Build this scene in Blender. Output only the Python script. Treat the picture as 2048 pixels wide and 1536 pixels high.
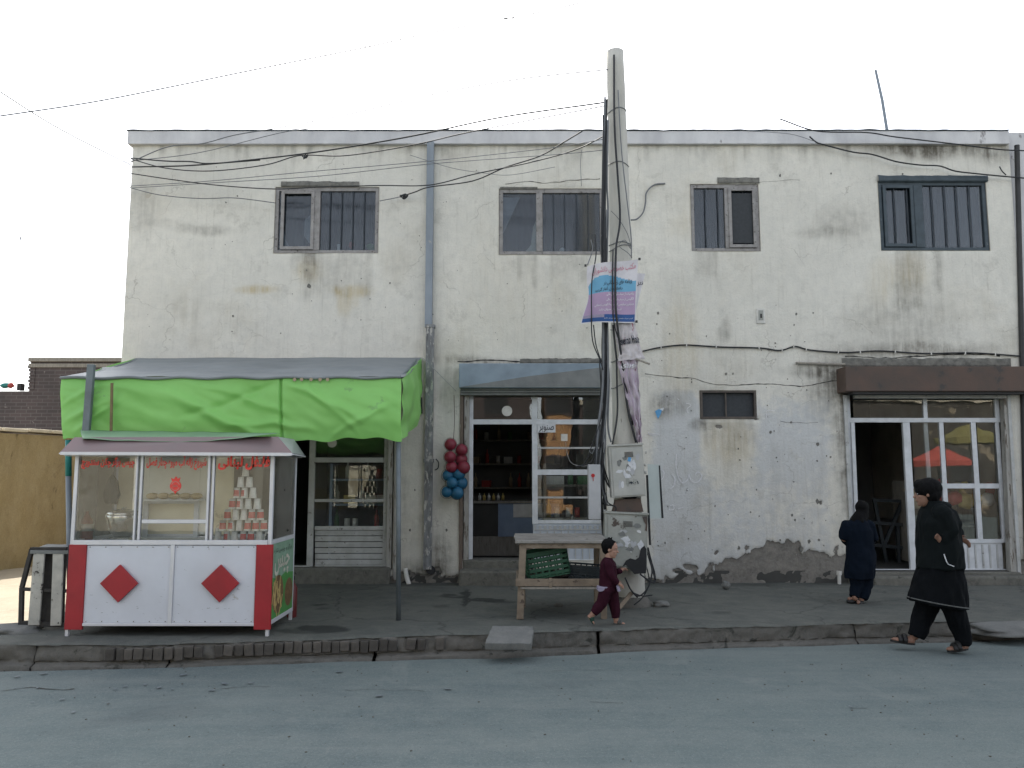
import bpy, bmesh, math, random
import numpy as np
from mathutils import Vector, Matrix, noise as mnoise
random.seed(7); np.random.seed(7)
R = math.radians
S = bpy.context.scene
C = S.collection
for o in list(bpy.data.objects): bpy.data.objects.remove(o)

# ------------------------------------------------------------------ camera, sky, sun, exposure
F, CX, CY = 1607.0, 1024.0, 768.0
PIT = R(6.4); CAMZ = 1.6
cam_d = bpy.data.cameras.new('camera'); cam = bpy.data.objects.new('camera', cam_d); C.objects.link(cam)
cam_d.sensor_width = 36.0; cam_d.lens = 36.0 * F / 2048.0; cam_d.clip_end = 1500; cam_d.clip_start = 0.05
cam.location = (0, 0, CAMZ); cam.rotation_euler = (R(90) + PIT, 0, 0)
S.camera = cam
SUN_EL, SUN_AZ = R(43), R(-9)            # azimuth measured from +Y towards +X
W = bpy.data.worlds.new("World"); S.world = W; W.use_nodes = True
wn = W.node_tree; wn.nodes.clear()
sky = wn.nodes.new('ShaderNodeTexSky'); sky.sky_type = 'NISHITA'; sky.sun_disc = False
sky.sun_elevation = SUN_EL; sky.sun_rotation = SUN_AZ; sky.air_density = 1.0; sky.dust_density = 4.0; sky.ozone_density = 1.0; sky.altitude = 1000
hs = wn.nodes.new('ShaderNodeHueSaturation'); hs.inputs['Saturation'].default_value = 0.34
bg = wn.nodes.new('ShaderNodeBackground'); bg.inputs['Strength'].default_value = 0.15
wo = wn.nodes.new('ShaderNodeOutputWorld')
wn.links.new(sky.outputs[0], hs.inputs['Color']); wn.links.new(hs.outputs[0], bg.inputs['Color']); wn.links.new(bg.outputs[0], wo.inputs['Surface'])
sd = bpy.data.lights.new('sun', 'SUN'); sd.energy = 2.6; sd.angle = R(0.5); sd.color = (1.0, 0.94, 0.84)
sun = bpy.data.objects.new('sun', sd); C.objects.link(sun)
sdir = Vector((math.sin(SUN_AZ) * math.cos(SUN_EL), math.cos(SUN_AZ) * math.cos(SUN_EL), math.sin(SUN_EL)))
sun.rotation_euler = (-sdir).to_track_quat('-Z', 'Y').to_euler()
sun.location = (0, 30, 40)
vs = S.view_settings; vs.view_transform = 'Standard'; vs.look = 'None'; vs.gamma = 1.0; vs.use_curve_mapping = False
vs.exposure = 1.48
S.render.engine = 'CYCLES'
S.cycles.max_bounces = 8; S.cycles.transparent_max_bounces = 16; S.cycles.caustics_reflective = False; S.cycles.caustics_refractive = False
S.cycles.sample_clamp_indirect = 4.0

# ------------------------------------------------------------------ pixel -> world helpers (photo pixels, depth Y)
cp, sp = math.cos(PIT), math.sin(PIT)
def dzv(v, Y):
    t = (CY - v) / F
    return Y * (t * cp + sp) / (cp - t * sp)
def P(u, v, Y):
    dz = dzv(v, Y); fw = Y * cp + dz * sp
    return Vector(((u - CX) / F * fw, Y, CAMZ + dz))
def G(u, v, z=0.0):
    t = (CY - v) / F
    a = math.atan(t) + PIT
    Y = (z - CAMZ) / math.tan(a)
    return P(u, v, Y)
def uv_of(X, Y, Z):
    dz = Z - CAMZ; fw = Y * cp + dz * sp; up = -Y * sp + dz * cp
    return CX + F * X / fw, CY - F * up / fw
def PX(u, v, Y): return P(u, v, Y).x
def PZ(v, Y): return CAMZ + dzv(v, Y)

# ------------------------------------------------------------------ materials
MATS = {}
def nodes(name):
    m = bpy.data.materials.new(name); m.use_nodes = True
    nt = m.node_tree; nt.nodes.clear()
    out = nt.nodes.new('ShaderNodeOutputMaterial'); b = nt.nodes.new('ShaderNodeBsdfPrincipled')
    nt.links.new(b.outputs[0], out.inputs['Surface'])
    MATS[name] = m
    return m, nt, b, out
def N(nt, t, **k):
    n = nt.nodes.new(t)
    for a, v in k.items(): setattr(n, a, v)
    return n
def L(nt, a, b): nt.links.new(a, b)
def noise(nt, vec, scale, detail=4, rough=0.55, dist=0.0):
    n = N(nt, 'ShaderNodeTexNoise'); n.inputs['Scale'].default_value = scale; n.inputs['Detail'].default_value = detail
    n.inputs['Roughness'].default_value = rough; n.inputs['Distortion'].default_value = dist
    if vec is not None: L(nt, vec, n.inputs['Vector'])
    return n.outputs['Fac']
def ramp(nt, fac, a, b, lo=0.0, hi=1.0):
    m = N(nt, 'ShaderNodeMapRange'); m.inputs['From Min'].default_value = a; m.inputs['From Max'].default_value = b
    m.inputs['To Min'].default_value = lo; m.inputs['To Max'].default_value = hi; m.clamp = True
    L(nt, fac, m.inputs['Value']); return m.outputs[0]
def mix(nt, fac, c1, c2, mode='MIX'):
    m = N(nt, 'ShaderNodeMix', data_type='RGBA', blend_type=mode)
    if hasattr(fac, 'is_linked') or hasattr(fac, 'links'): L(nt, fac, m.inputs[0])
    else: m.inputs[0].default_value = fac
    for i, c in ((6, c1), (7, c2)):
        if isinstance(c, tuple): m.inputs[i].default_value = (*c[:3], 1)
        else: L(nt, c, m.inputs[i])
    return m.outputs[2]
def math_(nt, op, a, b=None):
    m = N(nt, 'ShaderNodeMath', operation=op)
    for i, c in enumerate((a, b)):
        if c is None: continue
        if isinstance(c, (int, float)): m.inputs[i].default_value = c
        else: L(nt, c, m.inputs[i])
    return m.outputs[0]
def bump(nt, b, h, strength=0.3, dist=0.01, prev=None):
    n = N(nt, 'ShaderNodeBump'); n.inputs['Strength'].default_value = strength; n.inputs['Distance'].default_value = dist
    L(nt, h, n.inputs['Height'])
    if prev is not None: L(nt, prev, n.inputs['Normal'])
    L(nt, n.outputs[0], b.inputs['Normal']); return n.outputs[0]
def objvec(nt, sx=1, sy=1, sz=1):
    tc = N(nt, 'ShaderNodeTexCoord')
    mp = N(nt, 'ShaderNodeMapping'); mp.inputs['Scale'].default_value = (sx, sy, sz)
    L(nt, tc.outputs['Object'], mp.inputs['Vector']); return mp.outputs[0]

def pm(name, c1, c2=None, scale=6, rough=0.7, metal=0.0, bmp=0.0, bs=40, stretch=(1, 1, 1), c3=None, chip=0.62, chips=14, rnd=0.0, trans=0.0, spec=0.4):
    """painted / plain surface: c1..c2 soft variation, c3 = chips and dirt with a hard edge"""
    m, nt, b, out = nodes(name)
    v = objvec(nt, *stretch)
    if c2 is None: c2 = tuple(x * 0.78 for x in c1)
    col = mix(nt, ramp(nt, noise(nt, v, scale, 5, 0.6), 0.35, 0.68), c1, c2)
    if c3 is not None:
        col = mix(nt, ramp(nt, noise(nt, v, chips, 6, 0.65), chip, chip + 0.05), col, c3)
    if rnd > 0:
        oi = N(nt, 'ShaderNodeObjectInfo')
        col = mix(nt, ramp(nt, oi.outputs['Random'], 0, 1, 0, rnd), col, (0.03, 0.03, 0.028), 'MIX')
    L(nt, col, b.inputs['Base Color'])
    b.inputs['Roughness'].default_value = rough; b.inputs['Metallic'].default_value = metal
    b.inputs['Specular IOR Level'].default_value = spec
    if bmp > 0: bump(nt, b, noise(nt, v, bs, 5, 0.6), bmp, 0.01)
    if trans > 0:
        tr = N(nt, 'ShaderNodeBsdfTranslucent'); L(nt, col, tr.inputs['Color'])
        ms = N(nt, 'ShaderNodeMixShader'); ms.inputs[0].default_value = trans
        L(nt, b.outputs[0], ms.inputs[1]); L(nt, tr.outputs[0], ms.inputs[2]); L(nt, ms.outputs[0], out.inputs['Surface'])
    return m
def glassm(name, gloss=0.12, dust=0.05, tint=(0.93, 0.95, 0.94), dustc=(0.5, 0.48, 0.44), rough=0.01):
    m, nt, b, out = nodes(name); nt.nodes.remove(b)
    v = objvec(nt)
    tr = N(nt, 'ShaderNodeBsdfTransparent'); tr.inputs[0].default_value = (*tint, 1)
    gl = N(nt, 'ShaderNodeBsdfGlossy'); gl.inputs['Roughness'].default_value = rough; gl.inputs[0].default_value = (1, 1, 1, 1)
    bp = N(nt, 'ShaderNodeBump'); bp.inputs['Strength'].default_value = 0.05; bp.inputs['Distance'].default_value = 0.02
    L(nt, noise(nt, v, 2.2, 2), bp.inputs['Height']); L(nt, bp.outputs[0], gl.inputs['Normal'])
    fr = N(nt, 'ShaderNodeFresnel'); fr.inputs[0].default_value = 1.45
    f = math_(nt, 'ADD', fr.outputs[0], gloss)
    m1 = N(nt, 'ShaderNodeMixShader'); L(nt, f, m1.inputs[0]); L(nt, tr.outputs[0], m1.inputs[1]); L(nt, gl.outputs[0], m1.inputs[2])
    df = N(nt, 'ShaderNodeBsdfDiffuse'); df.inputs[0].default_value = (*dustc, 1)
    m2 = N(nt, 'ShaderNodeMixShader'); L(nt, ramp(nt, noise(nt, v, 5, 6, 0.7), 0.35, 0.75, dust * 0.4, dust * 2.2), m2.inputs[0])
    L(nt, m1.outputs[0], m2.inputs[1]); L(nt, df.outputs[0], m2.inputs[2]); L(nt, m2.outputs[0], out.inputs['Surface'])
    return m

# facade plaster: stains come from the wall's own "stain" attribute (r grime, g warm damp, b lost plaster, a cool repaint)
def facade_mat():
    m, nt, b, out = nodes('facade_plaster')
    v = objvec(nt); vd = objvec(nt, 5.0, 1, 0.45)
    at = N(nt, 'ShaderNodeAttribute', attribute_name='stain_tone')
    sep = N(nt, 'ShaderNodeSeparateColor'); L(nt, at.outputs['Color'], sep.inputs[0])
    g, wm, ex, cool = sep.outputs[0], sep.outputs[1], sep.outputs[2], at.outputs['Alpha']
    n1 = noise(nt, v, 0.9, 6, 0.6); n2 = noise(nt, v, 7, 8, 0.65); n3 = noise(nt, v, 34, 6, 0.7); nd = noise(nt, vd, 3.0, 6, 0.65)
    col = mix(nt, ramp(nt, n1, 0.35, 0.7), (0.695, 0.675, 0.605), (0.605, 0.59, 0.53))
    col = mix(nt, ramp(nt, n2, 0.42, 0.72, 0, 0.45), col, (0.51, 0.505, 0.465))
    coolf = math_(nt, 'MULTIPLY', ramp(nt, math_(nt, 'ADD', cool, math_(nt, 'MULTIPLY', math_(nt, 'SUBTRACT', n2, 0.5), 0.9)), 0.32, 0.62), 0.75)
    col = mix(nt, coolf, col, (0.51, 0.53, 0.54))
    wf = math_(nt, 'MULTIPLY', wm, ramp(nt, nd, 0.3, 0.7, 0.2, 1.0))
    col = mix(nt, wf, col, (0.46, 0.37, 0.20))
    gf = ramp(nt, math_(nt, 'MULTIPLY', g, ramp(nt, math_(nt, 'ADD', math_(nt, 'MULTIPLY', nd, 0.6), math_(nt, 'MULTIPLY', n2, 0.5)), 0.36, 0.72, 0.15, 1.7)), 0.0, 1.0)
    col = mix(nt, gf, col, (0.13, 0.12, 0.10))
    # fine specks and pits
    col = mix(nt, ramp(nt, noise(nt, v, 11, 3, 0.5), 0.72, 0.76, 0, 0.55), col, (0.20, 0.18, 0.15))
    col = mix(nt, ramp(nt, n3, 0.45, 0.75, 0, 0.14), col, (0.30, 0.28, 0.24))
    # hairline cracks and trowel marks
    vo = N(nt, 'ShaderNodeTexVoronoi', feature='DISTANCE_TO_EDGE'); vo.inputs['Scale'].default_value = 0.9
    wv = N(nt, 'ShaderNodeVectorMath', operation='ADD'); nv = N(nt, 'ShaderNodeTexNoise'); nv.inputs['Scale'].default_value = 3.0; nv.inputs['Detail'].default_value = 6; L(nt, v, nv.inputs['Vector'])
    sc_ = N(nt, 'ShaderNodeVectorMath', operation='SCALE'); sc_.inputs['Scale'].default_value = 0.5; L(nt, nv.outputs['Color'], sc_.inputs[0]); L(nt, v, wv.inputs[0]); L(nt, sc_.outputs[0], wv.inputs[1]); L(nt, wv.outputs[0], vo.inputs['Vector'])
    ck = math_(nt, 'MULTIPLY', ramp(nt, vo.outputs['Distance'], 0.0, 0.006, 1, 0), ramp(nt, noise(nt, v, 1.1, 3), 0.5, 0.62))
    col = mix(nt, math_(nt, 'MULTIPLY', ck, 0.55), col, (0.20, 0.18, 0.15))
    col = mix(nt, ramp(nt, noise(nt, objvec(nt, 14, 1, 0.8), 2.2, 6, 0.7), 0.56, 0.72, 0, 0.35), col, (0.36, 0.34, 0.29))
    col = mix(nt, ramp(nt, noise(nt, v, 2.6, 8, 0.75), 0.57, 0.66, 0, 0.4), col, (0.40, 0.385, 0.34))
    exf = ramp(nt, math_(nt, 'ADD', ex, math_(nt, 'MULTIPLY', math_(nt, 'SUBTRACT', n2, 0.5), 0.75)), 0.47, 0.53)
    excol = mix(nt, ramp(nt, n2, .35, .65), (0.13, 0.122, 0.11), (0.22, 0.205, 0.18)); excol = mix(nt, ramp(nt, n3, .4, .7, 0, .6), excol, (0.26, 0.25, 0.225))
    col = mix(nt, exf, col, excol)
    L(nt, col, b.inputs['Base Color']); b.inputs['Roughness'].default_value = 0.92; b.inputs['Specular IOR Level'].default_value = 0.15
    h = math_(nt, 'ADD', math_(nt, 'MULTIPLY', n2, 0.6), math_(nt, 'MULTIPLY', n3, 0.4))
    p = bump(nt, b, h, 0.85, 0.02)
    bump(nt, b, math_(nt, 'MULTIPLY', exf, -1.0), 0.8, 0.02, p)
    return m
facade_mat()

def ground_mat(name, c1, c2, c3, sc=1.0, dark=(0.03, 0.03, 0.03), darkthr=0.66, bmp=0.4, stretch=(1, 1, 1), dust=None, dthr=0.6, stain_tone=0):
    m, nt, b, out = nodes(name)
    v = objvec(nt, *stretch)
    n1 = noise(nt, v, 0.35 * sc, 6, 0.6, 0.6); n2 = noise(nt, v, 3.1 * sc, 8, 0.68, 0.3); n3 = noise(nt, v, 55 * sc, 5, 0.7); n4 = noise(nt, v, 1.4 * sc, 7, 0.7, 1.0)
    col = mix(nt, ramp(nt, n1, 0.38, 0.64), c1, c2)
    col = mix(nt, ramp(nt, n2, 0.40, 0.70, 0, 0.8), col, c3)
    col = mix(nt, ramp(nt, n3, 0.5, 0.75, 0, 0.5), col, tuple(min(1, x * 1.8) for x in c1)); col = mix(nt, ramp(nt, noise(nt, v, 22 * sc, 6, .75), 0.55, 0.75, 0, 0.5), col, tuple(x * .5 for x in c2))
    col = mix(nt, ramp(nt, n4, darkthr, darkthr + 0.06, 0, 0.75), col, dark)
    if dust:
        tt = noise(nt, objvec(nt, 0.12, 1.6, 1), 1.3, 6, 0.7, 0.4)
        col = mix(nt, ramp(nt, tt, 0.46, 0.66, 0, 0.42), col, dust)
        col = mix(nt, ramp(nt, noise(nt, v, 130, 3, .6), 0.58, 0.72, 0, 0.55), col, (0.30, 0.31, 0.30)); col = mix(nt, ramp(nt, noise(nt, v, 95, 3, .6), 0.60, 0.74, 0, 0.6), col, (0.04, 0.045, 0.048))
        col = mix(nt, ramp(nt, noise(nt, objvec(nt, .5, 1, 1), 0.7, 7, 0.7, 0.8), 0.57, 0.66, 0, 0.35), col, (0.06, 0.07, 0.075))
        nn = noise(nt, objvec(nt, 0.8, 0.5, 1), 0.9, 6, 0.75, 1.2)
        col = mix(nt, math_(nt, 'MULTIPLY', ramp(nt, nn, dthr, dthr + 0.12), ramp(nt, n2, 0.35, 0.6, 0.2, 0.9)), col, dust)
    if stain_tone:
        at = N(nt, 'ShaderNodeAttribute', attribute_name='stain_tone')
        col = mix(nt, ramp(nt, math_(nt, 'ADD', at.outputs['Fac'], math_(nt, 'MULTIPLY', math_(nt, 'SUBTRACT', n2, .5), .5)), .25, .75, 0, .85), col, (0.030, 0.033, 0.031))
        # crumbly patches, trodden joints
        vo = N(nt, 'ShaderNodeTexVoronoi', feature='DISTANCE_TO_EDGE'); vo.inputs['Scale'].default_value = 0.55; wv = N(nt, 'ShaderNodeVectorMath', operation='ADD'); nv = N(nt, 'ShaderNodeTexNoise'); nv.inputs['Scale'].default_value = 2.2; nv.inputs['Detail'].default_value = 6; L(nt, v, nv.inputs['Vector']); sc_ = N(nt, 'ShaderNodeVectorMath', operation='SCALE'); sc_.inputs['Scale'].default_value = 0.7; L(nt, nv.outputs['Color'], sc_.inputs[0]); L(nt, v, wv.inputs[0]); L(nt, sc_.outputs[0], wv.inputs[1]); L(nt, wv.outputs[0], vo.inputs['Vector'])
        col = mix(nt, ramp(nt, vo.outputs['Distance'], 0.0, 0.012, stain_tone, 0), col, (0.035, 0.036, 0.034))
    L(nt, col, b.inputs['Base Color']); b.inputs['Roughness'].default_value = 0.9; b.inputs['Specular IOR Level'].default_value = 0.25
    h = math_(nt, 'ADD', math_(nt, 'MULTIPLY', n2, 0.7), math_(nt, 'MULTIPLY', n3, 0.3))
    bump(nt, b, h, bmp, 0.02)
    return m
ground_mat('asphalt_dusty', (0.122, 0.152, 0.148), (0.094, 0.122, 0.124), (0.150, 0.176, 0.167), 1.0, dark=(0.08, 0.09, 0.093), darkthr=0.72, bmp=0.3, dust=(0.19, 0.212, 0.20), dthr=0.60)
ground_mat('pavement_mud', (0.112, 0.118, 0.105), (0.078, 0.086, 0.079), (0.145, 0.146, 0.128), 1.5, dark=(0.05, 0.052, 0.05), darkthr=0.63, bmp=0.9, stain_tone=.55)
ground_mat('ditch_mud', (0.07, 0.073, 0.066), (0.09, 0.09, 0.08), (0.05, 0.053, 0.046), 2.0, bmp=1.0)
ground_mat('kerb_concrete', (0.14, 0.135, 0.12), (0.10, 0.10, 0.09), (0.17, 0.162, 0.145), 3.0, dark=(0.03, 0.034, 0.028), darkthr=0.58, bmp=1.0)
ground_mat('slab_concrete', (0.17, 0.175, 0.165), (0.13, 0.135, 0.13), (0.20, 0.20, 0.19), 3.0, darkthr=0.7, bmp=0.8)
ground_mat('alley_dust', (0.40, 0.35, 0.27), (0.34, 0.30, 0.23), (0.44, 0.39, 0.30), 2.0, dark=(0.2, 0.17, 0.13), darkthr=0.7, bmp=0.5)
ground_mat('earth', (0.25, 0.22, 0.17), (0.2, 0.18, 0.14), (0.3, 0.26, 0.2), 1.0, dark=(0.15, 0.13, 0.1), bmp=0.5)
ground_mat('mud_plaster', (0.36, 0.285, 0.155), (0.27, 0.21, 0.115), (0.42, 0.345, 0.21), 1.6, dark=(0.14, 0.105, 0.065), darkthr=0.60, bmp=0.9, stretch=(1, 1, 0.5))
ground_mat('step_concrete', (0.14, 0.14, 0.12), (0.09, 0.09, 0.08), (0.20, 0.19, 0.165), 4.0, dark=(0.04, 0.04, 0.035), darkthr=0.6, bmp=0.9)

pm('parapet_paint', (0.60, 0.60, 0.60), (0.45, 0.45, 0.46), 3, 0.9, bmp=0.3, c3=(0.2, 0.19, 0.19), chip=0.66, chips=5, stretch=(1, 1, 0.5))
pm('roof_felt', (0.10, 0.12, 0.14), None, 5, 0.8)
pm('side_plaster', (0.5, 0.47, 0.4), (0.35, 0.32, 0.27), 1.5, 0.95, bmp=0.4)
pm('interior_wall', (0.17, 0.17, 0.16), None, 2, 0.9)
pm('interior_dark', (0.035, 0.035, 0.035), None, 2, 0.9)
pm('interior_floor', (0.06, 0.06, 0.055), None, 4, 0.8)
pm('win_frame_grey', (0.30, 0.29, 0.28), (0.20, 0.19, 0.185), 9, 0.7, bmp=0.3, c3=(0.09, 0.08, 0.075), chip=0.6, chips=22)
pm('win_frame_dark', (0.055, 0.075, 0.09), (0.035, 0.05, 0.06), 9, 0.6, bmp=0.3, c3=(0.2, 0.22, 0.23), chip=0.66, chips=12)
pm('win_frame_brown', (0.10, 0.085, 0.07), (0.06, 0.05, 0.045), 9, 0.7, bmp=0.3)
pm('bar_iron', (0.035, 0.045, 0.055), None, 9, 0.5, 0.3)
pm('old_wood_grey', (0.30, 0.28, 0.24), (0.20, 0.185, 0.16), 10, 0.85, bmp=0.5, stretch=(4, 4, 0.6), c3=(0.09, 0.08, 0.07), chip=0.62)
pm('lintel_plaster', (0.20, 0.195, 0.175), (0.10, 0.10, 0.09), 14, 0.95, bmp=1.0, bs=20)
pm('curtain_blue', (0.026, 0.040, 0.056), (0.018, 0.028, 0.040), 6, 0.9, stretch=(3, 3, 0.3))
pm('curtain_pale', (0.34, 0.36, 0.38), None, 6, 0.9)
pm('mesh_screen', (0.045, 0.05, 0.055), None, 30, 0.8)
pm('shop_white', (0.62, 0.64, 0.66), (0.48, 0.50, 0.51), 7, 0.5, bmp=0.1, c3=(0.22, 0.21, 0.19), chip=0.70, chips=12)
pm('shop_white_worn', (0.46, 0.47, 0.46), (0.34, 0.345, 0.33), 7, 0.6, bmp=0.3, c3=(0.16, 0.15, 0.135), chip=0.62, chips=16)
pm('shop_panel_blue', (0.48, 0.52, 0.57), (0.40, 0.44, 0.49), 5, 0.6, c3=(0.2, 0.2, 0.2), chip=0.72)
pm('jamb_paint', (0.38, 0.37, 0.34), (0.27, 0.26, 0.235), 8, 0.8, bmp=0.4, c3=(0.13, 0.11, 0.09), chip=0.56, chips=9, stretch=(3, 3, 0.5))
pm('jamb_wood', (0.16, 0.125, 0.10), (0.11, 0.085, 0.07), 8, 0.85, bmp=0.5, stretch=(5, 5, 0.4), c3=(0.3, 0.28, 0.25), chip=0.62)
pm('shutter_blue', (0.22, 0.28, 0.33), (0.17, 0.215, 0.255), 4, 0.55, bmp=0.15, c3=(0.07, 0.08, 0.085), chip=0.70)
pm('shutter_grey', (0.19, 0.20, 0.195), (0.13, 0.14, 0.14), 4, 0.6, bmp=0.15, c3=(0.08, 0.08, 0.08), chip=0.68)
pm('shutter_rust', (0.105, 0.068, 0.052), (0.07, 0.055, 0.046), 2.5, 0.7, bmp=0.2, c3=(0.05, 0.045, 0.042), chip=0.6, chips=5)
pm('dark_metal', (0.05, 0.05, 0.05), None, 8, 0.6, 0.4)
pm('pipe_grey', (0.24, 0.275, 0.31), (0.18, 0.21, 0.24), 4, 0.55, bmp=0.1, c3=(0.36, 0.35, 0.32), chip=0.66, stretch=(1, 1, 0.5))
pm('pipe_rusty', (0.22, 0.23, 0.235), (0.10, 0.10, 0.10), 7, 0.7, bmp=0.4, c3=(0.40, 0.39, 0.36), chip=0.55, chips=9, stretch=(2, 2, 0.7))
pm('white_plastic', (0.62, 0.61, 0.57), (0.48, 0.47, 0.43), 8, 0.5)
pm('pole_concrete', (0.52, 0.51, 0.46), (0.42, 0.41, 0.37), 4, 0.9, bmp=0.4, c3=(0.2, 0.19, 0.165), chip=0.66, chips=5, stretch=(2, 2, 0.5))
pm('cable_black', (0.022, 0.024, 0.027), None, 8, 0.6)
pm('cable_grey', (0.16, 0.17, 0.18), None, 8, 0.6)
pm('cable_pale', (0.34, 0.34, 0.33), None, 8, 0.6)
pm('cabinet_grey', (0.42, 0.42, 0.385), (0.33, 0.335, 0.31), 5, 0.5, bmp=0.15, c3=(0.16, 0.11, 0.07), chip=0.70, chips=9)
pm('cabinet_low', (0.33, 0.34, 0.31), (0.24, 0.25, 0.225), 5, 0.6, bmp=0.2, c3=(0.07, 0.055, 0.045), chip=0.62, chips=7)
pm('paper_scrap', (0.62, 0.63, 0.64), (0.48, 0.50, 0.52), 30, 0.9, bmp=0.3, c3=(0.35, 0.35, 0.34), chip=0.62, chips=40)
pm('paper_blue', (0.12, 0.35, 0.62), None, 30, 0.9)
pm('meter_panel', (0.40, 0.45, 0.43), (0.34, 0.385, 0.37), 3, 0.5)
pm('meter_box', (0.42, 0.43, 0.44), (0.34, 0.35, 0.36), 5, 0.5)
pm('black_seal', (0.015, 0.016, 0.018), None, 8, 0.6)
pm('red_mark', (0.45, 0.025, 0.03), None, 20, 0.6)
pm('table_wood', (0.26, 0.21, 0.155), (0.17, 0.135, 0.10), 7, 0.85, bmp=0.5, stretch=(1, 1, 1), c3=(0.09, 0.07, 0.055), chip=0.60, chips=12)
pm('table_top_wood', (0.27, 0.26, 0.235), (0.19, 0.18, 0.165), 6, 0.85, bmp=0.4, c3=(0.11, 0.10, 0.09), chip=0.6)
pm('crate_green', (0.03, 0.11, 0.06), (0.022, 0.08, 0.045), 8, 0.5)
pm('crate_dark', (0.02, 0.03, 0.035), None, 8, 0.5)
pm('tarp_green', (0.31, 0.68, 0.19), (0.265, 0.61, 0.155), 1.8, 0.45, bmp=0.25, bs=7, c3=(0.24, 0.50, 0.16), chip=0.66, chips=4, trans=0.22)
pm('tarp_grey', (0.23, 0.25, 0.255), (0.175, 0.195, 0.20), 2.5, 0.6, bmp=0.25, bs=8, trans=0.06)
pm('pole_teal', (0.02, 0.22, 0.20), None, 5, 0.5)
pm('pole_metal', (0.17, 0.20, 0.215), (0.12, 0.14, 0.15), 6, 0.55, 0.3)
pm('stick_wood', (0.20, 0.15, 0.08), None, 12, 0.8)
pm('aluminium', (0.66, 0.67, 0.70), (0.58, 0.59, 0.62), 5, 0.4, 0.25)
pm('kiosk_white', (0.64, 0.665, 0.72), (0.57, 0.59, 0.635), 2.2, 0.35, bmp=0.25, bs=2.5, c3=(0.40, 0.39, 0.36), chip=0.68, chips=7)
pm('kiosk_red', (0.36, 0.022, 0.03), (0.28, 0.02, 0.026), 4, 0.45, bmp=.1, c3=(0.20, 0.05, 0.045), chip=.66, chips=10)
pm('kiosk_roof', (0.165, 0.105, 0.108), (0.14, 0.105, 0.105), 3, 0.5, c3=(0.3, 0.26, 0.25), chip=0.68, chips=5)
pm('kiosk_ceiling', (.75, .75, .72), None, 4, .6)
pm('kiosk_roof_grey', (0.32, 0.34, 0.33), None, 4, 0.5)
pm('kiosk_view_tan', (0.72, 0.66, 0.47), (0.62, 0.56, 0.40), 2.5, 0.6, c3=(0.42, 0.36, 0.24), chip=.6, chips=4)  # stands in for the bright background seen through the kiosk glass
pm('kiosk_view_pale', (0.78, 0.78, 0.71), (0.66, 0.65, 0.57), 3, 0.6)  # paler part of that bright background, put into the colour
pm('drape_green', (0.20, 0.33, 0.20), (0.16, 0.27, 0.17), 4, 0.6)
pm('letter_red', (0.78, 0.07, 0.05), (0.74, 0.06, 0.045), 10, 0.5)
pm('poster_green', (0.24, 0.36, 0.27), (0.16, 0.27, 0.18), 9, 0.6)
pm('poster_lime', (0.08, 0.27, 0.07), None, 9, 0.6)
pm('poster_brown', (0.20, 0.12, 0.055), (0.10, 0.06, 0.03), 18, 0.6)
pm('fries_yellow', (0.55, 0.40, 0.16), None, 18, 0.6)
pm('cream', (0.62, 0.60, 0.50), None, 18, 0.6)
pm('cup_white', (0.86, 0.86, 0.80), None, 20, 0.5)
pm('cup_red', (0.56, 0.06, 0.055), (0.50, 0.12, 0.10), 60, 0.5)
pm('bottle_red', (0.22, 0.045, 0.03), None, 15, 0.3)
pm('label_white', (0.6, 0.58, 0.52), None, 30, 0.6)
pm('cap_black', (0.02, 0.02, 0.02), None, 9, 0.4)
pm('steel', (0.6, 0.6, 0.57), None, 6, 0.22, 0.9)
pm('bread', (0.50, 0.40, 0.23), (0.38, 0.28, 0.14), 10, 0.9, bmp=0.5, bs=20)
pm('paint_white_worn', (0.50, 0.49, 0.44), (0.36, 0.355, 0.32), 8, 0.8, bmp=0.4, c3=(0.06, 0.055, 0.05), chip=0.60, chips=16)
pm('frame_dim', (0.03, 0.036, 0.04), None, 8, .7)
pm('charred_wood', (0.035, 0.034, 0.033), (0.06, 0.056, 0.05), 8, 0.85, bmp=0.4)
pm('board_grey', (0.20, 0.21, 0.20), (0.13, 0.135, 0.13), 5, 0.8, bmp=0.3)
pm('canister_red', (0.12, 0.02, 0.02), None, 6, 0.4)
pm('ball_maroon', (0.20, 0.022, 0.04), (0.15, 0.018, 0.03), 12, 0.5)
pm('ball_blue', (0.015, 0.11, 0.20), (0.012, 0.085, 0.16), 12, 0.5)
pm('net_string', (0.06, 0.03, 0.03), None, 12, 0.8)
pm('poster_white', (0.62, 0.60, 0.62), None, 6, 0.6)
pm('poster_blue', (0.14, 0.36, 0.52), (0.12, 0.30, 0.46), 6, 0.6)
pm('poster_mauve', (0.38, 0.27, 0.40), (0.33, 0.24, 0.36), 6, 0.6)
pm('poster_navy', (0.02, 0.08, 0.25), None, 6, 0.6)
pm('ink_black', (0.02, 0.025, 0.035), None, 6, 0.6)
pm('ink_white', (0.7, 0.7, 0.72), None, 6, 0.6)
pm('ink_pink', (0.56, 0.24, 0.30), None, 6, 0.6)
pm('chalk', (0.70, 0.70, 0.71), None, 30, 0.95)
pm('banner_mauve', (0.38, 0.30, 0.38), (0.50, 0.47, 0.48), 9, 0.7, bmp=0.6, bs=16, c3=(0.16, 0.03, 0.06), chip=0.60, chips=8, stretch=(3, 3, 0.6))
pm('banner_white', (0.54, 0.51, 0.51), (0.40, 0.37, 0.38), 9, 0.7, bmp=0.6, bs=16, c3=(0.28, 0.07, 0.10), chip=0.60, chips=7, stretch=(3, 3, 0.5))
pm('far_orange', (0.52, 0.30, 0.14), (0.35, 0.18, 0.08), 1.5, 0.9, c3=(0.1, 0.06, 0.04), chip=.58, chips=1.3)
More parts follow.
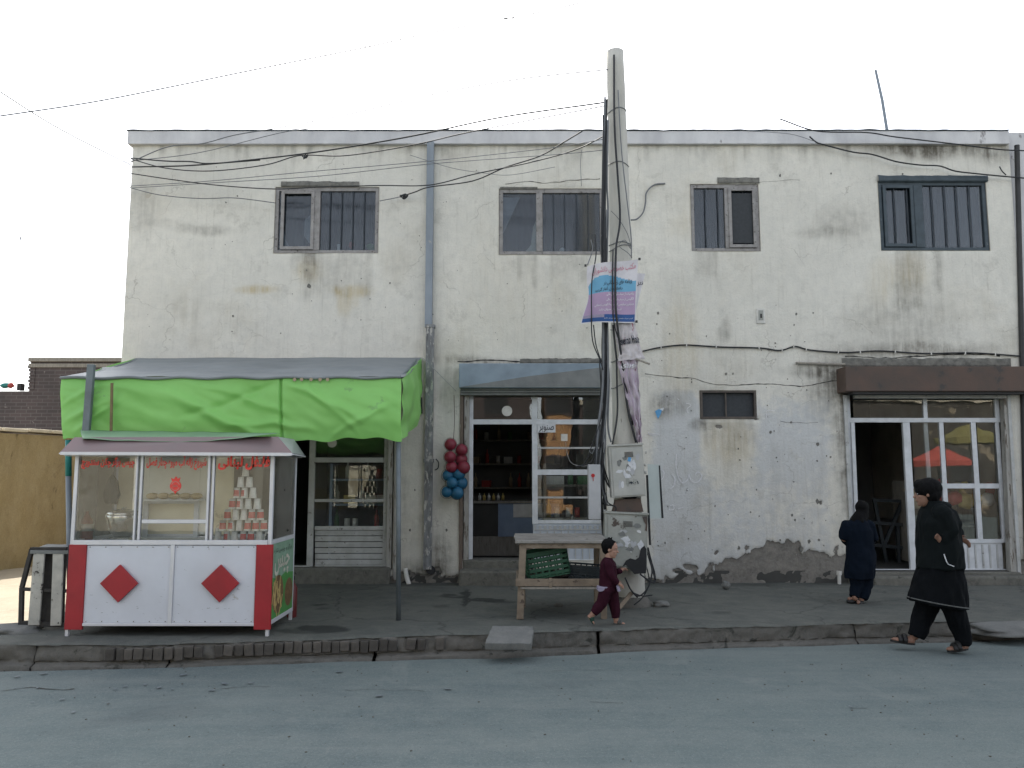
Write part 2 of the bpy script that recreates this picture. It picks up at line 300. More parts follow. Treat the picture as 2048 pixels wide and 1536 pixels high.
pm('far_dark', (0.10, 0.09, 0.075), (0.05, 0.045, 0.04), 0.8, 0.9, c3=(0.3, 0.25, 0.18), chip=.6, chips=1.3)
pm('far_tan', (0.50, 0.42, 0.28), (0.38, 0.31, 0.2), 1, 0.9, c3=(0.22, 0.18, 0.12), chip=.6, chips=1.6)
pm('far_cream', (0.54, 0.50, 0.40), (0.42, 0.38, 0.29), 1, 0.9, c3=(0.3, 0.26, 0.18), chip=.6, chips=1.2)
pm('far_brown', (0.09, 0.07, 0.065), None, 2, 0.9)
pm('parasol_red', (0.62, 0.12, 0.09), None, 3, 0.8)
pm('parasol_yellow', (0.30, 0.27, 0.10), None, 3, 0.8)
pm('skin', (0.26, 0.145, 0.10), (0.21, 0.115, 0.08), 20, 0.55)
pm('skin_light', (0.38, 0.225, 0.165), (0.31, 0.175, 0.125), 20, 0.55)
pm('hair_black', (0.004, 0.004, 0.0045), None, 60, 0.75, bmp=0.5, bs=90, spec=0.12)
pm('cloth_black', (0.004, 0.005, 0.0065), (0.003, 0.004, 0.005), 5, 0.85, bmp=0.2, bs=14, spec=0.1)
pm('cloth_jacket', (0.0055, 0.008, 0.0085), (0.004, 0.006, 0.0065), 5, 0.8, bmp=0.25, bs=12, spec=0.1)
pm('cloth_navy', (0.0035, 0.0075, 0.015), (0.003, 0.006, 0.012), 5, 0.85, bmp=0.2, bs=14, spec=0.1)
pm('cloth_maroon', (0.034, 0.008, 0.016), (0.026, 0.006, 0.012), 5, 0.85, bmp=0.2, bs=20, spec=0.1)
pm('cloth_trim', (0.10, 0.105, 0.10), None, 30, 0.8)
pm('cloth_lavender', (0.30, 0.27, 0.36), None, 30, 0.8)
pm('sandal_black', (0.014, 0.014, 0.014), None, 9, 0.6)
pm('sandal_grey', (0.09, 0.095, 0.09), None, 9, 0.7)
pm('sandal_green', (0.02, 0.06, 0.04), None, 9, 0.7)
pm('eye_white', (0.5, 0.48, 0.46), None, 9, 0.3)
pm('rock', (0.13, 0.125, 0.11), (0.08, 0.078, 0.07), 8, 0.95, bmp=1.0, bs=18)
pm('brick_kerb', (0.135, 0.122, 0.105), (0.095, 0.088, 0.078), 10, 0.95, bmp=0.8, bs=30, rnd=0.55)
pm('goods_red', (0.4, 0.05, 0.04), None, 9, 0.5)
pm('goods_yellow', (0.5, 0.38, 0.12), None, 9, 0.5)
pm('goods_tan', (0.38, 0.3, 0.2), None, 9, 0.6)
pm('goods_white', (0.6, 0.6, 0.57), None, 9, 0.5)
pm('goods_green', (0.08, 0.22, 0.09), None, 9, 0.5)
pm('counter_blue', (0.22, 0.30, 0.42), None, 4, 0.5)
pm('coping_pale', (0.66, 0.60, 0.47), (0.5, 0.45, 0.35), 4, 0.9, bmp=0.4)
glassm('glass_shop', 0.025, 0.015)
glassm('glass_upper', 0.0, 0.03, (0.7, 0.75, 0.79), (0.34, 0.38, 0.42), rough=0.12)
glassm('glass_kiosk', 0.0, 0.008, (0.98, 0.985, 0.98))
glassm('glass_dusty', 0.02, 0.05)
def brick_mat():
    m, nt, b, out = nodes('far_brickwork')
    v = objvec(nt); tc = N(nt, 'ShaderNodeMapping'); tc.inputs['Rotation'].default_value = (R(90), 0, 0); L(nt, v, tc.inputs['Vector'])
    bt = N(nt, 'ShaderNodeTexBrick'); L(nt, tc.outputs[0], bt.inputs['Vector'])
    bt.inputs['Color1'].default_value = (0.105, 0.082, 0.078, 1); bt.inputs['Color2'].default_value = (0.075, 0.062, 0.06, 1)
    bt.inputs['Mortar'].default_value = (0.14, 0.125, 0.12, 1); bt.inputs['Scale'].default_value = 1.0
    bt.inputs['Mortar Size'].default_value = 0.008; bt.inputs['Brick Width'].default_value = 0.24; bt.inputs['Row Height'].default_value = 0.08
    col = mix(nt, ramp(nt, noise(nt, v, 0.9, 6), 0.4, 0.7, 0, 0.6), bt.outputs['Color'], (0.05, 0.045, 0.045))
    col = mix(nt, ramp(nt, noise(nt, v, 6, 3), 0.68, 0.72, 0, 0.7), col, (0.25, 0.23, 0.21))
    L(nt, col, b.inputs['Base Color']); b.inputs['Roughness'].default_value = 0.95
    bump(nt, b, bt.outputs['Fac'], -0.5, 0.02)
brick_mat()

# ------------------------------------------------------------------ mesh builder
class MB:
    def __init__(s): s.v = []; s.f = []; s.mi = []
    def add(s, vs, fs, mi=0):
        n = len(s.v); s.v += [tuple(v) for v in vs]; s.f += [tuple(i + n for i in f) for f in fs]; s.mi += [mi] * len(fs); return s
    def box(s, x0, x1, y0, y1, z0, z1, mi=0):
        vs = [(x, y, z) for z in (z0, z1) for y in (y0, y1) for x in (x0, x1)]
        return s.add(vs, [(0, 2, 3, 1), (4, 5, 7, 6), (0, 1, 5, 4), (2, 6, 7, 3), (0, 4, 6, 2), (1, 3, 7, 5)], mi)
    def obox(s, c, hx, hy, hz, M=None, mi=0):
        M = M or Matrix.Identity(3); c = Vector(c)
        vs = [c + M @ Vector((x * hx, y * hy, z * hz)) for z in (-1, 1) for y in (-1, 1) for x in (-1, 1)]
        return s.add(vs, [(0, 2, 3, 1), (4, 5, 7, 6), (0, 1, 5, 4), (2, 6, 7, 3), (0, 4, 6, 2), (1, 3, 7, 5)], mi)
    def prism(s, pts, y0, y1, mi=0):      # pts: (x,z) outline
        n = len(pts)
        vs = [(x, y0, z) for x, z in pts] + [(x, y1, z) for x, z in pts]
        fs = [tuple(range(n)), tuple(range(2 * n - 1, n - 1, -1))] + [(i, i + n, (i + 1) % n + n, (i + 1) % n) for i in range(n)]
        return s.add(vs, fs, mi)
    def bar(s, a, b, w, d=None, mi=0):    # rectangular bar a->b
        a = Vector(a); b = Vector(b); d = w if d is None else d
        t = (b - a).normalized(); up = Vector((0, 1, 0)) if abs(t.y) < 0.9 else Vector((0, 0, 1))
        n = t.cross(up).normalized(); q = t.cross(n).normalized()
        vs = [p + n * sx * w / 2 + q * sy * d / 2 for p in (a, b) for sx, sy in ((-1, -1), (1, -1), (1, 1), (-1, 1))]
        return s.add(vs, [(0, 1, 2, 3), (7, 6, 5, 4), (0, 4, 5, 1), (1, 5, 6, 2), (2, 6, 7, 3), (3, 7, 4, 0)], mi)
    def tube(s, pts, r, n=8, mi=0, caps=True, flat=1.0):
        pts = [Vector(p) for p in pts]; k = len(pts)
        rs = r if isinstance(r, (list, tuple)) else [r] * k
        t0 = (pts[1] - pts[0]).normalized()
        ref = Vector((0, 1, 0)) if abs(t0.y) < 0.9 else Vector((1, 0, 0))
        nrm = (ref - t0 * ref.dot(t0)).normalized()
        vs = []
        for i, p in enumerate(pts):
            t = (pts[min(i + 1, k - 1)] - pts[max(i - 1, 0)])
            t = t.normalized() if t.length > 1e-9 else t0
            nrm = (nrm - t * nrm.dot(t))
            nrm = nrm.normalized() if nrm.length > 1e-6 else t.orthogonal().normalized()
            bn = t.cross(nrm)
            for j in range(n):
                a = 2 * math.pi * j / n
                vs.append(p + (nrm * math.cos(a) * flat + bn * math.sin(a)) * rs[i])
        fs = [(i * n + j, i * n + (j + 1) % n, (i + 1) * n + (j + 1) % n, (i + 1) * n + j) for i in range(k - 1) for j in range(n)]
        if caps: fs += [tuple(range(n - 1, -1, -1)), tuple((k - 1) * n + j for j in range(n))]
        return s.add(vs, fs, mi)
    def lathe(s, prof, c=(0, 0, 0), n=16, mi=0):
        c = Vector(c); k = len(prof); vs = []
        for r, z in prof:
            for j in range(n):
                a = 2 * math.pi * j / n; vs.append(c + Vector((r * math.cos(a), r * math.sin(a), z)))
        fs = [(i * n + j, i * n + (j + 1) % n, (i + 1) * n + (j + 1) % n, (i + 1) * n + j) for i in range(k - 1) for j in range(n)]
        fs += [tuple(range(n - 1, -1, -1)), tuple((k - 1) * n + j for j in range(n))]
        return s.add(vs, fs, mi)
    def ell(s, c, rx, ry, rz, n=14, m=9, M=None, mi=0):
        c = Vector(c); M = M or Matrix.Identity(3); vs = [c + M @ Vector((0, 0, -rz))]
        for i in range(1, m):
            ph = math.pi * i / m
            for j in range(n):
                a = 2 * math.pi * j / n
                vs.append(c + M @ Vector((rx * math.sin(ph) * math.cos(a), ry * math.sin(ph) * math.sin(a), -rz * math.cos(ph))))
        vs.append(c + M @ Vector((0, 0, rz)))
        fs = [(0, 1 + (j + 1) % n, 1 + j) for j in range(n)]
        for i in range(m - 2):
            fs += [(1 + i * n + j, 1 + i * n + (j + 1) % n, 1 + (i + 1) * n + (j + 1) % n, 1 + (i + 1) * n + j) for j in range(n)]
        e = len(vs) - 1; b = 1 + (m - 2) * n
        fs += [(b + j, b + (j + 1) % n, e) for j in range(n)]
        return s.add(vs, fs, mi)
    def grid(s, fn, nu, nv, mi=0):
        vs = [fn(i / nu, j / nv) for j in range(nv + 1) for i in range(nu + 1)]
        w = nu + 1; fs = []; mis = []
        for j in range(nv):
            for i in range(nu):
                fs.append((j * w + i, j * w + i + 1, (j + 1) * w + i + 1, (j + 1) * w + i))
                mis.append(mi((i + .5) / nu, (j + .5) / nv) if callable(mi) else mi)
        n = len(s.v); s.v += [tuple(v) for v in vs]; s.f += [tuple(q + n for q in f) for f in fs]; s.mi += mis
        return s
    def mesh(s, name, mats, smooth=False):
        me = bpy.data.meshes.new(name); me.from_pydata(s.v, [], s.f)
        for m in (mats if isinstance(mats, (list, tuple)) else [mats]): me.materials.append(MATS[m])
        me.polygons.foreach_set('material_index', s.mi)
        if smooth: me.polygons.foreach_set('use_smooth', [True] * len(me.polygons))
        me.update(); return me
    def build(s, name, mats, parent=None, smooth=False, bevel=0, solid=0, fix=True, **tags):
        me = s.mesh(name, mats, smooth)
        if fix:
            bm = bmesh.new(); bm.from_mesh(me); bmesh.ops.recalc_face_normals(bm, faces=bm.faces); bm.to_mesh(me); bm.free()
        return link(name, me, parent, bevel, solid, **tags)
def link(name, me, parent=None, bevel=0, solid=0, **tags):
    o = bpy.data.objects.new(name, me); C.objects.link(o)
    if parent is not None:
        o.parent = parent; o.matrix_parent_inverse = world_of(parent).inverted()
    if bevel: b = o.modifiers.new('bevel', 'BEVEL'); b.width = bevel; b.segments = 2; b.limit_method = 'ANGLE'; b.angle_limit = R(40)
    if solid: b = o.modifiers.new('solid', 'SOLIDIFY'); b.thickness = solid; b.offset = 0
    for k, v in tags.items():
        if v: o[{'cat': 'category'}.get(k, k)] = v
    return o
def world_of(o):
    m = Matrix.LocRotScale(o.location, o.rotation_euler, o.scale)
    if o.parent is not None: m = world_of(o.parent) @ o.matrix_parent_inverse @ m
    return m
def thing(name, label, cat, loc=(0, 0, 0), group=None, kind=None):
    o = bpy.data.objects.new(name, None); C.objects.link(o); o.location = loc; o.empty_display_size = 0.1
    if label: o['label'] = label
    if cat: o['category'] = cat
    if group: o['group'] = group
    if kind: o['kind'] = kind
    return o
def T(label, cat, group=None): return dict(label=label, cat=cat, group=group)
ORD = ['first', 'second', 'third', 'fourth', 'fifth', 'sixth', 'seventh', 'eighth']

def sm01(x_): x_ = np.clip(x_, 0, 1); return x_ * x_ * (3 - 2 * x_)
# numpy fractal noise for painting and relief
_perm = np.random.RandomState(3).rand(256, 256)
def vnoise(x, y):
    xi = np.floor(x).astype(int); yi = np.floor(y).astype(int); fx = x - xi; fy = y - yi
    fx = fx * fx * (3 - 2 * fx); fy = fy * fy * (3 - 2 * fy)
    a = _perm[xi % 256, yi % 256]; b = _perm[(xi + 1) % 256, yi % 256]; c = _perm[xi % 256, (yi + 1) % 256]; d = _perm[(xi + 1) % 256, (yi + 1) % 256]
    return (a * (1 - fx) + b * fx) * (1 - fy) + (c * (1 - fx) + d * fx) * fy
def fbm(x, y, o=4):
    r = 0; a = 0.5; t = 0
    for i in range(o): r = r + a * vnoise(x + 17 * i, y + 31 * i); t += a; x = x * 2.03; y = y * 2.03; a *= 0.55
    return r / t

# Persian lettering: join letters through their presentation forms, drawn with Blender's own font
_AR = {'ء': (0xFE80, 1), 'آ': (0xFE81, 2), 'ا': (0xFE8D, 2), 'ب': (0xFE8F, 4), 'ة': (0xFE93, 2), 'ت': (0xFE95, 4), 'ث': (0xFE99, 4), 'ج': (0xFE9D, 4), 'ح': (0xFEA1, 4), 'خ': (0xFEA5, 4),
       'د': (0xFEA9, 2), 'ذ': (0xFEAB, 2), 'ر': (0xFEAD, 2), 'ز': (0xFEAF, 2), 'س': (0xFEB1, 4), 'ش': (0xFEB5, 4), 'ص': (0xFEB9, 4), 'ض': (0xFEBD, 4), 'ط': (0xFEC1, 4), 'ظ': (0xFEC5, 4),
       'ع': (0xFEC9, 4), 'غ': (0xFECD, 4), 'ف': (0xFED1, 4), 'ق': (0xFED5, 4), 'ل': (0xFEDD, 4), 'م': (0xFEE1, 4), 'ن': (0xFEE5, 4), 'ه': (0xFEE9, 4), 'و': (0xFEED, 2),
       'پ': (0xFB56, 4), 'چ': (0xFB7A, 4), 'ک': (0xFB8E, 4), 'گ': (0xFB92, 4), 'ی': (0xFBFC, 4), 'ژ': (0xFB8A, 2)}
def shape_fa(s):
    out = []; i = 0
    s = s.replace('لا', '\u0001')
    for i, ch in enumerate(s):
        pj = i > 0 and (s[i - 1] in _AR and _AR[s[i - 1]][1] == 4)
        nj = i + 1 < len(s) and (s[i + 1] in _AR or s[i + 1] == '\u0001') and s[i + 1] != 'ء'
        if ch == '\u0001': out.append(chr(0xFEFB + (1 if pj else 0))); continue
        if ch not in _AR: out.append(ch); continue
        b, n = _AR[ch]
        if n == 1: out.append(chr(b))
        elif n == 2: out.append(chr(b + (1 if pj else 0)))
        else: out.append(chr(b + (3 if pj and nj else 1 if pj else 2 if nj else 0)))
    return ''.join(reversed(out))
def letter_mesh(body, fa=True, offset=0.0, shear=0.0):
    c = bpy.data.curves.new('lettering', 'FONT'); c.body = shape_fa(body) if fa else body; c.resolution_u = 2; c.offset = offset; c.shear = shear
    o = bpy.data.objects.new('tmp', c); C.objects.link(o)
    dg = bpy.context.evaluated_depsgraph_get(); me = bpy.data.meshes.new_from_object(o.evaluated_get(dg))
    bpy.data.objects.remove(o); bpy.data.curves.remove(c)
    xs = [v.co.x for v in me.vertices]; ys = [v.co.y for v in me.vertices]
    x0, x1, y0, y1 = min(xs), max(xs), min(ys), max(ys)
    pts = [((v.co.x - x0) / (x1 - x0), (v.co.y - y0) / (y1 - y0)) for v in me.vertices]
    fs = [tuple(p.vertices) for p in me.polygons]
    bpy.data.meshes.remove(me); return pts, fs
def lettering(body, fn, mat, parent, fa=True, name='lettering', offset=0.0, shear=0.0, **tags):
    """fn(s,t)->world point, s to the right 0..1, t upward 0..1"""
    pts, fs = letter_mesh(body, fa, offset, shear)
    mb = MB(); mb.add([fn(a, b) for a, b in pts], fs)
    return mb.build(name, mat, parent, fix=False, **tags)
def flat_fn(x0, x1, y, z0, z1): return lambda a, b: (x0 + (x1 - x0) * a, y, z0 + (z1 - z0) * b)

def catmull(pts, sub=6):
    pts = [Vector(p) for p in pts]
    if len(pts) < 3: return [pts[0].lerp(pts[1], i / sub) for i in range(sub + 1)]
    q = [2 * pts[0] - pts[1]] + pts + [2 * pts[-1] - pts[-2]]; out = []
    for i in range(1, len(q) - 2):
        a, b, c, d = q[i - 1:i + 3]
        for k in range(sub):
            t = k / sub
            out.append(0.5 * ((2 * b) + (c - a) * t + (2 * a - 5 * b + 4 * c - d) * t * t + (3 * b - a - 3 * c + d) * t ** 3))
    out.append(pts[-1]); return out

# ================================================================== THE GROUND
def lineY(pts, z):
    w = [G(u, v, z) for u, v in pts]; return [p.x for p in w], [p.y for p in w]
REX, REY = lineY([(-400, 1352), (0, 1341), (400, 1331), (800, 1317), (1024, 1312), (1500, 1292), (1900, 1281), (2048, 1277), (2400, 1268)], 0.0)
KEX, KEY = lineY([(-400, 1290), (0, 1287), (300, 1288), (600, 1277), (900, 1268), (1100, 1262), (1350, 1255), (1700, 1245), (2048, 1240), (2400, 1233)], 0.15)
def roadY(x): return float(np.interp(x, REX, REY)) + 0.022 * (mnoise.noise(Vector((x * 2.3, 3, 0))) + 0.7 * mnoise.noise(Vector((x * 8, 1, 0))))
def kerbY(x): return max(float(np.interp(x, KEX, KEY)), float(np.interp(x, REX, REY)) + 0.16) + 0.02 * mnoise.noise(Vector((x * 1.7, 9, 0))) + 0.012 * mnoise.noise(Vector((x * 7, 5, 0)))
WY = 11.0
tm = MB(); tm.box(-400, 400, -400, 400, -1.2, -0.36)
tm.build('ground', 'earth', kind='structure')
def road_fn(a, b):
    x = -16 + 34 * a; ye = roadY(x); bb = 1 - (1 - b) ** 1.6 if b < 1 else 1
    y = -12 + (ye + 12) * b
    z = 0.012 * mnoise.noise(Vector((x * 0.6, y * 0.6, 0))) + 0.004 * mnoise.noise(Vector((x * 3, y * 3, 0)))
    return (x, y, z - 0.012)
rm = MB().grid(road_fn, 260, 90)
def skirt(a, b):
    x = -16 + 34 * a; p = road_fn(a, 1.0); return (x, p[1] + 0.015 * (1 - b) * (0.5 + mnoise.noise(Vector((x * 9, 0, 4)))), p[2] - 0.34 * (1 - b))
rm.grid(skirt, 260, 3)
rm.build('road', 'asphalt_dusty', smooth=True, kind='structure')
MB().box(-16, 18, 6.0, 9.6, -0.36, -0.2).build('ditch', 'ditch_mud', kind='structure')
# loose silt in the ditch
MB().grid(lambda a, b: (-8 + 18 * a, 6.4 + 2.2 * b + 0.05 * a, -0.215 + 0.05 * mnoise.noise(Vector((a * 40, b * 5, 2))) + 0.02 * mnoise.noise(Vector((a * 160, b * 22, 2)))), 260, 14).build('ditch_silt', 'ditch_mud', smooth=True, kind='structure')
PVX0 = -4.72
def pave_z(x, y): return 0.15 + 0.012 * mnoise.noise(Vector((x * 0.9, y * 0.9, 7))) + 0.007 * mnoise.noise(Vector((x * 4, y * 4, 7)))
def pave_fn(a, b):
    x = PVX0 + 0.1 * mnoise.noise(Vector((0, b * 6, 0))) * (1 - a) + (14 - PVX0) * a; yk = kerbY(x)
    y = yk + (11.35 - yk) * b
    z = pave_z(x, y)
    if b == 0: z -= 0.012 + 0.012 * abs(mnoise.noise(Vector((x * 6, 0, 1))))
    if 5.5 < x < 6.9 and b < 0.12: z -= 0.05 * (0.12 - b) / 0.12
    return (x, y, z)
pave = MB().grid(pave_fn, 620, 100).build('pavement', 'pavement_mud', smooth=True, kind='structure', fix=False)
_pc = np.empty(len(pave.data.vertices) * 3); pave.data.vertices.foreach_get('co', _pc); _pc = _pc.reshape(-1, 3)
_dz = .15 - CAMZ; _fw = _pc[:, 1] * cp + _dz * sp; _pu = CX + F * _pc[:, 0] / _fw; _pv = CY - F * (-_pc[:, 1] * sp + _dz * cp) / _fw
_n = fbm(_pc[:, 0] * 5 + 9, _pc[:, 1] * 5, 4); _m = np.zeros(len(_pc))
for (u_, v_, ru_, rv_, k_) in [(640, 1256, 60, 8, .9), (600, 1262, 60, 6, .6), (632, 1207, 24, 3, .7), (650, 1218, 26, 4, .5), (930, 1196, 12, 22, .8), (905, 1192, 40, 4, .7), (975, 1200, 50, 4, .8), (1000, 1204, 40, 3, .6), (880, 1212, 22, 4, .5), (950, 1232, 40, 4, .35), (1440, 1225, 26, 5, .5), (1330, 1180, 60, 8, .3), (1120, 1215, 90, 14, .3), (1270, 1198, 60, 12, .5), (700, 1175, 80, 8, .35), (1000, 1170, 60, 8, .4), (1740, 1210, 50, 5, .4), (330, 1266, 200, 8, .5), (1000, 1265, 60, 4, .3)]:  # stains, plus darker patches under kiosk, table and pole foot
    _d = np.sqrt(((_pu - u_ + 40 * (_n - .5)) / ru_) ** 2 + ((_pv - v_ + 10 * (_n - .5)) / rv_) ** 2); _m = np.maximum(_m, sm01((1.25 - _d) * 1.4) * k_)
_m = np.maximum(_m, sm01((1178 - _pv) / 10) * .55 * (.4 + _n))  # darker along the foot of the wall
_a = pave.data.color_attributes.new('stain_tone', 'FLOAT_COLOR', 'POINT'); _a.data.foreach_set('color', np.stack([_m, _m, _m, np.ones(len(_m))], -1).ravel())
# kerb blocks down the ditch side, ragged, each a piece of its own
x = -7.6; kerb_protos = 0
while x < 9.5:
    ln = random.uniform(1.1, 2.6); gap = 0.008 if random.random() < .8 else 0.03
    if 3.05 < x < 3.35: gap = 0.16
    sd_ = random.random() * 50; x0, x1 = x, x + ln - gap
    drop = random.uniform(-0.012, 0.006) if x < 3 else random.uniform(-0.05, 0.0)
    def kfn(a, b, x0=x0, x1=x1, s=sd_, drop=drop):
        xx = x0 + (x1 - x0) * a; base = kerbY(xx)
        prof = [(-0.26, -0.06), (-0.03, -0.055), (-0.006, 0.01), (0.02, 0.0), (0.142, 0.012), (0.142, 0.16)]
        i = min(int(b * 5 + 1e-6), 4); f = b * 5 - i; z = prof[i][0] * (1 - f) + prof[i + 1][0] * f; dy = prof[i][1] * (1 - f) + prof[i + 1][1] * f
        rag = 0.026 * mnoise.noise(Vector((xx * 4, z * 8, 3))) + 0.02 * mnoise.noise(Vector((xx * 13, z * 18, s))) + 0.012 * mnoise.noise(Vector((xx * 31, z * 30, s))) + 0.05 * max(0, mnoise.noise(Vector((xx * 1.9, 0, 12))) - .22) * (b > .45)
        e = max(0, 0.03 - min(xx - x0, x1 - xx)) * 0.8
        return (xx, base + dy + rag * (0.3 if b > .85 else 1) + e, z + drop * (b > .5) - e * 0.5)
    MB().grid(kfn, max(8, int(ln * 44)), 20).build('kerb_block', 'kerb_concrete', pave, smooth=True)
    x += ln
# the row of bricks on edge set in the kerb
def brick_mesh(seed):
    rnd = random.Random(seed); m = MB(); w, h, d = 0.088, 0.108, 0.055
    vs = [];
    for z in (-1, 1):
        for y in (-1, 1):
            for xx in (-1, 1): vs.append((xx * w / 2 * rnd.uniform(.86, 1.05), y * d / 2, z * h / 2 * rnd.uniform(.86, 1.04)))
    m.add(vs, [(0, 2, 3, 1), (4, 5, 7, 6), (0, 1, 5, 4), (2, 6, 7, 3), (0, 4, 6, 2), (1, 3, 7, 5)])
    return m.mesh('brick', 'brick_kerb')
bms = [brick_mesh(i) for i in range(5)]
u = 202
while u < 868:
    st = random.uniform(17.5, 20.5)
    if not (random.random() < (0.35 if u < 300 else 0.08)) and not (775 < u < 800):
        px = G(u + 9, 1285, 0.15); X = px.x; y = kerbY(X) - 0.004
        o = link('brick', random.choice(bms), pave, bevel=0.006)
        o.location = (X, y + random.uniform(-.006, .008), 0.07 + random.uniform(-.008, .008)); o.rotation_euler = (0, random.uniform(-.09, .09), random.uniform(-.05, .05))
        o.scale = (st / 20.5 * random.uniform(.90, .99), 1, random.uniform(.85, 1.08))
    u += st
# drain hole pipe under the kerb
MB().tube([G(787, 1303, 0) + Vector((0, -.02, .02)), G(787, 1303, 0) + Vector((0, .3, .03))], 0.05, 12).build('drain_pipe', 'black_seal', pave)
# alley on the left
def alley_fn(a, b):
    x = -40 + (40 + PVX0 + 0.06) * (1 - (1 - a) ** 3); y0 = kerbY(x) if x > -9 else kerbY(-9)
    y = y0 + 0.03 + (60 - y0) * b ** 2.2
    return (x, y, 0.10 + 0.02 * mnoise.noise(Vector((x * 1.2, y * 1.2, 0))) + 0.008 * mnoise.noise(Vector((x * 5, y * 5, 0))))
MB().grid(alley_fn, 120, 90).build('alley', 'alley_dust', smooth=True, kind='structure')
# slab laid across the ditch as a step
c = [G(985, 1265, 0.17), G(1068, 1266, 0.17), G(1063, 1301, 0.09), G(969, 1300, 0.09)]
sb = MB(); top = []
def slab_fn(a, b):
    p = c[3].lerp(c[2], a).lerp(c[0].lerp(c[1], a), b)
    e = 0.012 * mnoise.noise(Vector((a * 5, b * 5, 3)))
    return p + Vector((e if a in (0, 1) else 0, e if b in (0, 1) else 0, 0.006 * mnoise.noise(Vector((a * 7, b * 7, 1)))))
nn = 10
for b in range(nn + 1):
    for a in range(nn + 1): sb.v.append(tuple(slab_fn(a / nn, b / nn)))
for b in range(nn):
    for a in range(nn): sb.f.append((b * (nn + 1) + a, b * (nn + 1) + a + 1, (b + 1) * (nn + 1) + a + 1, (b + 1) * (nn + 1) + a)); sb.mi.append(0)
sbo = sb.build('concrete_slab', 'slab_concrete', smooth=False, **T('flat grey concrete slab laid over the ditch as a step in front of the middle shop', 'slab'))
sm = sbo.modifiers.new('solid', 'SOLIDIFY'); sm.thickness = 0.065; sm.offset = -1
bv = sbo.modifiers.new('bevel', 'BEVEL'); bv.width = 0.008; bv.segments = 2; bv.angle_limit = R(50); bv.limit_method = 'ANGLE'

def rock(loc, r, label, cat='stone', sq=0.6, seed=0, mat='rock', name='stone', yaw=0, lx=1.3, group=None, cube=0.0):
    bm = bmesh.new(); bmesh.ops.create_icosphere(bm, subdivisions=3, radius=1)
    for v in bm.verts:
        d = v.co.normalized(); k = 1 + 0.35 * mnoise.noise(d * 1.6 + Vector((seed, 0, 0))) + 0.12 * mnoise.noise(d * 4 + Vector((0, seed, 0)))
        if cube: m_ = max(abs(d.x), abs(d.y), abs(d.z)); k *= (1 - cube) + cube / m_ * 0.85
        v.co = Vector((d.x * r * lx * k, d.y * r * k, d.z * r * sq * k))
    me = bpy.data.meshes.new(name); bm.to_mesh(me); bm.free(); me.materials.append(MATS[mat])
    for p in me.polygons: p.use_smooth = True
    o = link(name, me, None, label=label, cat=cat, group=group); o.location = loc; o.rotation_euler = (0, 0, yaw); return o
def gz(u, v, z, dz=0): p = G(u, v, z); p.z += dz; return p
rock(gz(1322, 1213, .15, .03), .07, 'small flat stone lying on the pavement right of the pole', seed=1, sq=.5, lx=1.3, cube=.6, mat='slab_concrete')
rock(gz(1452, 1178, .15, .05), .055, 'small pale stone against the foot of the wall', seed=2, sq=1.0, lx=.9, mat='slab_concrete')
rock(gz(1765, 1262, 0, -.04), .17, 'mossy broken kerb lump in the ditch left of the walking youth', seed=3, sq=.65, lx=1.5, cube=.4)
rock(gz(1808, 1262, .02, -.02), .12, 'broken kerb stone in the ditch just beside the front shin of the youth', seed=4, sq=.9, lx=.9, cube=.4)
rock(gz(1952, 1258, .06, -.03), .17, 'tilted broken stone at the kerb behind the rear foot of the youth', seed=5, sq=.45, lx=1.3, cube=.5)
rock(gz(2020, 1256, .09, .0), .32, 'wide flat concrete fragment bridging the ditch at the right edge', seed=6, sq=.16, lx=1.4, cube=.8, mat='slab_concrete', name='concrete_fragment')
rock(gz(20, 1268, .12, .02), .22, 'flat stone slab at the far left end of the kerb', seed=7, sq=.28, lx=1.3, cube=.6, mat='slab_concrete')
rock(gz(1600, 1272, -.02, -.12), .12, 'dark stone fallen in the ditch gap below the left child', seed=8, sq=.7, lx=.8)
rock(gz(1118, 1214, .15, .02), .04, 'small stone in the shade under the wooden table', seed=9, sq=.6)
# scattered litter and grit on the road: nobody could count it
gm = MB(); rr = random.Random(5)
for i in range(900):
    X = rr.uniform(-6, 7); Y = rr.uniform(3.2, 7.4)
    if Y > roadY(X) - 0.05: continue
    s = rr.choice([.0015, .002, .002, .003, .0045]); q = Matrix.Rotation(rr.random() * 6, 3, 'Z')
    gm.obox((X, Y, s * 0.5), s * rr.uniform(.6, 1.6), s, s * .6, q)
gm.build('grit', 'rock', kind='stuff')
gm = MB()
for i in range(700):
    X = rr.uniform(-4.4, 7.5); Y = rr.uniform(kerbY(X) + .05, 10.9)
    s = rr.choice([.0015, .002, .003, .0045]); q = Matrix.Rotation(rr.random() * 6, 3, 'Z')
    gm.obox((X, Y, pave_z(X, Y) + s * 0.4), s * rr.uniform(.6, 1.8), s, s * .6, q)
gm.build('pavement_grit', 'rock', kind='stuff')
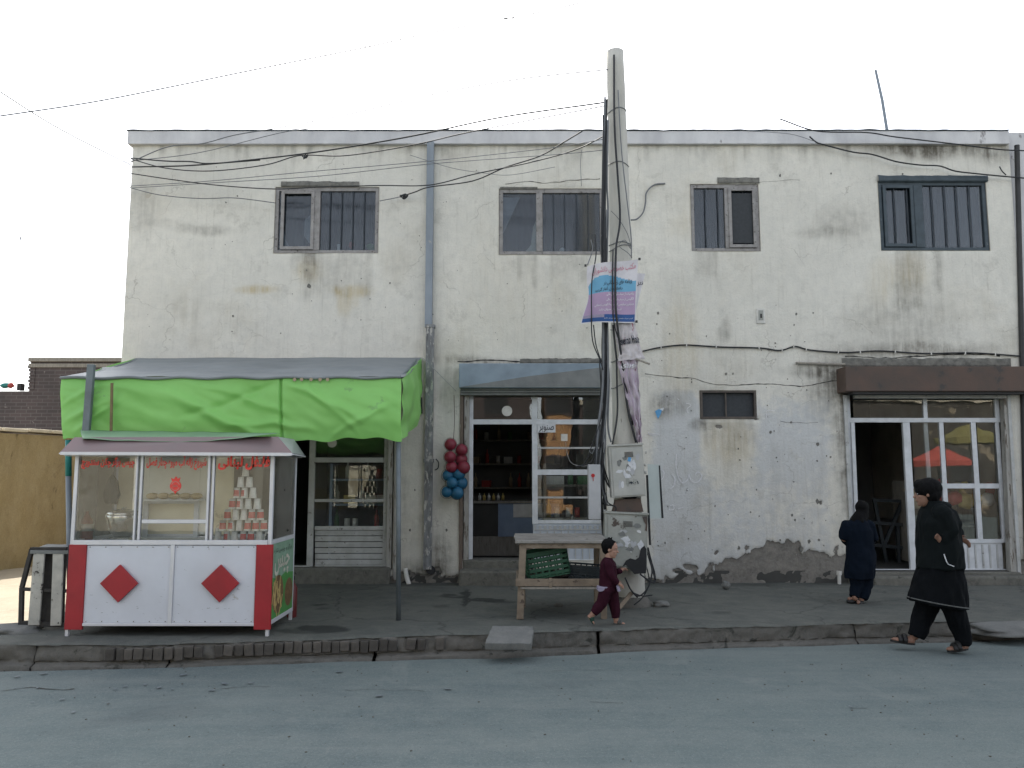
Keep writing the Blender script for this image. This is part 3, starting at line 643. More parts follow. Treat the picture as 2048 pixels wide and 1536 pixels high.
# open cracks and worn hollows in the asphalt
def road_crack(pts, w=.006):
    q = catmull([G(u, v, 0) for u, v in pts], 12); m = MB(); a_ = []; b_ = []
    for i, p in enumerate(q):
        n_ = mnoise.noise(Vector((p.x * 7, p.y * 7, 3))) * .03; ww = w * (.3 + 1.4 * abs(mnoise.noise(Vector((p.x * 11, p.y * 9, 1)))))
        z_ = 0.012 * mnoise.noise(Vector((p.x * 0.6, p.y * 0.6, 0))) + 0.004 * mnoise.noise(Vector((p.x * 3, p.y * 3, 0))) - .008
        a_.append((p.x, p.y + n_ + ww, z_)); b_.append((p.x, p.y + n_ - ww, z_))
    n = len(q); m.add(a_ + b_, [(i, n + i, n + i + 1, i + 1) for i in range(n - 1)]); return m.build('crack', 'ditch_mud', bpy.data.objects['road'], fix=False)
road_crack([(0, 1380), (60, 1373), (120, 1377), (150, 1374)], .012); road_crack([(440, 1375), (500, 1371), (540, 1372)], .005); road_crack([(690, 1378), (760, 1378), (850, 1380)], .004); road_crack([(1700, 1411), (1735, 1412)], .006)
road_crack([(1180, 1402), (1240, 1403)], .005); road_crack([(1030, 1345), (1150, 1338), (1300, 1340)], .003)
# leaves and scraps that show as dark dashes on the road
lf = []
for k in range(3):
    m = MB(); n = 7; pts = []
    for j in range(n): a = 2 * math.pi * j / n; rj = random.uniform(.6, 1.2); pts.append((0.035 * rj * math.cos(a), 0.02 * rj * math.sin(a), 0.002 * random.random()))
    m.add(pts + [(p[0], p[1], p[2] - .002) for p in pts], [tuple(range(n)), tuple(range(2 * n - 1, n - 1, -1))] + [(i, i + n, (i + 1) % n + n, (i + 1) % n) for i in range(n)]); lf.append(m.mesh('leaf', 'pole_metal'))
for _li, (u, v) in enumerate([(35, 1352), (88, 1346), (30, 1376), (75, 1375), (250, 1372), (290, 1368), (318, 1374), (232, 1377), (368, 1348), (345, 1378), (424, 1380), (680, 1343), (630, 1374), (448, 1366), (500, 1365), (125, 1398), (215, 1405), (896, 1378), (984, 1381), (65, 1404), (147, 1424), (1700, 1411), (760, 1391)]):
    p = G(u, v, 0); o = link('leaf', random.choice(lf), None, label='dark dry leaf flattened on the grey road %s' % ('at the far left edge' if u < 100 else 'in front of the kiosk' if u < 545 else 'in front of the awning post' if u < 850 else 'in front of the stone slab' if u < 1100 else 'ahead of the walking youth'), cat='leaf', group='dry leaves scattered on the road')
    o.location = (p.x, p.y, 0.005 + 0.012 * mnoise.noise(Vector((p.x * .6, p.y * .6, 0))) - .006); o.rotation_euler = (0, 0, random.random() * 3); sc_ = random.uniform(.35, 1.15); o.scale = (sc_, sc_, 1)

# ================================================================== THE TWO-STOREY BUILDING
bld = thing('two_storey_building', 'long two-storey building with stained cream plaster, barred upstairs windows and three shops below', 'building', (0.8, 11, 0.15))
XL, XR, ZT = -5.40, 7.08, PZ(286, WY)
def rect(u0, v0, u1, v1, Y=WY):
    vm = (v0 + v1) / 2; return (PX(u0, vm, Y), PX(u1, vm, Y), PZ(v1, Y), PZ(v0, Y))
OPEN = {'w1': rect(549, 374, 757, 506), 'w2': rect(998, 377, 1208, 509), 'w3': rect(1382, 368, 1519, 502), 'w4': rect(1759, 362, 1976, 501), 'small': rect(1400, 781, 1512, 838),
        's1': rect(432, 790, 787, 1139), 's2': rect(921, 790, 1213, 1122), 's3': rect(1694, 780, 2030, 1146)}
def snap(lo, hi, step, marks):
    base = list(np.arange(lo, hi, step)) + [hi]
    out = [b for b in base if all(abs(b - m) > step * 0.45 for m in marks) or b in (lo, hi)] + list(marks)
    return np.array(sorted(set(round(float(x_), 5) for x_ in out)))
mx = [a for o_ in OPEN.values() for a in o_[:2]]; mz = [a for o_ in OPEN.values() for a in o_[2:]]
gx = snap(XL, XR, 0.026, mx); gzz = snap(0.08, ZT, 0.026, mz)
GX, GZ = np.meshgrid(gx, gzz)
UU = CX + F * GX / (WY * cp + (GZ - CAMZ) * sp); up_ = -WY * sp + (GZ - CAMZ) * cp; VV = CY - F * up_ / (WY * cp + (GZ - CAMZ) * sp)
def sm01(x_): x_ = np.clip(x_, 0, 1); return x_ * x_ * (3 - 2 * x_)
nA = fbm(GX * 1.3 + 5, GZ * 1.3, 5); nB = fbm(GX * 6, GZ * 6 + 9, 4); nS = fbm(GX * 9, GZ * 0.7 + 3, 4); nE = fbm(GX * 3.2 + 40, GZ * 0.4, 4)
g = np.zeros_like(GX); wm = np.zeros_like(GX); ex = np.zeros_like(GX); cool = np.zeros_like(GX)
def blobm(u, v, ru, rv, pw=1.0):
    d = np.sqrt(((UU - u + 26 * (nB - .5)) / ru) ** 2 + ((VV - v + 26 * (nA - .5)) / rv) ** 2); return sm01(1.3 - d) * pw
g += sm01((VV * -1 + 345) / 60) * sm01((nS - .45) / .25) * 0.5                      # streaks below the parapet
g += sm01((316 - VV) / 30) * 0.28 * sm01((nB - .3) / .4)
for (u0, u1, v0, ln, st) in [(575, 640, 508, 50, .42), (1030, 1080, 512, 60, .4), (1785, 1850, 504, 150, .6), (1860, 1890, 504, 80, .5), (1385, 1440, 505, 60, .35), (600, 750, 508, 90, .3), (1400, 1515, 840, 60, .35), (1095, 1190, 512, 60, .35)]:
    g += sm01((UU - u0) / 10) * sm01((u1 - UU) / 10) * sm01((v0 + ln * (0.5 + nS) - VV) / 30) * (VV > v0 - 4) * st * (0.3 + nS)
g += blobm(285, 420, 34, 60, .32) + blobm(410, 458, 60, 12, .5) + blobm(330, 448, 50, 10, .25) + blobm(1690, 440, 70, 45, .35) + blobm(1640, 462, 60, 14, .4)
g += blobm(1700, 745, 90, 60, .65) + blobm(1660, 790, 60, 60, .4) + blobm(1690, 860, 26, 140, .6) + blobm(1860, 700, 150, 18, .75) + blobm(1800, 650, 120, 50, .35) + blobm(1620, 740, 60, 14, .6)
g += blobm(1850, 292, 130, 26, .9) + blobm(1990, 300, 60, 30, .6) + blobm(1350, 800, 50, 40, .35) + blobm(1400, 850, 25, 14, .7) + blobm(1450, 665, 14, 30, .5) + blobm(1330, 812, 40, 30, .4)
g += blobm(1000, 725, 130, 12, .8) + blobm(900, 790, 22, 60, .3) + blobm(880, 1120, 24, 50, .8) + blobm(840, 1150, 50, 30, .6) + blobm(806, 1020, 10, 90, .25)
g += sm01((VV - 1060 - 60 * (nA - .3)) / 120) * 0.34 * (nB + .3) + sm01((nA - .58) / .2) * 0.16 + sm01((VV - 600) / 400) * 0.08
g += sm01((nS - .62) / .15) * 0.12 * sm01((VV - 300) / 500)
g += blobm(1690, 1000, 16, 200, .35) + blobm(1140, 420, 12, 260, .1)
wm += blobm(510, 580, 45, 10, .9) + blobm(705, 580, 42, 14, .9) + blobm(690, 600, 20, 30, .6) + sm01((nA - .5) / .3) * .16
wm += blobm(1360, 690, 40, 120, .4) + blobm(1460, 880, 60, 60, .55) + blobm(1610, 1060, 100, 160, .16) + blobm(1760, 560, 30, 60, .3) + blobm(1390, 455, 60, 30, .25)
wm += blobm(620, 540, 30, 30, .6) + blobm(1820, 540, 40, 50, .5) + blobm(1000, 600, 140, 120, .12)
hb = 1141 - 34 * sm01((UU - 1380) / 160) * (0.5 + nE) + 60 * (nB - .5) - 40 * (nE - .5)
hb = np.where(UU < 1330, 1158 + 30 * (nB - .5), hb)
hb = np.where(UU < 1290, 1150 + 40 * (nB - .5), hb)
hb = np.where(UU > 2028, 1120, hb)
ex = np.clip(0.5 + (VV - hb) / 28.0, 0, 1)
for (u, v, ru, rv) in [(1385, 1135, 24, 10), (1360, 1145, 14, 8), (1432, 1108, 10, 6), (1520, 1115, 18, 7), (1560, 1128, 34, 14), (1600, 1098, 10, 12), (1512, 838, 8, 5), (1435, 852, 10, 6), (1636, 1002, 5, 9), (1636, 886, 4, 4), (870, 1150, 14, 20)]:
    ex = np.maximum(ex, blobm(u, v, ru, rv, .75))
cool = sm01((VV - 760 - 60 * (nA - .5)) / 60) * sm01((UU - 1285) / 30) * sm01((1700 - UU) / 60) * 0.50 + sm01((UU - 1290) / 60) * sm01((1405 - UU) / 20) * sm01((VV - 770) / 20) * 0.42
cool += sm01((VV - 1000) / 200) * 0.16 + blobm(1580, 900, 100, 80, .2) + sm01((330 - VV) / 60) * 0.35 - blobm(1460, 900, 60, 80, .5) - blobm(1330, 812, 50, 30, .3)
# relief of the plaster
dy = 0.010 * (nA - .5) + 0.004 * (nB - .5) + 0.020 * sm01((ex - .42) / .16) + 0.012 * (fbm(GX * 9, GZ * 9, 3) - .5) * (ex > .5)
for o_ in OPEN.values():                    # soft worn edges round the openings
    d = np.maximum(np.maximum(o_[0] - GX, GX - o_[1]), np.maximum(o_[2] - GZ, GZ - o_[3]))
    dy = dy + 0.012 * np.exp(-np.clip(d, 0, 1) / 0.02) * (0.3 + nB)
dy[:, 0] = 0; dy[:, -1] = 0; dy[0, :] = 0; dy[-1, :] = 0.0
ny, nx = GX.shape
verts = np.stack([GX, WY + dy, GZ], -1).reshape(-1, 3)
cxm = (gx[:-1] + gx[1:]) / 2; czm = (gzz[:-1] + gzz[1:]) / 2; CXm, CZm = np.meshgrid(cxm, czm)
hole = np.zeros_like(CXm, bool)
for o_ in OPEN.values(): hole |= (CXm > o_[0]) & (CXm < o_[1]) & (CZm > o_[2]) & (CZm < o_[3])
jj, ii = np.nonzero(~hole); b0 = jj * nx + ii
faces = np.stack([b0, b0 + 1, b0 + nx + 1, b0 + nx], -1)
me = bpy.data.meshes.new('front_wall'); me.vertices.add(len(verts)); me.vertices.foreach_set('co', verts.ravel())
me.loops.add(faces.size); me.loops.foreach_set('vertex_index', faces.ravel()); me.polygons.add(len(faces))
me.polygons.foreach_set('loop_start', np.arange(0, faces.size, 4)); me.polygons.foreach_set('loop_total', np.full(len(faces), 4))
me.update(calc_edges=True); me.validate()
ca = me.color_attributes.new('stain_tone', 'FLOAT_COLOR', 'POINT')
ca.data.foreach_set('color', np.stack([np.clip(g * .68, 0, 1), np.clip(wm, 0, 1), np.clip(ex, 0, 1), np.clip(cool, 0, 1)], -1).ravel())
me.materials.append(MATS['facade_plaster']); me.polygons.foreach_set('use_smooth', [True] * len(me.polygons))
wall = link('front_wall', me, bld)
# reveals round each opening, side wall, roof, floors, rooms
for o_ in OPEN.values():
    x0, x1, z0, z1 = o_; t = 0.3; rv = MB()
    rv.add([(x0, WY, z0), (x1, WY, z0), (x1, WY, z1), (x0, WY, z1), (x0, WY + t, z0), (x1, WY + t, z0), (x1, WY + t, z1), (x0, WY + t, z1)], [(0, 1, 5, 4), (1, 2, 6, 5), (2, 3, 7, 6), (3, 0, 4, 7)])
    rv.build('reveal', 'side_plaster', bld, fix=False)
sw = MB(); sw.box(XL, XL + .3, WY + .002, 19, 0.05, ZT); sw.box(XL + .3, XR, 18.7, 19, 0.05, ZT); sw.box(XR - .3, XR, WY + .3, 18.7, .05, ZT)
sw.build('side_wall', 'side_plaster', bld)
MB().box(XL - .02, XR, WY + .05, 19, ZT + .001, ZT + .15).build('roof', 'roof_felt', bld)
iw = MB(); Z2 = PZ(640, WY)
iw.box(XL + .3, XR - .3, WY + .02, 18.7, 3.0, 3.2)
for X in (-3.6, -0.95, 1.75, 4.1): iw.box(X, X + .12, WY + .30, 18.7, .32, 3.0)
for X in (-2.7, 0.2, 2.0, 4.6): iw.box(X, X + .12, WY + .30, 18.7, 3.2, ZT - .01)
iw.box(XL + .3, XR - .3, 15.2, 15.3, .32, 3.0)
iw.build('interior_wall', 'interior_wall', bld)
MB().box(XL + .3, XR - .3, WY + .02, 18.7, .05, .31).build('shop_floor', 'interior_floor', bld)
# parapet band
pp = MB(); zb, zt = PZ(287, 10.93), PZ(262, 10.93)
def para(a, b):
    x_ = (XL - .05) + (XR - .03 - XL + .05) * a; z_ = zb + (zt - zb) * b
    return (x_, 10.93 + 0.004 * mnoise.noise(Vector((x_ * 2, z_ * 3, 0))), z_ + 0.008 * mnoise.noise(Vector((x_ * .7, 0, 3))) + (0.004 * mnoise.noise(Vector((x_ * 9, 0, 8)))))
pp.grid(para, 240, 6)
for (b_, nme) in ((0, 0), (1, 1)):
    pp.grid(lambda a, t, b_=b_: (para(a, b_)[0], 10.93 + t * .4, para(a, b_)[2]), 240, 1)
pp.add([(XL - .05, 10.93, zb), (XL - .05, 11.33, zb), (XL - .05, 11.33, zt), (XL - .05, 10.93, zt)], [(0, 1, 2, 3)])
pp.build('parapet', 'parapet_paint', bld, smooth=False)
fe = MB().grid(lambda a, b: (XL - .07 + (XR - XL + .04) * a, 10.915 + b * .5, para(a, 1)[2] + .012 + .012 * mnoise.noise(Vector((a * 60, b, 0)))), 240, 2).build('roof_edge_felt', 'roof_felt', bld, solid=.012)

def pxb(mb, u0, v0, u1, v1, Y, d=0.04, mi=0, tilt=True):
    """a box given by its pixel rectangle on the plane Y, thickness d"""
    x0, x1, z0, z1 = rect(u0, v0, u1, v1, Y); return mb.box(x0, x1, Y - d / 2, Y + d / 2, z0, z1, mi)
def frame_px(mb, u0, v0, u1, v1, w, Y, d):
    x0, x1, z0, z1 = rect(u0, v0, u1, v1, Y)
    wx = w / F * Y
    mb.box(x0, x0 + wx, Y - d / 2, Y + d / 2, z0, z1); mb.box(x1 - wx, x1, Y - d / 2, Y + d / 2, z0, z1)
    mb.box(x0 + wx, x1 - wx, Y - d / 2 - .001, Y + d / 2, z0, z0 + wx); mb.box(x0 + wx, x1 - wx, Y - d / 2 - .001, Y + d / 2, z1 - wx, z1)
def ragged(name, pts, Y, d, mat, parent, amp=.012, n=60, **k):
    """horizontal ragged lump of plaster: (u0,v0)-(u1,v1) band"""
    u0, v0, u1, v1 = pts; x0, x1, z0, z1 = rect(u0, v0, u1, v1, Y)
    def fn(a, b):
        x_ = x0 + (x1 - x0) * a; r_ = amp * mnoise.noise(Vector((x_ * 7, b * 2, Y))) + amp * .6 * mnoise.noise(Vector((x_ * 23, b * 3, 1)))
        if b < .2: return (x_, Y + d, z0)
        if b > .8: return (x_, Y + d, z1 + r_ * 2)
        return (x_, Y + r_ * .7, z0 + (z1 - z0) * (b - .2) / .6 + r_ * (b > .5))
    return MB().grid(fn, n, 8).build(name, mat, parent, smooth=True, **k)

# ---- upstairs windows
def window(key, fu, panes, bars, fmat, bmat='bar_iron', mid=None, curt='curtain_blue', glass='glass_upper', leaves=()):
    x0, x1, z0, z1 = OPEN[key]; Y = WY + .045
    m = MB(); w = fu
    m.box(x0, x0 + w, Y - .03, Y + .03, z0, z1); m.box(x1 - w, x1, Y - .03, Y + .03, z0, z1)
    m.box(x0 + w, x1 - w, Y - .031, Y + .03, z0, z0 + w * .9); m.box(x0 + w, x1 - w, Y - .031, Y + .03, z1 - w * 1.1, z1)
    for a, ww in mid: xa = x0 + (x1 - x0) * a; m.box(xa - ww / 2, xa + ww / 2, Y - .04, Y + .025, z0 + w * .9, z1 - w * 1.1)
    fr = m.build('window', fmat, bld, bevel=.004)
    for a, b, la in leaves:   # sash round one leaf
        l = MB(); xa = x0 + (x1 - x0) * a; xb = x0 + (x1 - x0) * b; za, zb_ = z0 + w, z1 - w * 1.1; t = .045
        l.box(xa, xa + t, Y - .055, Y - .032, za, zb_); l.box(xb - t, xb, Y - .055, Y - .032, za, zb_); l.box(xa + t, xb - t, Y - .055, Y - .033, za, za + t); l.box(xa + t, xb - t, Y - .055, Y - .033, zb_ - t, zb_)
        l.build('sash', la, fr, bevel=.003)
    for a, b in panes:
        MB().box(x0 + (x1 - x0) * a, x0 + (x1 - x0) * b, Y + .0, Y + .005, z0 + w * .9, z1 - w * 1.1).build('pane', glass, fr)
    for a in bars:
        xa = x0 + (x1 - x0) * a; MB().tube([(xa, Y - .02, z0 + w * .8), (xa + random.uniform(-.006, .006), Y - .022, (z0 + z1) / 2), (xa, Y - .02, z1 - w)], .0085, 6).build('bar', bmat, fr)
    if curt:
        cu = MB().grid(lambda a, b: (x0 + (x1 - x0) * a, Y + .16 + .018 * math.sin(a * 60) + .02 * mnoise.noise(Vector((a * 9, b * 2, 0))), z0 - .05 + (z1 - z0 + .1) * b), 90, 8)
        cu.build('curtain', curt, fr, smooth=True)
    return fr
w1 = window('w1', .05, [(.03, .40), (.44, .97)], (.53, .64, .75, .86), 'win_frame_grey', mid=[(.405, .085)], leaves=[(.06, .38, 'win_frame_grey')])
w2 = window('w2', .055, [(.03, .38), (.42, .97)], (.52, .63, .74, .85), 'win_frame_grey', mid=[(.385, .09)], leaves=[])
w3 = window('w3', .05, [(.05, .52), (.56, .95)], (.22, .40), 'win_frame_grey', mid=[(.525, .05)], leaves=[(.55, .95, 'win_frame_grey')])
w4 = window('w4', .055, [(.03, .33), (.40, .97)], (.15, .27, .50, .62, .73, .85), 'win_frame_dark', mid=[(.37, .13)], leaves=[(.04, .32, 'win_frame_dark')])
sc = OPEN['w3']; MB().box(sc[0] + (sc[1] - sc[0]) * .60, sc[0] + (sc[1] - sc[0]) * .90, WY + .02, WY + .024, sc[2] + .12, sc[3] - .13).build('mesh_screen', 'mesh_screen', w3)
ragged('lintel_lump', (562, 362, 718, 373), WY - .02, .05, 'lintel_plaster', bld)
ragged('lintel_lump', (1000, 373, 1075, 378), WY - .005, .02, 'lintel_plaster', bld, .006)
ragged('lintel_lump', (1435, 354, 1519, 367), WY - .008, .03, 'lintel_plaster', bld, .01)
ragged('lintel_lump', (1757, 350, 1976, 363), WY - .03, .05, 'win_frame_dark', bld, .012)
# torn pane pieces in the second window and curtains hanging askew behind the first and second
def poly(name, pts, Y, d, mat, parent, **k):
    return MB().prism([(PX(u, v, Y), PZ(v, Y)) for u, v in pts], Y - d / 2, Y + d / 2).build(name, mat, parent, **k)
poly('torn_curtain', [(610, 440), (624, 428), (630, 430), (630, 488), (620, 488), (608, 472)], WY + .13, .012, 'curtain_pale', w1)
poly('torn_curtain', [(560, 462), (568, 460), (572, 480), (582, 502), (560, 503)], WY + .12, .012, 'curtain_pale', w1)
poly('torn_curtain', [(1005, 470), (1040, 395), (1003, 395)], WY + .12, .01, 'curtain_pale', w2)
poly('torn_curtain', [(1066, 455), (1072, 440), (1072, 504), (1050, 504), (1062, 490)], WY + .11, .012, 'cream', w2)
def bag(u, v, w, h, Y, mat, label, name='bag', cat='bag', seed=0):
    p = P(u, v, Y); m = MB(); m.ell((0, 0, 0), 1, .6, 1, 12, 8)
    m.v = [tuple(Vector(q) * (1 + .3 * mnoise.noise(Vector(q) * 2 + Vector((seed, 0, 0))))) for q in m.v]
    m.v = [(q[0] * w / 2, q[1] * w / 2, q[2] * h / 2) for q in m.v]
    o = m.build(name, mat, None, smooth=True, label=label, cat=cat); o.location = p; return o
bag(742, 494, .14, .10, WY + .14, 'goods_green', 'green plastic bag on the sill of the leftmost upstairs window', seed=1)
bag(702, 490, .07, .10, WY + .14, 'goods_red', 'pink cloth lump on the sill of the leftmost upstairs window', 'cloth_bundle', 'cloth', seed=2)
MB().box(*[PX(675, 495, WY + .14), PX(682, 495, WY + .14)], WY + .12, WY + .15, PZ(503, WY + .14), PZ(489, WY + .14)).build('carton', 'goods_white', **T('small white carton standing on the sill behind the window bars, left of the pink cloth', 'carton'))
bag(1124, 500, .08, .07, WY + .12, 'goods_white', 'white crumpled bag on the sill of the upstairs window beside the pole', seed=3)
# ---- small ventilation window
x0, x1, z0, z1 = OPEN['small']
sv = MB(); frame_px(sv, 1400, 781, 1512, 838, 4.5, WY + .03, .05); pxb(sv, 1450, 785, 1453, 834, WY + .04, .02); svo = sv.build('window', 'win_frame_brown', bld)
MB().box(x0 + .02, x1 - .02, WY + .07, WY + .074, z0 + .02, z1 - .02).build('mesh_screen', 'mesh_screen', svo)
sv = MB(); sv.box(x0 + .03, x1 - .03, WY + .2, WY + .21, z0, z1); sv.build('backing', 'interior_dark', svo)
# ---- meter niche on the wall
mn = MB(); x0, x1, z0, z1 = rect(1512, 617, 1530, 648); mn.box(x0, x1, WY - .02, WY + .01, z0, z1)
mno = mn.build('junction_box', 'white_plastic', None, bevel=.015, **T('small cream junction box high on the wall right of the pole', 'box'))
MB().box(x0 + .03, x1 - .03, WY - .026, WY - .018, z0 + .05, z1 - .03).build('cover', 'cabinet_low', mno)
MB().box(x0 + .05, x1 - .05, WY - .031, WY - .024, z0 + .08, z1 - .08).build('switch', 'dark_metal', mno)
# ---- downpipes
dp = MB(); a = P(861.5, 288, 10.95); b = P(862, 655, 10.95); dp.box(a.x - .05, a.x + .05, 10.9, 10.995, b.z, a.z + .02)
dpo = dp.build('downpipe', 'pipe_grey', bld, bevel=.008)
a2 = P(861, 655, 10.95); b2 = P(863, 1138, 10.95)
dq = MB().grid(lambda s, t: (a2.x - .055 + .11 * (s if s <= 1 else 1) + .006 * mnoise.noise(Vector((0, t * 9, s))), 10.895 + .01 * mnoise.noise(Vector((s * 3, t * 14, 0))), b2.z + (a2.z - b2.z) * t), 6, 60)
dq.box(a2.x - .05, a2.x + .05, 10.91, 10.995, b2.z, a2.z)
dq.build('pipe_section', 'pipe_rusty', dpo)
MB().box(a2.x - .062, a2.x + .062, 10.885, 10.995, PZ(656, 10.95), PZ(650, 10.95)).box(a2.x - .066, a2.x + .066, 10.885, 10.995, PZ(925, 10.95), PZ(918, 10.95)).build('bracket', 'pipe_rusty', dpo)
MB().tube(catmull([P(872, 918, 10.93), P(877, 925, 10.9), P(876, 936, 10.9), P(870, 940, 10.93)], 4), .008, 6).build('hook', 'dark_metal', dpo)
MB().tube([P(861, 1140, 10.94), P(862, 1140, 11.02)], .06, 10).build('outlet', 'black_seal', dpo)
tp = MB(); tp.tube([P(2032, 292, 11.0) + Vector((0, -.02, 0)), P(2049, 1120, 11.0) + Vector((.02, -.02, 0))], .035, 8); tp.build('downpipe', 'dark_metal', bld)
MB().tube(catmull([P(811, 1137, 10.93), P(813, 1152, 10.9), P(818, 1169, 10.86)], 4), .03, 10).build('drain_outlet', 'white_plastic', bld, smooth=True)
st = MB(); st.tube([P(1678, 1142, 10.9), P(1678, 1150, 10.9)], .034, 12); st.tube([P(1678, 1150, 10.9), P(1679, 1176, 10.9)], .024, 12)
st.build('drain_outlet', 'white_plastic', bld)
# ---- cracks in the plaster
def crack(pts, w=.006, seed=0, mat='interior_dark'):
    q = catmull([P(u, v, WY - .004) for u, v in pts], 10); m = MB(); top = []; bot = []
    for i, p in enumerate(q):
        r1 = mnoise.noise(Vector((p.x * 6, p.z * 6, seed))) * .018; ww = w * (0.35 + 1.3 * abs(mnoise.noise(Vector((p.x * 9, 0, seed)))))
        top.append((p.x, p.y, p.z + r1 + ww)); bot.append((p.x, p.y, p.z + r1 - ww))
    n = len(q); m.add(top + bot, [(i, i + 1, n + i + 1, n + i) for i in range(n - 1)]); return m.build('crack', mat, bld)
crack([(1290, 748), (1380, 757), (1440, 770), (1510, 768), (1560, 769), (1610, 772), (1650, 764), (1688, 760)], .007, 1)
crack([(1010, 368), (1050, 364), (1100, 366), (1140, 361), (1200, 357)], .006, 2)
crack([(915, 724), (980, 720), (1040, 723), (1100, 718), (1160, 722), (1205, 716)], .014, 3)
crack([(1040, 723), (1110, 721), (1200, 720)], .011, 4)
crack([(1470, 372), (1560, 360), (1600, 362)], .003, 5)
crack([(1520, 700), (1518, 760), (1513, 800)], .003, 6)
crack([(1690, 712), (1780, 716), (1850, 712), (1960, 708), (2000, 712)], .012, 7)
crack([(1560, 842), (1600, 846), (1636, 845)], .003, 8)
# pock marks and nail holes
pk = MB(); rr = random.Random(11)
spots = [(618, 572, 5), (702, 468, 2), (780, 566, 2), (452, 405, 2), (475, 392, 2), (466, 632, 3), (1635, 888, 4), (1661, 914, 2.5), (1634, 922, 2.5), (1635, 1003, 5), (1653, 912, 2), (1541, 864, 3), (1582, 845, 2.5), (1316, 626, 3), (1592, 628, 3), (1626, 626, 2), (1588, 650, 2), (1466, 747, 2), (1452, 748, 3), (1584, 1030, 3), (1590, 1040, 3), (1501, 1024, 2), (1478, 1096, 4), (1618, 1083, 4), (1602, 1097, 6), (1638, 1080, 3), (1560, 1080, 2.5), (1553, 915, 2), (1400, 852, 3), (1440, 852, 4), (640, 1110, 2), (1560, 351, 3), (1662, 347, 2), (1805, 348, 2), (820, 1060, 3), (830, 980, 2.5), (893, 1060, 3), (1430, 1012, 2), (1330, 1086, 2), (1480, 920, 2)]
for _ in range(60): spots.append((rr.uniform(1300, 1690), rr.uniform(640, 1100), rr.uniform(.9, 2.0)))
for _ in range(50): spots.append((rr.uniform(270, 1180), rr.uniform(330, 700), rr.uniform(.8, 1.5)))
for (u, v, r_) in spots:
    if 1190 < u < 1290: continue
    X, Z = PX(u, v, WY), PZ(v, WY)
    if any(o_[0] - .1 < X < o_[1] + .1 and o_[2] - .1 < Z < o_[3] + .1 for o_ in OPEN.values()): continue
    r_ *= .0052; n = 7; pts = [(X + r_ * rr.uniform(.6, 1.2) * math.cos(6.283 * k / n), Z + r_ * 1.3 * rr.uniform(.6, 1.3) * math.sin(6.283 * k / n)) for k in range(n)]
    pk.prism(pts, WY - .006, WY + .02)
pk.build('chip_marks', 'lintel_plaster', bld, kind='stuff')
# chalk writing on the wall
def stroke(pts, w=.007, mat='chalk', name='chalk_writing', Y=WY - .009, parent=None):
    q = catmull([P(u, v, Y) for u, v in pts], 6); m = MB(); n = len(q); vs = []
    for i, p in enumerate(q):
        t = q[min(i + 1, n - 1)] - q[max(i - 1, 0)]; nrm = Vector((-t.z, 0, t.x)); nrm = nrm.normalized() if nrm.length > 1e-6 else Vector((0, 0, 1))
        vs += [p + nrm * w, p - nrm * w]
    m.add(vs, [(2 * i, 2 * i + 1, 2 * i + 3, 2 * i + 2) for i in range(n - 1)]); return m.v, m.f
def chalk(strokes, w, label=None, parent=None, mat='chalk', name='chalk_writing', Y=WY - .009):
    m = MB()
    for s_ in strokes: v_, f_ = stroke(s_, w, Y=Y); m.add(v_, f_)
    return m.build(name, mat, parent, fix=False)
chalk([[(1353, 908), (1352, 930), (1357, 955), (1366, 966), (1376, 958), (1378, 948), (1383, 962), (1395, 964), (1404, 952), (1396, 944), (1390, 950)],
       [(1343, 948), (1350, 958), (1347, 972), (1340, 978)], [(1320, 938), (1328, 944), (1326, 956), (1318, 962)],
       [(1374, 978), (1377, 980)], [(1381, 978), (1384, 980)]], .007, parent=bld)
chalk([[(1340, 1012), (1346, 1010), (1348, 1018), (1340, 1020), (1339, 1013)], [(1356, 1018), (1368, 1014)]], .006, parent=bld)
chalk([[(1534, 838), (1533, 822), (1550, 822)], [(1533, 829), (1542, 829)]], .004, parent=bld)
chalk([[(1372, 806), (1382, 810), (1374, 818), (1376, 826)], [(1355, 797), (1358, 800)], [(1297, 868), (1318, 868)], [(1297, 864), (1300, 870), (1320, 870)]], .005, parent=bld)
poly('sticker', [(1310, 822), (1318, 818), (1324, 820), (1321, 829), (1316, 838), (1313, 831)], WY - .008, .002, 'paper_blue', bld)
poly('paper_scrap', [(1318, 818), (1328, 815), (1326, 822)], WY - .0085, .002, 'paper_scrap', bld)

# ================================================================== SHOP FRONTS
def bars(name, rects, Y, d, mat, parent, bevel=.004):
    m = MB()
    for i, r_ in enumerate(rects): pxb(m, *r_, Y + i * .0013, d)
    return m.build(name, mat, parent, bevel=bevel)
def pane(r_, Y, parent, mat='glass_shop'):
    m = MB(); pxb(m, *r_, Y, .005); return m.build('pane', mat, parent)
# --- middle shop
s2 = bars('shop_front', [(938, 790, 946, 1128), (1206, 790, 1213, 1122), (940, 839, 1206, 849), (1064, 794, 1075, 1048), (1075, 939, 1206, 950), (1075, 1040, 1206, 1047), (1075, 1118, 1206, 1122)], 11.12, .05, 'shop_white', bld)
bars('glazing_bar', [(1075, 894, 1206, 898)], 11.12, .03, 'shop_white_worn', s2); bars('glazing_bar', [(1075, 993, 1206, 997)], 11.12, .03, 'shop_white_worn', s2)
for r_ in [(946, 794, 1064, 839), (1075, 794, 1206, 839), (1075, 849, 1206, 894), (1075, 898, 1206, 939), (1075, 950, 1206, 993), (1075, 997, 1206, 1040)]: pane(r_, 11.115, s2)
m = MB(); pxb(m, 1066, 1047, 1206, 1120, 11.13, .03); lp = m.build('lower_panel', 'shop_panel_blue', s2)
m = MB()
for i in range(14): pxb(m, 1068 + i * 10, 1051, 1070 + i * 10 + 3, 1058, 11.11, .02)
pxb(m, 1068, 1058, 1206, 1060, 11.11, .02)
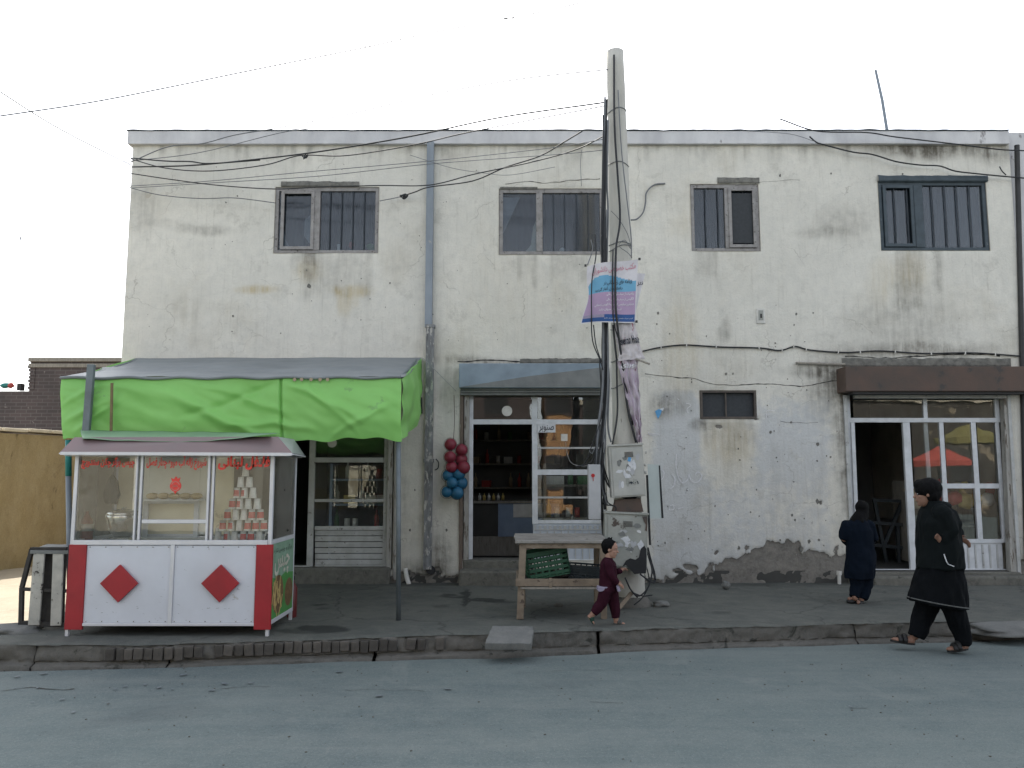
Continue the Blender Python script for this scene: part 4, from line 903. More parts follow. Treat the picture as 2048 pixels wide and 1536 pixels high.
m.build('ornament', 'shop_white_worn', s2)
for i in range(9): m = MB(); pxb(m, 1080 + i * 14, 1062, 1082 + i * 14, 1118, 11.108, .012); m.build('ribs', 'shop_white_worn', s2)
cvent = P(1014, 822, 11.09); MB().tube([cvent, cvent + Vector((0, .02, 0))], .072, 24).build('vent_disc', 'white_plastic', s2)
m = MB(); pxb(m, 1075, 847, 1111, 865, 11.085, .003); sg = m.build('paper_sign', 'paper_scrap', s2)
lettering('صنوبر', flat_fn(PX(1078, 856, 11.08), PX(1108, 856, 11.08), 11.082, PZ(864, 11.08), PZ(850, 11.08)), 'ink_black', sg, offset=.01)
m = MB(); pxb(m, 1122, 868, 1135, 882, 11.09, .02); so = m.build('socket_plate', 'white_plastic', s2)
MB().tube(catmull([P(1131, 884, 11.1), P(1134, 905, 11.1), P(1142, 925, 11.08), P(1160, 932, 11.06), P(1178, 931, 11.0)], 5), .004, 5).build('wire', 'cable_pale', so)
m = MB(); pxb(m, 919, 780, 926, 1165, 11.0, .05); m.build('door_post', 'jamb_wood', bld, bevel=.005)
m = MB(); pxb(m, 928, 780, 938, 1135, 11.05, .08); m.build('door_post', 'jamb_paint', bld, bevel=.005)
m = MB(); x0, x1, z0, z1 = rect(918, 727, 1214, 776, 10.82); m.box(x0, x1, 10.8, WY + .01, z0, z1); sh2 = m.build('shutter_box', 'shutter_blue', bld, bevel=.012)
poly('painted_wedge', [(920, 774), (1210, 774), (1210, 734), (1060, 752)], 10.797, .003, 'shutter_grey', sh2)
m = MB()
for k, (a_, b_) in enumerate([(776, 781), (781, 786), (786, 791)]): pxb(m, 921, a_, 1213, b_ - .6, 10.9 + k * .03, .06)
m.build('shutter_slat', 'shutter_grey', sh2, bevel=.004)
ragged('broken_plaster', (1040, 716, 1210, 727), WY - .01, .03, 'lintel_plaster', bld, .012)
m = MB(); x0, x1, z0, z1 = rect(926, 1120, 1064, 1132, 11.0); m.box(x0, x1, 10.98, 11.33, .28, z1); m.build('door_step', 'step_concrete', bld, bevel=.02)
m = MB(); x0, x1, z0, z1 = rect(918, 1143, 1066, 1160, 10.8); m.box(x0, x1 + .35, 10.72, WY + .02, .1, z1 + .02); m.build('door_step', 'step_concrete', bld, bevel=.03)
# --- left shop under the awning
s1 = bars('shop_front', [(618, 800, 630, 1136), (768, 800, 776, 1137), (630, 915, 768, 925), (630, 998, 768, 1004), (630, 1052, 768, 1060), (630, 1130, 768, 1137)], 11.12, .05, 'shop_white_worn', bld)
for r_ in [(630, 800, 768, 915), (630, 925, 768, 998), (630, 1004, 768, 1052)]: pane(r_, 11.115, s1)
for i in range(6): m = MB(); pxb(m, 630, 1060.5 + i * 11.7, 768, 1071 + i * 11.7, 11.135 - (i % 2) * .006, .02); m.build('panel_board', 'shop_white_worn', s1, bevel=.004)
m = MB(); pxb(m, 776, 795, 786, 1140, 11.06, .1); m.build('door_post', 'jamb_paint', bld, bevel=.006)
m = MB(); pxb(m, 788, 870, 800, 1160, WY - .005, .03); m.build('door_post', 'jamb_paint', bld, bevel=.006)
cvent = P(664, 886, 11.09); MB().tube([cvent, cvent + Vector((0, .02, 0))], .062, 24).build('vent_disc', 'white_plastic', s1)
m = MB(); x0, x1, z0, z1 = rect(432, 1137, 780, 1150, 10.95); m.box(x0, x1, 10.88, 11.33, .1, z1 + .01); m.build('door_step', 'step_concrete', bld, bevel=.02)
m = MB(); pxb(m, 560, 1131, 620, 1137, 11.08, .05); m.build('sill', 'shop_white_worn', s1)
# --- right shop
s3 = bars('shop_front', [(1697, 790, 1706, 1140), (1697, 836, 2010, 845), (1845, 795, 1853, 838), (1988, 795, 1997, 838), (1812, 845, 1826, 1142), (1883, 845, 1892, 1080), (1947, 845, 1957, 1080), (1996, 845, 2004, 1085), (1826, 967, 1996, 977), (1826, 1078, 2004, 1086), (1700, 1138, 2012, 1144)], 11.12, .05, 'shop_white', bld)
m = MB(); m.bar(P(1850, 845, 11.17), P(1858, 967, 11.17), .055, .03); m.build('inner_post', 'shop_white', s3)
m = MB(); m.bar(P(1704, 845, 11.10), P(1716, 1138, 11.10), .05, .05); m.build('door_post', 'shop_white', s3)
for r_ in [(1706, 797, 1845, 836), (1853, 797, 1988, 836), (1826, 845, 1883, 967), (1892, 845, 1947, 967), (1957, 845, 1996, 967), (1826, 977, 1883, 1078), (1892, 977, 1947, 1078), (1957, 977, 1996, 1078)]: pane(r_, 11.115, s3)
m = MB(); pxb(m, 1826, 1086, 2004, 1138, 11.14, .03); lp = m.build('lower_panel', 'shop_white', s3)
for i in range(12): m = MB(); pxb(m, 1834 + i * 14.5, 1089, 1837 + i * 14.5, 1136, 11.12, .012); m.build('ribs', 'shop_white_worn', s3)
m = MB(); pxb(m, 1693, 790, 1700, 1110, WY - .0, .05); m.build('door_post', 'shop_white_worn', bld, bevel=.004)
m = MB(); m.bar(P(2009, 792, 11.03), P(2024, 1150, 11.03), .085, .1); m.build('door_post', 'jamb_paint', bld, bevel=.006)
m = MB(); m.bar(P(2016, 790, 10.98), P(2038, 1150, 10.98), .045, .04); m.build('door_post', 'shop_white_worn', bld, bevel=.004)
m = MB(); x0, x1, z0, z1 = rect(1690, 733, 2075, 783, 10.72); m.box(x0, x1, 10.70, WY + .01, z0, z1); sh3 = m.build('shutter_box', 'shutter_rust', bld, bevel=.012)
m = MB(); pxb(m, 1700, 783, 2040, 789, 10.85, .2); m.build('shutter_lip', 'dark_metal', sh3)
m = MB(); pxb(m, 1708, 789, 2010, 797, 11.0, .08); m.build('shutter_rail', 'shop_white_worn', sh3, bevel=.003)
ragged('broken_plaster', (1684, 715, 2022, 734), WY - .012, .04, 'lintel_plaster', bld, .016)
m = MB(); m.tube([P(1592, 726, 10.96), P(1690, 729, 10.96)], .018, 8); m.build('wall_rod', 'old_wood_grey', bld)
m = MB(); x0, x1, z0, z1 = rect(1745, 1146, 2040, 1168, 10.8); m.box(x0, XR, 10.74, WY + .02, .08, .27); m.build('door_step', 'step_concrete', bld, bevel=.03)
m = MB(); x0, x1, z0, z1 = rect(1700, 1144, 2040, 1152, 10.95); m.box(x0, x1, 10.92, 11.33, .08, z1); m.build('door_step', 'step_concrete', bld, bevel=.015)

# --- what stands inside the shops
def shelf_unit(x0, x1, y, z0, z1, n, label, mat='old_wood_grey', d=.35):
    t = thing('shelf', label, 'shelf', (x0, y, z0)); MB().box(x0, x0 + .04, y, y + d, z0, z1).build('upright', mat, t); MB().box(x1 - .04, x1, y, y + d, z0, z1).build('upright', mat, t)
    zs = []
    for i in range(n): z = z0 + (z1 - z0) * (i + .3) / n; MB().box(x0 + .04, x1 - .04, y, y + d, z, z + .03).build('board', mat, t); zs.append(z + .03)
    return zs
GC = {'goods_red': 'red', 'goods_yellow': 'yellow', 'goods_tan': 'tan', 'goods_white': 'white', 'goods_green': 'green'}
gmat = ['goods_red', 'goods_yellow', 'goods_tan', 'goods_white', 'goods_green', 'goods_tan', 'goods_white']
def bottle_mesh(mat, h=.26, r=.035):
    m = MB(); m.lathe([(r, 0), (r, h * .6), (r * .35, h * .78), (r * .35, h), (.001, h)], n=10); return m.mesh('bottle', mat, True)
def can_mesh(mat, h=.14, r=.04): m = MB(); m.lathe([(r, 0), (r, h), (.001, h)], n=12); return m.mesh('tin', mat, True)
bot = [bottle_mesh(k) for k in gmat]; can = [can_mesh(k) for k in gmat]
def boxm(mat, w=.16, d=.1, h=.12): m = MB(); m.box(-w / 2, w / 2, -d / 2, d / 2, 0, h); return m.mesh('packet', mat)
bxs = [boxm(k) for k in gmat]
def stock(zs, x0, x1, y, where, seed, step=.13):
    r_ = random.Random(seed)
    for zi, z in enumerate(zs):
        x_ = x0 + .08
        while x_ < x1 - .08:
            k = r_.randrange(3); me_ = r_.choice((bot, can, bxs)[k]); nm = ('bottle', 'tin', 'packet')[k]
            if r_.random() < .85:
                o = link(nm, me_, None, label='%s %s on the %s' % (GC[me_.materials[0].name], {'bottle': 'bottle', 'tin': 'round tin', 'packet': 'square packet'}[nm], '%s board of the %s' % (ORD[zi], where)), cat=nm, group='goods on the ' + where)
                o.location = (x_, y + r_.uniform(-.03, .03), z + .001); o.rotation_euler = (0, 0, r_.uniform(-.3, .3))
            x_ += step * r_.uniform(.9, 1.4)
zs = shelf_unit(-2.60, -1.75, 11.55, .34, 1.75, 4, 'stocked shelf right behind the left shop window under the awning', 'counter_blue'); stock(zs[1:], -2.6, -1.75, 11.68, 'shelf in the left shop window', 1)
zs = shelf_unit(-.75, .95, 14.7, .34, 2.5, 5, 'long dark shelf at the back of the middle shop', 'old_wood_grey'); stock(zs, -.75, .95, 14.85, 'back shelf of the middle shop', 2, .17)
zs = shelf_unit(.45, 1.18, 11.6, .34, 1.75, 3, 'display shelf behind the lower panes of the middle shop', 'old_wood_grey'); stock(zs, .45, 1.18, 11.75, 'display shelf of the middle shop', 3)
ct = thing('counter', 'pale blue counter with white front sheet inside the middle shop door', 'counter', (0, 12.9, .31))
MB().box(-.75, .75, 12.9, 13.4, .32, .62).build('base', 'old_wood_grey', ct)
MB().box(-.22, .75, 12.88, 13.4, .62, 1.14).build('front', 'counter_blue', ct); MB().box(-.75, -.22, 12.92, 13.4, .62, 1.14).build('side', 'interior_floor', ct)
MB().box(-.78, .78, 12.84, 13.45, 1.14, 1.18).build('top', 'old_wood_grey', ct); MB().box(0.02, .62, 12.86, 12.875, .92, 1.13).build('sheet', 'goods_white', ct)
for i in range(6):
    o = link('bottle', bot[(3, 1)[i % 2]], None, label='small bottle, %s from the left in the row on the middle shop counter' % ORD[i], cat='bottle', group='row of bottles on the counter'); o.location = (-.52 + i * .075, 13.0, 1.181); o.scale = (.7, .7, .45)
# right shop: sloping display frame and heaped goods behind the glass
fr = thing('display_frame', 'dark sloping display frame inside the open door of the right shop', 'rack', (5.2, 12.0, .31)); m = MB()
for _k, (a_, b_) in enumerate([((1745, 1045), (1812, 1050)), ((1745, 1000), (1812, 1003)), ((1808, 995), (1768, 1090)), ((1795, 1050), (1798, 1138)), ((1748, 998), (1775, 1138)), ((1748, 1090), (1812, 1096))]): m.bar(P(*a_, 12.0 + _k * .006), P(*b_, 12.0 + _k * .006), .045)
m.build('frame', 'frame_dim', fr); MB().add([P(1748, 1046, 12.0), P(1812, 1051, 12.0), P(1812, 1040, 12.7), P(1750, 1036, 12.7)], [(0, 1, 2, 3)]).build('tray', 'charred_wood', fr, solid=.02)
zs = shelf_unit(5.75, 7.0 - .25, 11.75, .34, 1.5, 3, 'stocked shelf behind the panes of the right shop', 'old_wood_grey', .5); stock(zs, 5.75, 6.7, 11.9, 'shelf in the right shop window', 4)
for i in range(14):
    k = i % 7; r_ = random.Random(60 + i); gm_ = gmat[random.Random(90 + i).choice([0, 2, 3, 0, 1])]
    bag(1835 + (k * 24) + r_.uniform(-6, 6), 1000 - (i // 7) * 22 + r_.uniform(-8, 8), r_.uniform(.18, .3), r_.uniform(.15, .24), 11.32 + r_.uniform(0, .2), gm_,
        GC[gm_] + ' lumpy packed bag heaped behind the panes of the right shop, %s layer' % ('upper' if i >= 7 else 'lower'), seed=i)['group'] = 'bags heaped in the right shop window'

# ================================================================== WALL CABLE, LOOSE WIRES, OVERHEAD LINES
def cable(pts, r, label, mat='cable_black', name='cable', n=6, sub=7, parent=None, group=None, wob=0.0):
    q = catmull([P(u, v, Y) for u, v, Y in pts], sub)
    if wob: q = [p + Vector((0, wob * mnoise.noise(p * 3), wob * mnoise.noise(p * 3 + Vector((9, 9, 9))))) for p in q]
    m = MB(); m.tube(q, r, n)
    return m.build(name, mat, parent, smooth=True, label=label, cat='cable' if label else None, group=group)
wc = cable([(u, v, 10.975) for u, v in [(1283, 703), (1320, 695), (1370, 690), (1440, 694), (1520, 696), (1560, 701), (1590, 693), (1620, 700), (1690, 705), (1760, 702), (1850, 707), (1950, 706), (2075, 715)]], .011, 'dark cable clipped along the right half of the facade above the shops')
m = MB()
for u, v in [(1322, 695), (1373, 690), (1432, 693), (1518, 696), (1564, 700), (1587, 693), (1612, 698), (1676, 704), (1720, 704), (1790, 704), (1862, 707), (1930, 706), (1990, 709)]:
    MB().obox(P(u, v, 10.97), .006, .016, .022).build('clip', 'white_plastic', wc)
cable([(1330, 367, 10.99), (1308, 370, 10.97), (1293, 385, 10.96), (1291, 405, 10.96), (1286, 425, 10.95), (1274, 438, 10.9), (1262, 440, 10.85)], .011, 'short loose cable stub curling from the wall right of the pole top', 'cable_grey')
A = 10.85
cable([(262, 324, A), (335, 294, 10.5), (405, 287, 10.5), (470, 270, 10.3), (560, 255, 10.2), (700, 228, 9.9), (860, 190, 9.6), (1040, 158, 9.4), (1226, 138, 9.15)], .007, 'overhead wire leaving the left corner and rising above the parapet', 'cable_grey')
cable([(262, 322, A), (400, 305, 10.5), (580, 262, 10.2), (700, 255, 10), (778, 242, 10), (1000, 222, 9.6), (1210, 200, 9.2)], .005, 'thin grey wire with small knots crossing the parapet at left', 'cable_grey')
cable([(262, 334, A), (380, 331, 10.5), (500, 320, 10.2), (640, 303, 10), (820, 273, 9.7), (1000, 235, 9.5), (1208, 205, 9.2)], .0095, 'thickest overhead wire rising from the left corner to the pole')
cable([(262, 316, A), (330, 322, 10.5), (380, 323, 10.4), (420, 327, 10.3), (520, 320, 10.2)], .009, 'short dark wire twisting off the thick line near the left corner')
cable([(262, 318, A), (330, 336, 10.5), (420, 342, 10.4), (530, 330, 10.2), (600, 311, 10.1), (680, 312, 10), (760, 302, 9.9), (850, 285, 9.7), (950, 262, 9.5), (1208, 212, 9.2)], .007, 'sagging wire with a knot above the first upstairs window')
cable([(262, 347, A), (350, 360, 10.6), (440, 371, 10.5), (550, 378, 10.4), (640, 374, 10.3), (760, 371, 10.2), (860, 370, 10.1), (950, 348, 10), (1060, 325, 9.8), (1150, 300, 9.6), (1212, 270, 9.3)], .007, 'dark wire passing right across the top of the first upstairs window')
cable([(800, 394, 10.9), (830, 384, 10.8), (860, 374, 10.6), (945, 362, 10.3), (1010, 335, 10), (1080, 312, 9.8), (1130, 283, 9.5), (1165, 262, 9.4)], .008, 'dark wire rising from a knot beside the downpipe towards the pole')
MB().tube(catmull([P(u, v, 10.9) for u, v in [(800, 392), (812, 388), (806, 396), (816, 391), (808, 398), (800, 390)]], 4), .009, 6).build('cable_knot', 'cable_black', None, label='black knot of wire hanging on the wall left of the downpipe', cat='wire knot')
MB().tube(catmull([P(u, v, 10.05) for u, v in [(604, 312), (612, 316), (616, 309), (607, 318), (612, 307)]], 4), .008, 6).build('cable_knot', 'cable_black', None, label='small dark knot of wire below the parapet above the first window', cat='wire knot')
cable([(262, 372, A), (420, 362, 10.6), (600, 345, 10.4), (860, 322, 10.1), (1100, 296, 9.6), (1210, 278, 9.3)], .0045, 'upper of the thin pale wires strung along the left half of the facade', 'cable_grey')
cable([(262, 376, A), (420, 366, 10.6), (640, 352, 10.4), (860, 328, 10.1), (1100, 310, 9.6), (1210, 300, 9.3)], .0045, 'lower of the thin pale wires strung along the left half of the facade', 'cable_grey')
cable([(262, 376, A), (320, 390, 10.8), (400, 397, 10.8), (470, 396, 10.8), (552, 406, 10.8)], .006, 'faded thin wire sagging left of the first upstairs window', 'cable_grey')
cable([(759, 402, 10.9), (785, 397, 10.9), (802, 393, 10.9)], .006, 'short thin wire between the first window and the black knot', 'cable_grey')
cable([(-60, 241, 7.5), (0, 232, 7.6), (180, 205, 7.8), (350, 172, 8), (530, 135, 8.4), (730, 95, 8.8), (860, 66, 9.1), (1100, 20, 9.6), (1300, -30, 10)], .007, 'long pale wire rising across the sky from the left edge', 'cable_grey')
cable([(-60, 140, 8.5), (0, 183, 9), (120, 258, 9.9), (262, 330, A)], .008, 'wire slanting down from the upper left edge to the building corner', 'cable_grey')
cable([(-60, 492, 10), (0, 472, 10.1), (150, 412, 10.5), (262, 352, A)], .004, 'faint wire rising from the left edge to the building corner', 'cable_pale')
cable([(100, 690, 13), (150, 590, 12.4), (205, 480, 11.6), (262, 372, A)], .006, 'steep pale wire dropping from the building corner behind the brick house', 'cable_pale')
cable([(40, 472, 12), (42, 482, 12), (42, 492, 12)], .009, 'tiny dangling wire end alone in the sky at far left', 'cable_grey')
cable([(640, -30, 8), (730, 0, 8.2), (860, 22, 8.5), (1010, 36, 8.8), (1250, 50, 9.2)], .005, 'pale wire crossing the top edge of the sky left of the pole', 'cable_pale')
cable([(240, -40, 8), (350, 0, 8.2), (550, 46, 8.6), (660, 73, 8.8), (900, 140, 9.2)], .005, 'pale wire slanting across the top left part of the sky', 'cable_pale')
cable([(1560, 238, 10.2), (1634, 262, 10.5), (1733, 265, 10.7), (1792, 274, 10.8), (1910, 288, 10.85), (2000, 299, 10.85), (2070, 302, 10.85)], .009, 'upper dark wire across the parapet at the right end')
cable([(1500, 262, 10.2), (1580, 268, 10.5), (1630, 283, 10.8)], .004, 'thin wire end meeting the cracked looking cable at the right', 'cable_grey')
cable([(1619, 273, 10.85), (1632, 284, 10.87), (1646, 289, 10.9), (1705, 304, 10.9), (1745, 309, 10.9), (1792, 323, 10.9), (1840, 330, 10.9), (1879, 332, 10.9), (1910, 342, 10.9), (1950, 347, 10.9), (2000, 352, 10.9), (2070, 358, 10.9)], .010, 'wavy dark wire descending across the wall above the far right window')
cable([(1999, 333, 10.9), (2004, 342, 10.9), (2012, 350, 10.9)], .008, 'short stray wire end standing off the wavy wire at the right')
cable([(820, 310, 10.9), (900, 335, 10.8), (960, 345, 10.7), (1020, 350, 10.6), (1110, 334, 10.2)], .0035, 'very thin sagging wire between downpipe and second window', 'cable_grey')
cable([(1163, 300, 10.9), (1161, 330, 10.95), (1163, 372, 10.97)], .004, 'thin wire dropping to the top of the second upstairs window', 'cable_grey')
# rod on the roof
p0, p1 = P(1778, 262, 12.0), P(1751, 140, 12.0)
MB().tube([p0 - Vector((0, 0, .3)), p0.lerp(p1, .5), p1], [.026, .024, .02], 8).build('roof_rod', 'pipe_grey', None, label='tall blue-grey rod standing tilted on the roof at right', cat='rod')

# ================================================================== NEIGHBOURS: mud wall, brick house, far right house
mw = thing('mud_wall', 'yellowish mud plastered compound wall with pale coping, left of the kiosk', 'wall', (-7.9, 12.5, .1))
wa, wb = Vector((-8.75, 9.0, 0)), Vector((-7.55, 15.2, 0)); wd = (wb - wa).normalized(); wn_ = Vector((wd.y, -wd.x, 0))
def wtop(t): return 2.22 + .04 * t
def mwall(a, b):
    p = wa.lerp(wb, a); z = .0 + (wtop(a) - .0) * b; n_ = .03 * mnoise.noise(Vector((a * 6, z, 2))) + .012 * mnoise.noise(Vector((a * 30, z * 4, 2)))
    return (p.x + wn_.x * (.02 + n_), p.y + wn_.y * (.02 + n_), z)
MB().grid(mwall, 160, 60).grid(lambda a, b: tuple(Vector(mwall(a, 1)) - wn_ * .4 * b), 160, 2).grid(lambda a, b: tuple(wb.lerp(wb - wn_ * .4, a) + Vector((0, 0, wtop(1) * b))), 2, 2).grid(lambda a, b: tuple(wa.lerp(wb, a) - wn_ * .4 + Vector((0, 0, wtop(a) * b))), 2, 2).build('wall', 'mud_plaster', mw, smooth=False)
for i in range(12):
    a0, a1 = i / 12, (i + 1) / 12 - .004; q0, q1 = wa.lerp(wb, a0), wa.lerp(wb, a1); j = random.uniform(-.012, .012); z = wtop(a0) + .03 + j
    MB().add([q0 + wn_ * .09 + Vector((0, 0, z)), q1 + wn_ * .08 + Vector((0, 0, z)), q1 - wn_ * .45 + Vector((0, 0, z)), q0 - wn_ * .45 + Vector((0, 0, z)), q0 + wn_ * .09 + Vector((0, 0, z + .055)), q1 + wn_ * .08 + Vector((0, 0, z + .055)), q1 - wn_ * .45 + Vector((0, 0, z + .055)), q0 - wn_ * .45 + Vector((0, 0, z + .055))],
             [(0, 1, 2, 3), (7, 6, 5, 4), (0, 4, 5, 1), (1, 5, 6, 2), (2, 6, 7, 3), (3, 7, 4, 0)]).build('coping_slab', 'coping_pale', mw, bevel=.01)
bh = thing('brick_house', 'dark brown brick house with a stepped top behind the mud wall', 'house', (-10, 18, 0))
hx0, hx1 = PX(62, 718, 18), -4.6; hz1, hz0 = PZ(722, 18), PZ(782, 18)
m = MB(); m.box(hx0, hx1, 18, 22, 0, hz1); m.build('wall', 'far_brickwork', bh)
m = MB(); m.box(-20, hx0 - .002, 18.02, 22, 0, hz0); m.build('wall', 'far_brickwork', bh)
for k in range(2): MB().box(hx0 - .03 + k * .0, hx1, 17.93 + k * .035, 22, hz1 - .02 - k * .13, hz1 + .07 - k * .13).build('cornice', 'old_wood_grey', bh, bevel=.01)
rr = random.Random(4); 
for i in range(26):   # stepped broken end of the wall, bricks you can pick out
    z = hz0 + .04 + i * .08 * 1.0
    if z > hz1 - .1: break
    MB().box(hx0 - rr.uniform(.01, .06), hx0 + .12, 17.985, 18.1, z, z + .065).build('brick', 'far_brickwork', bh)
bag(12, 771, .30, .12, 18.3, 'pole_teal', 'teal cloth lying on top of the low brick house wall at far left', 'cloth_bundle', 'cloth', 3)
bag(22, 771, .14, .13, 18.2, 'goods_red', 'reddish cloth on the low brick wall, between teal cloth and grey block', 'cloth_bundle', 'cloth', 5)
MB().box(PX(36, 772, 18.3), PX(45, 772, 18.3), 18.25, 18.4, PZ(781, 18.3), PZ(767, 18.3)).build('block', 'dark_metal', None, bevel=.01, **T('small dark grey block standing on the low brick wall at far left', 'block'))
nb = thing('neighbour_building', 'plain grey plastered building joining the right end of the facade', 'building', (9, 11.2, .15))
MB().box(XR + .02, 16, 11.1, 19, 0, ZT + .2).build('wall', 'parapet_paint', nb)

# ================================================================== AWNING
aw = thing('awning', 'bright green tarpaulin awning with a grey top sheet over the left shop', 'awning', (-2.9, 8.3, .15))
FY = 8.22
aL, aR = P(125, 759, FY), P(803, 758, FY); aLb, aRb = P(128, 880, FY), P(804, 879, FY)
wL, wR = P(272, 716, WY - .02), P(843, 715, WY - .02)
def fold(s, t):
    f = 0.0
    for (s0, t0, dx, dz, w_, am) in [(.12, .95, .42, -.75, .030, .045), (.20, .98, .36, -.85, .025, .035), (.35, 1.0, .30, -.60, .022, .028), (.64, .98, -.28, -.55, .022, -.03), (.66, .95, .22, -.70, .024, .045), (.70, .98, .16, -.9, .02, .03), (.96, .55, -.16, -.4, .02, .025), (.02, .3, .14, .3, .022, .04), (.02, .6, .12, .3, .018, .03), (.06, .2, .10, .32, .016, .045), (.5, .25, .22, -.12, .02, .03)]:
        ln = math.hypot(dx * 3.5, dz * .62); ux, uz = dx * 3.5 / ln, dz * .62 / ln
        px_, pz_ = (s - s0) * 3.5, (t - t0) * .62; al = px_ * ux + pz_ * uz; pe = -px_ * uz + pz_ * ux - .04 * math.sin(al * 2.4)
        if -.15 < al < ln + .15: f += .72 * am * math.exp(-(pe / w_ / 1.7) ** 2) * max(0, min(1, (al + .15) / .3)) * max(0, min(1, (ln + .15 - al) / .3))
    f += .03 * mnoise.noise(Vector((s * 6, t * 1.6, 0))) + .012 * mnoise.noise(Vector((s * 18 + t * 4, t * 5, 2)))
    return f
def val(s, t):
    top = aL.lerp(aR, s); bot_ = aLb.lerp(aRb, s); p = bot_.lerp(top, t)
    p = p + Vector((0, -.02 - fold(s, t) * min(1, (1 - t) * 6 + .1) - .05 * math.sin(math.pi * t) * (.5 + .5 * math.sin(s * 9)), 0))
    p.z += (1 - t) * (.018 * math.sin(s * 23) + .012 * math.sin(s * 61 + 1)) + t * .008 * math.sin(s * 40)
    if abs(s - .645) < .006: p.y += .05 * (1 - abs(s - .645) / .006)
    return p
MB().grid(val, 330, 50).build('front_valance', 'tarp_green', aw, smooth=True)
def rside(s, t):
    f0, f1 = P(804, 879, FY), P(843, 828, WY - .03); g0, g1 = P(803, 758, FY), wR
    p = f0.lerp(f1, s).lerp(g0.lerp(g1, s), t); return p + Vector((.05 * mnoise.noise(Vector((s * 4, t * 3, 6))) + .03 * math.sin(math.pi * t) * math.sin(math.pi * s), 0, -.05 * math.sin(math.pi * s) * (1 - t)))
MB().grid(rside, 60, 30).build('side_sheet', 'tarp_green', aw, smooth=True)
def lside(s, t):
    p = aLb.lerp(wL - Vector((0, 0, .62)), s).lerp(aL.lerp(wL, s), t); return p + Vector((.04 * mnoise.noise(Vector((s * 4, t * 3, 8))), 0, 0))
MB().grid(lside, 50, 20).build('side_sheet', 'tarp_green', aw, smooth=True)
def top_(s, t):
    p = (aL + Vector((-.02, -.04, .015))).lerp(aR + Vector((.02, -.04, .015)), s).lerp(wL.lerp(wR, s), t)
    p.z += .022 * mnoise.noise(Vector((s * 5, t * 2, 4))) - .05 * math.sin(math.pi * t) * (.6 + .4 * math.sin(s * 14)) + .02 * math.exp(-((t - .5 - .05 * math.sin(s * 6)) / .05) ** 2)
    return p
MB().grid(top_, 160, 40).build('top_sheet', 'tarp_grey', aw, smooth=True)
# rolled hem and eyelets along the front edge
MB().tube([val(i / 60, 1) + Vector((0, -.015, .012)) for i in range(61)], .016, 8).build('hem', 'tarp_grey', aw, smooth=True)
for u in (589, 603, 622, 640, 655):
    p = P(u, 759, FY - .06); MB().tube([p, p + Vector((0, .006, 0))], .018, 12).build('eyelet', 'goods_tan', aw)
m = MB(); m.tube([P(797, 872, 8.25), P(797, 1242, 8.25)], .024, 12); m.build('post', 'pole_metal', aw, smooth=True)
pl_ = MB(); pl_.tube([P(137, 880, FY), P(137, 952, FY)], .030, 12); pl_.build('post', 'pole_teal', aw, smooth=True)
MB().tube([P(137, 951, FY), P(139, 1120, FY), P(140, 1262, FY)], .027, 12).build('post', 'pipe_grey', aw, smooth=True)
m = MB(); m.tube([aL + Vector((.04, .05, -.02)), aR + Vector((-.04, .05, -.02))], .02, 8).tube([wL + Vector((.05, -.03, -.03)), wR + Vector((-.03, -.03, -.03))], .02, 8).tube([aR + Vector((-.05, .05, -.02)), wR + Vector((-.05, -.03, -.03))], .02, 8).tube([aL + Vector((.05, .05, -.02)), wL + Vector((.05, -.03, -.03))], .02, 8)
m.build('rafter', 'pole_metal', aw)
m = MB(); m.bar(P(183, 729, FY - .14), P(172, 872, FY - .14), .07, .05); m.build('prop', 'pole_metal', aw, bevel=.006)
m = MB(); m.tube([P(224, 766, FY - .13), P(222, 868, FY - .12)], .015, 8); m.build('stick', 'stick_wood', aw)
cable([(846, 716, 10.9), (880, 750, 10.9), (912, 782, 10.9)], .005, 'thin guy cord from the awning corner to the shop shutter', 'cable_pale', name='cord')
m = MB(); m.bar(P(842, 795, 10.95), P(843, 827, 10.95), .03); m.build('corner_strap', 'dark_metal', aw)

# ================================================================== KIOSK
KY = 7.45; KB = 8.25; kx0, kx1 = -4.035, -2.195; kz0, kz1, ktop = .24, .965, 1.80
kk = thing('food_kiosk', 'white and red glazed snack kiosk with cups behind glass under the green awning', 'kiosk', ((kx0 + kx1) / 2, (KY + KB) / 2, .15))
ow = .0
m = MB(); w = .035
for X in (kx0, kx1 - w):
    for Y in (KY, KB - w): m.box(X, X + w, Y, Y + w, kz0, ktop)
def zz(v): return PZ(v, KY)
zc = zz(1085)
m.box(kx0 + w, kx1 - w, KY - .012, KY + .03, zc - .022, zc + .022); m.box(kx0 + w, kx1 - w, KY - .006, KY + .03, zz(907), zz(899))
m.box(kx0 + w, kx1 - w, KB - .03, KB, zc - .02, zc + .02); m.box(kx0 + w, kx1 - w, KB - .03, KB, ktop - .04, ktop)
m.box(kx0, kx0 + w - .002, KY + w, KB - w, zc - .02, zc + .02); m.box(kx1 - w + .002, kx1, KY + w, KB - w, zc - .02, zc + .02)
m.box(kx0 + w, kx1 - w, KY - .01, KY + .03, zz(1252), zz(1246)); m.box(kx1 - w + .002, kx1 + .004, KY + w, KB - w, kz0, kz0 + .04)
for (ua, ub, ta, tb) in [(270, 274, 277, 284), (279, 284, 0, 0), (414, 419, 0, 0), (423, 428, 0, 0)]: m.box(PX(ua - (ua > 400) * 0, 990, KY), PX(ub, 990, KY), KY - .01, KY + .025, zc + .022, zz(907))
m.box(PX(284, 1043, KY), PX(414, 1043, KY), KY - .009, KY + .025, zz(1047), zz(1039))
fo = m.build('frame', 'aluminium', kk, bevel=.004)
xs_ = lambda u, v=1170: PX(u, v, KY)
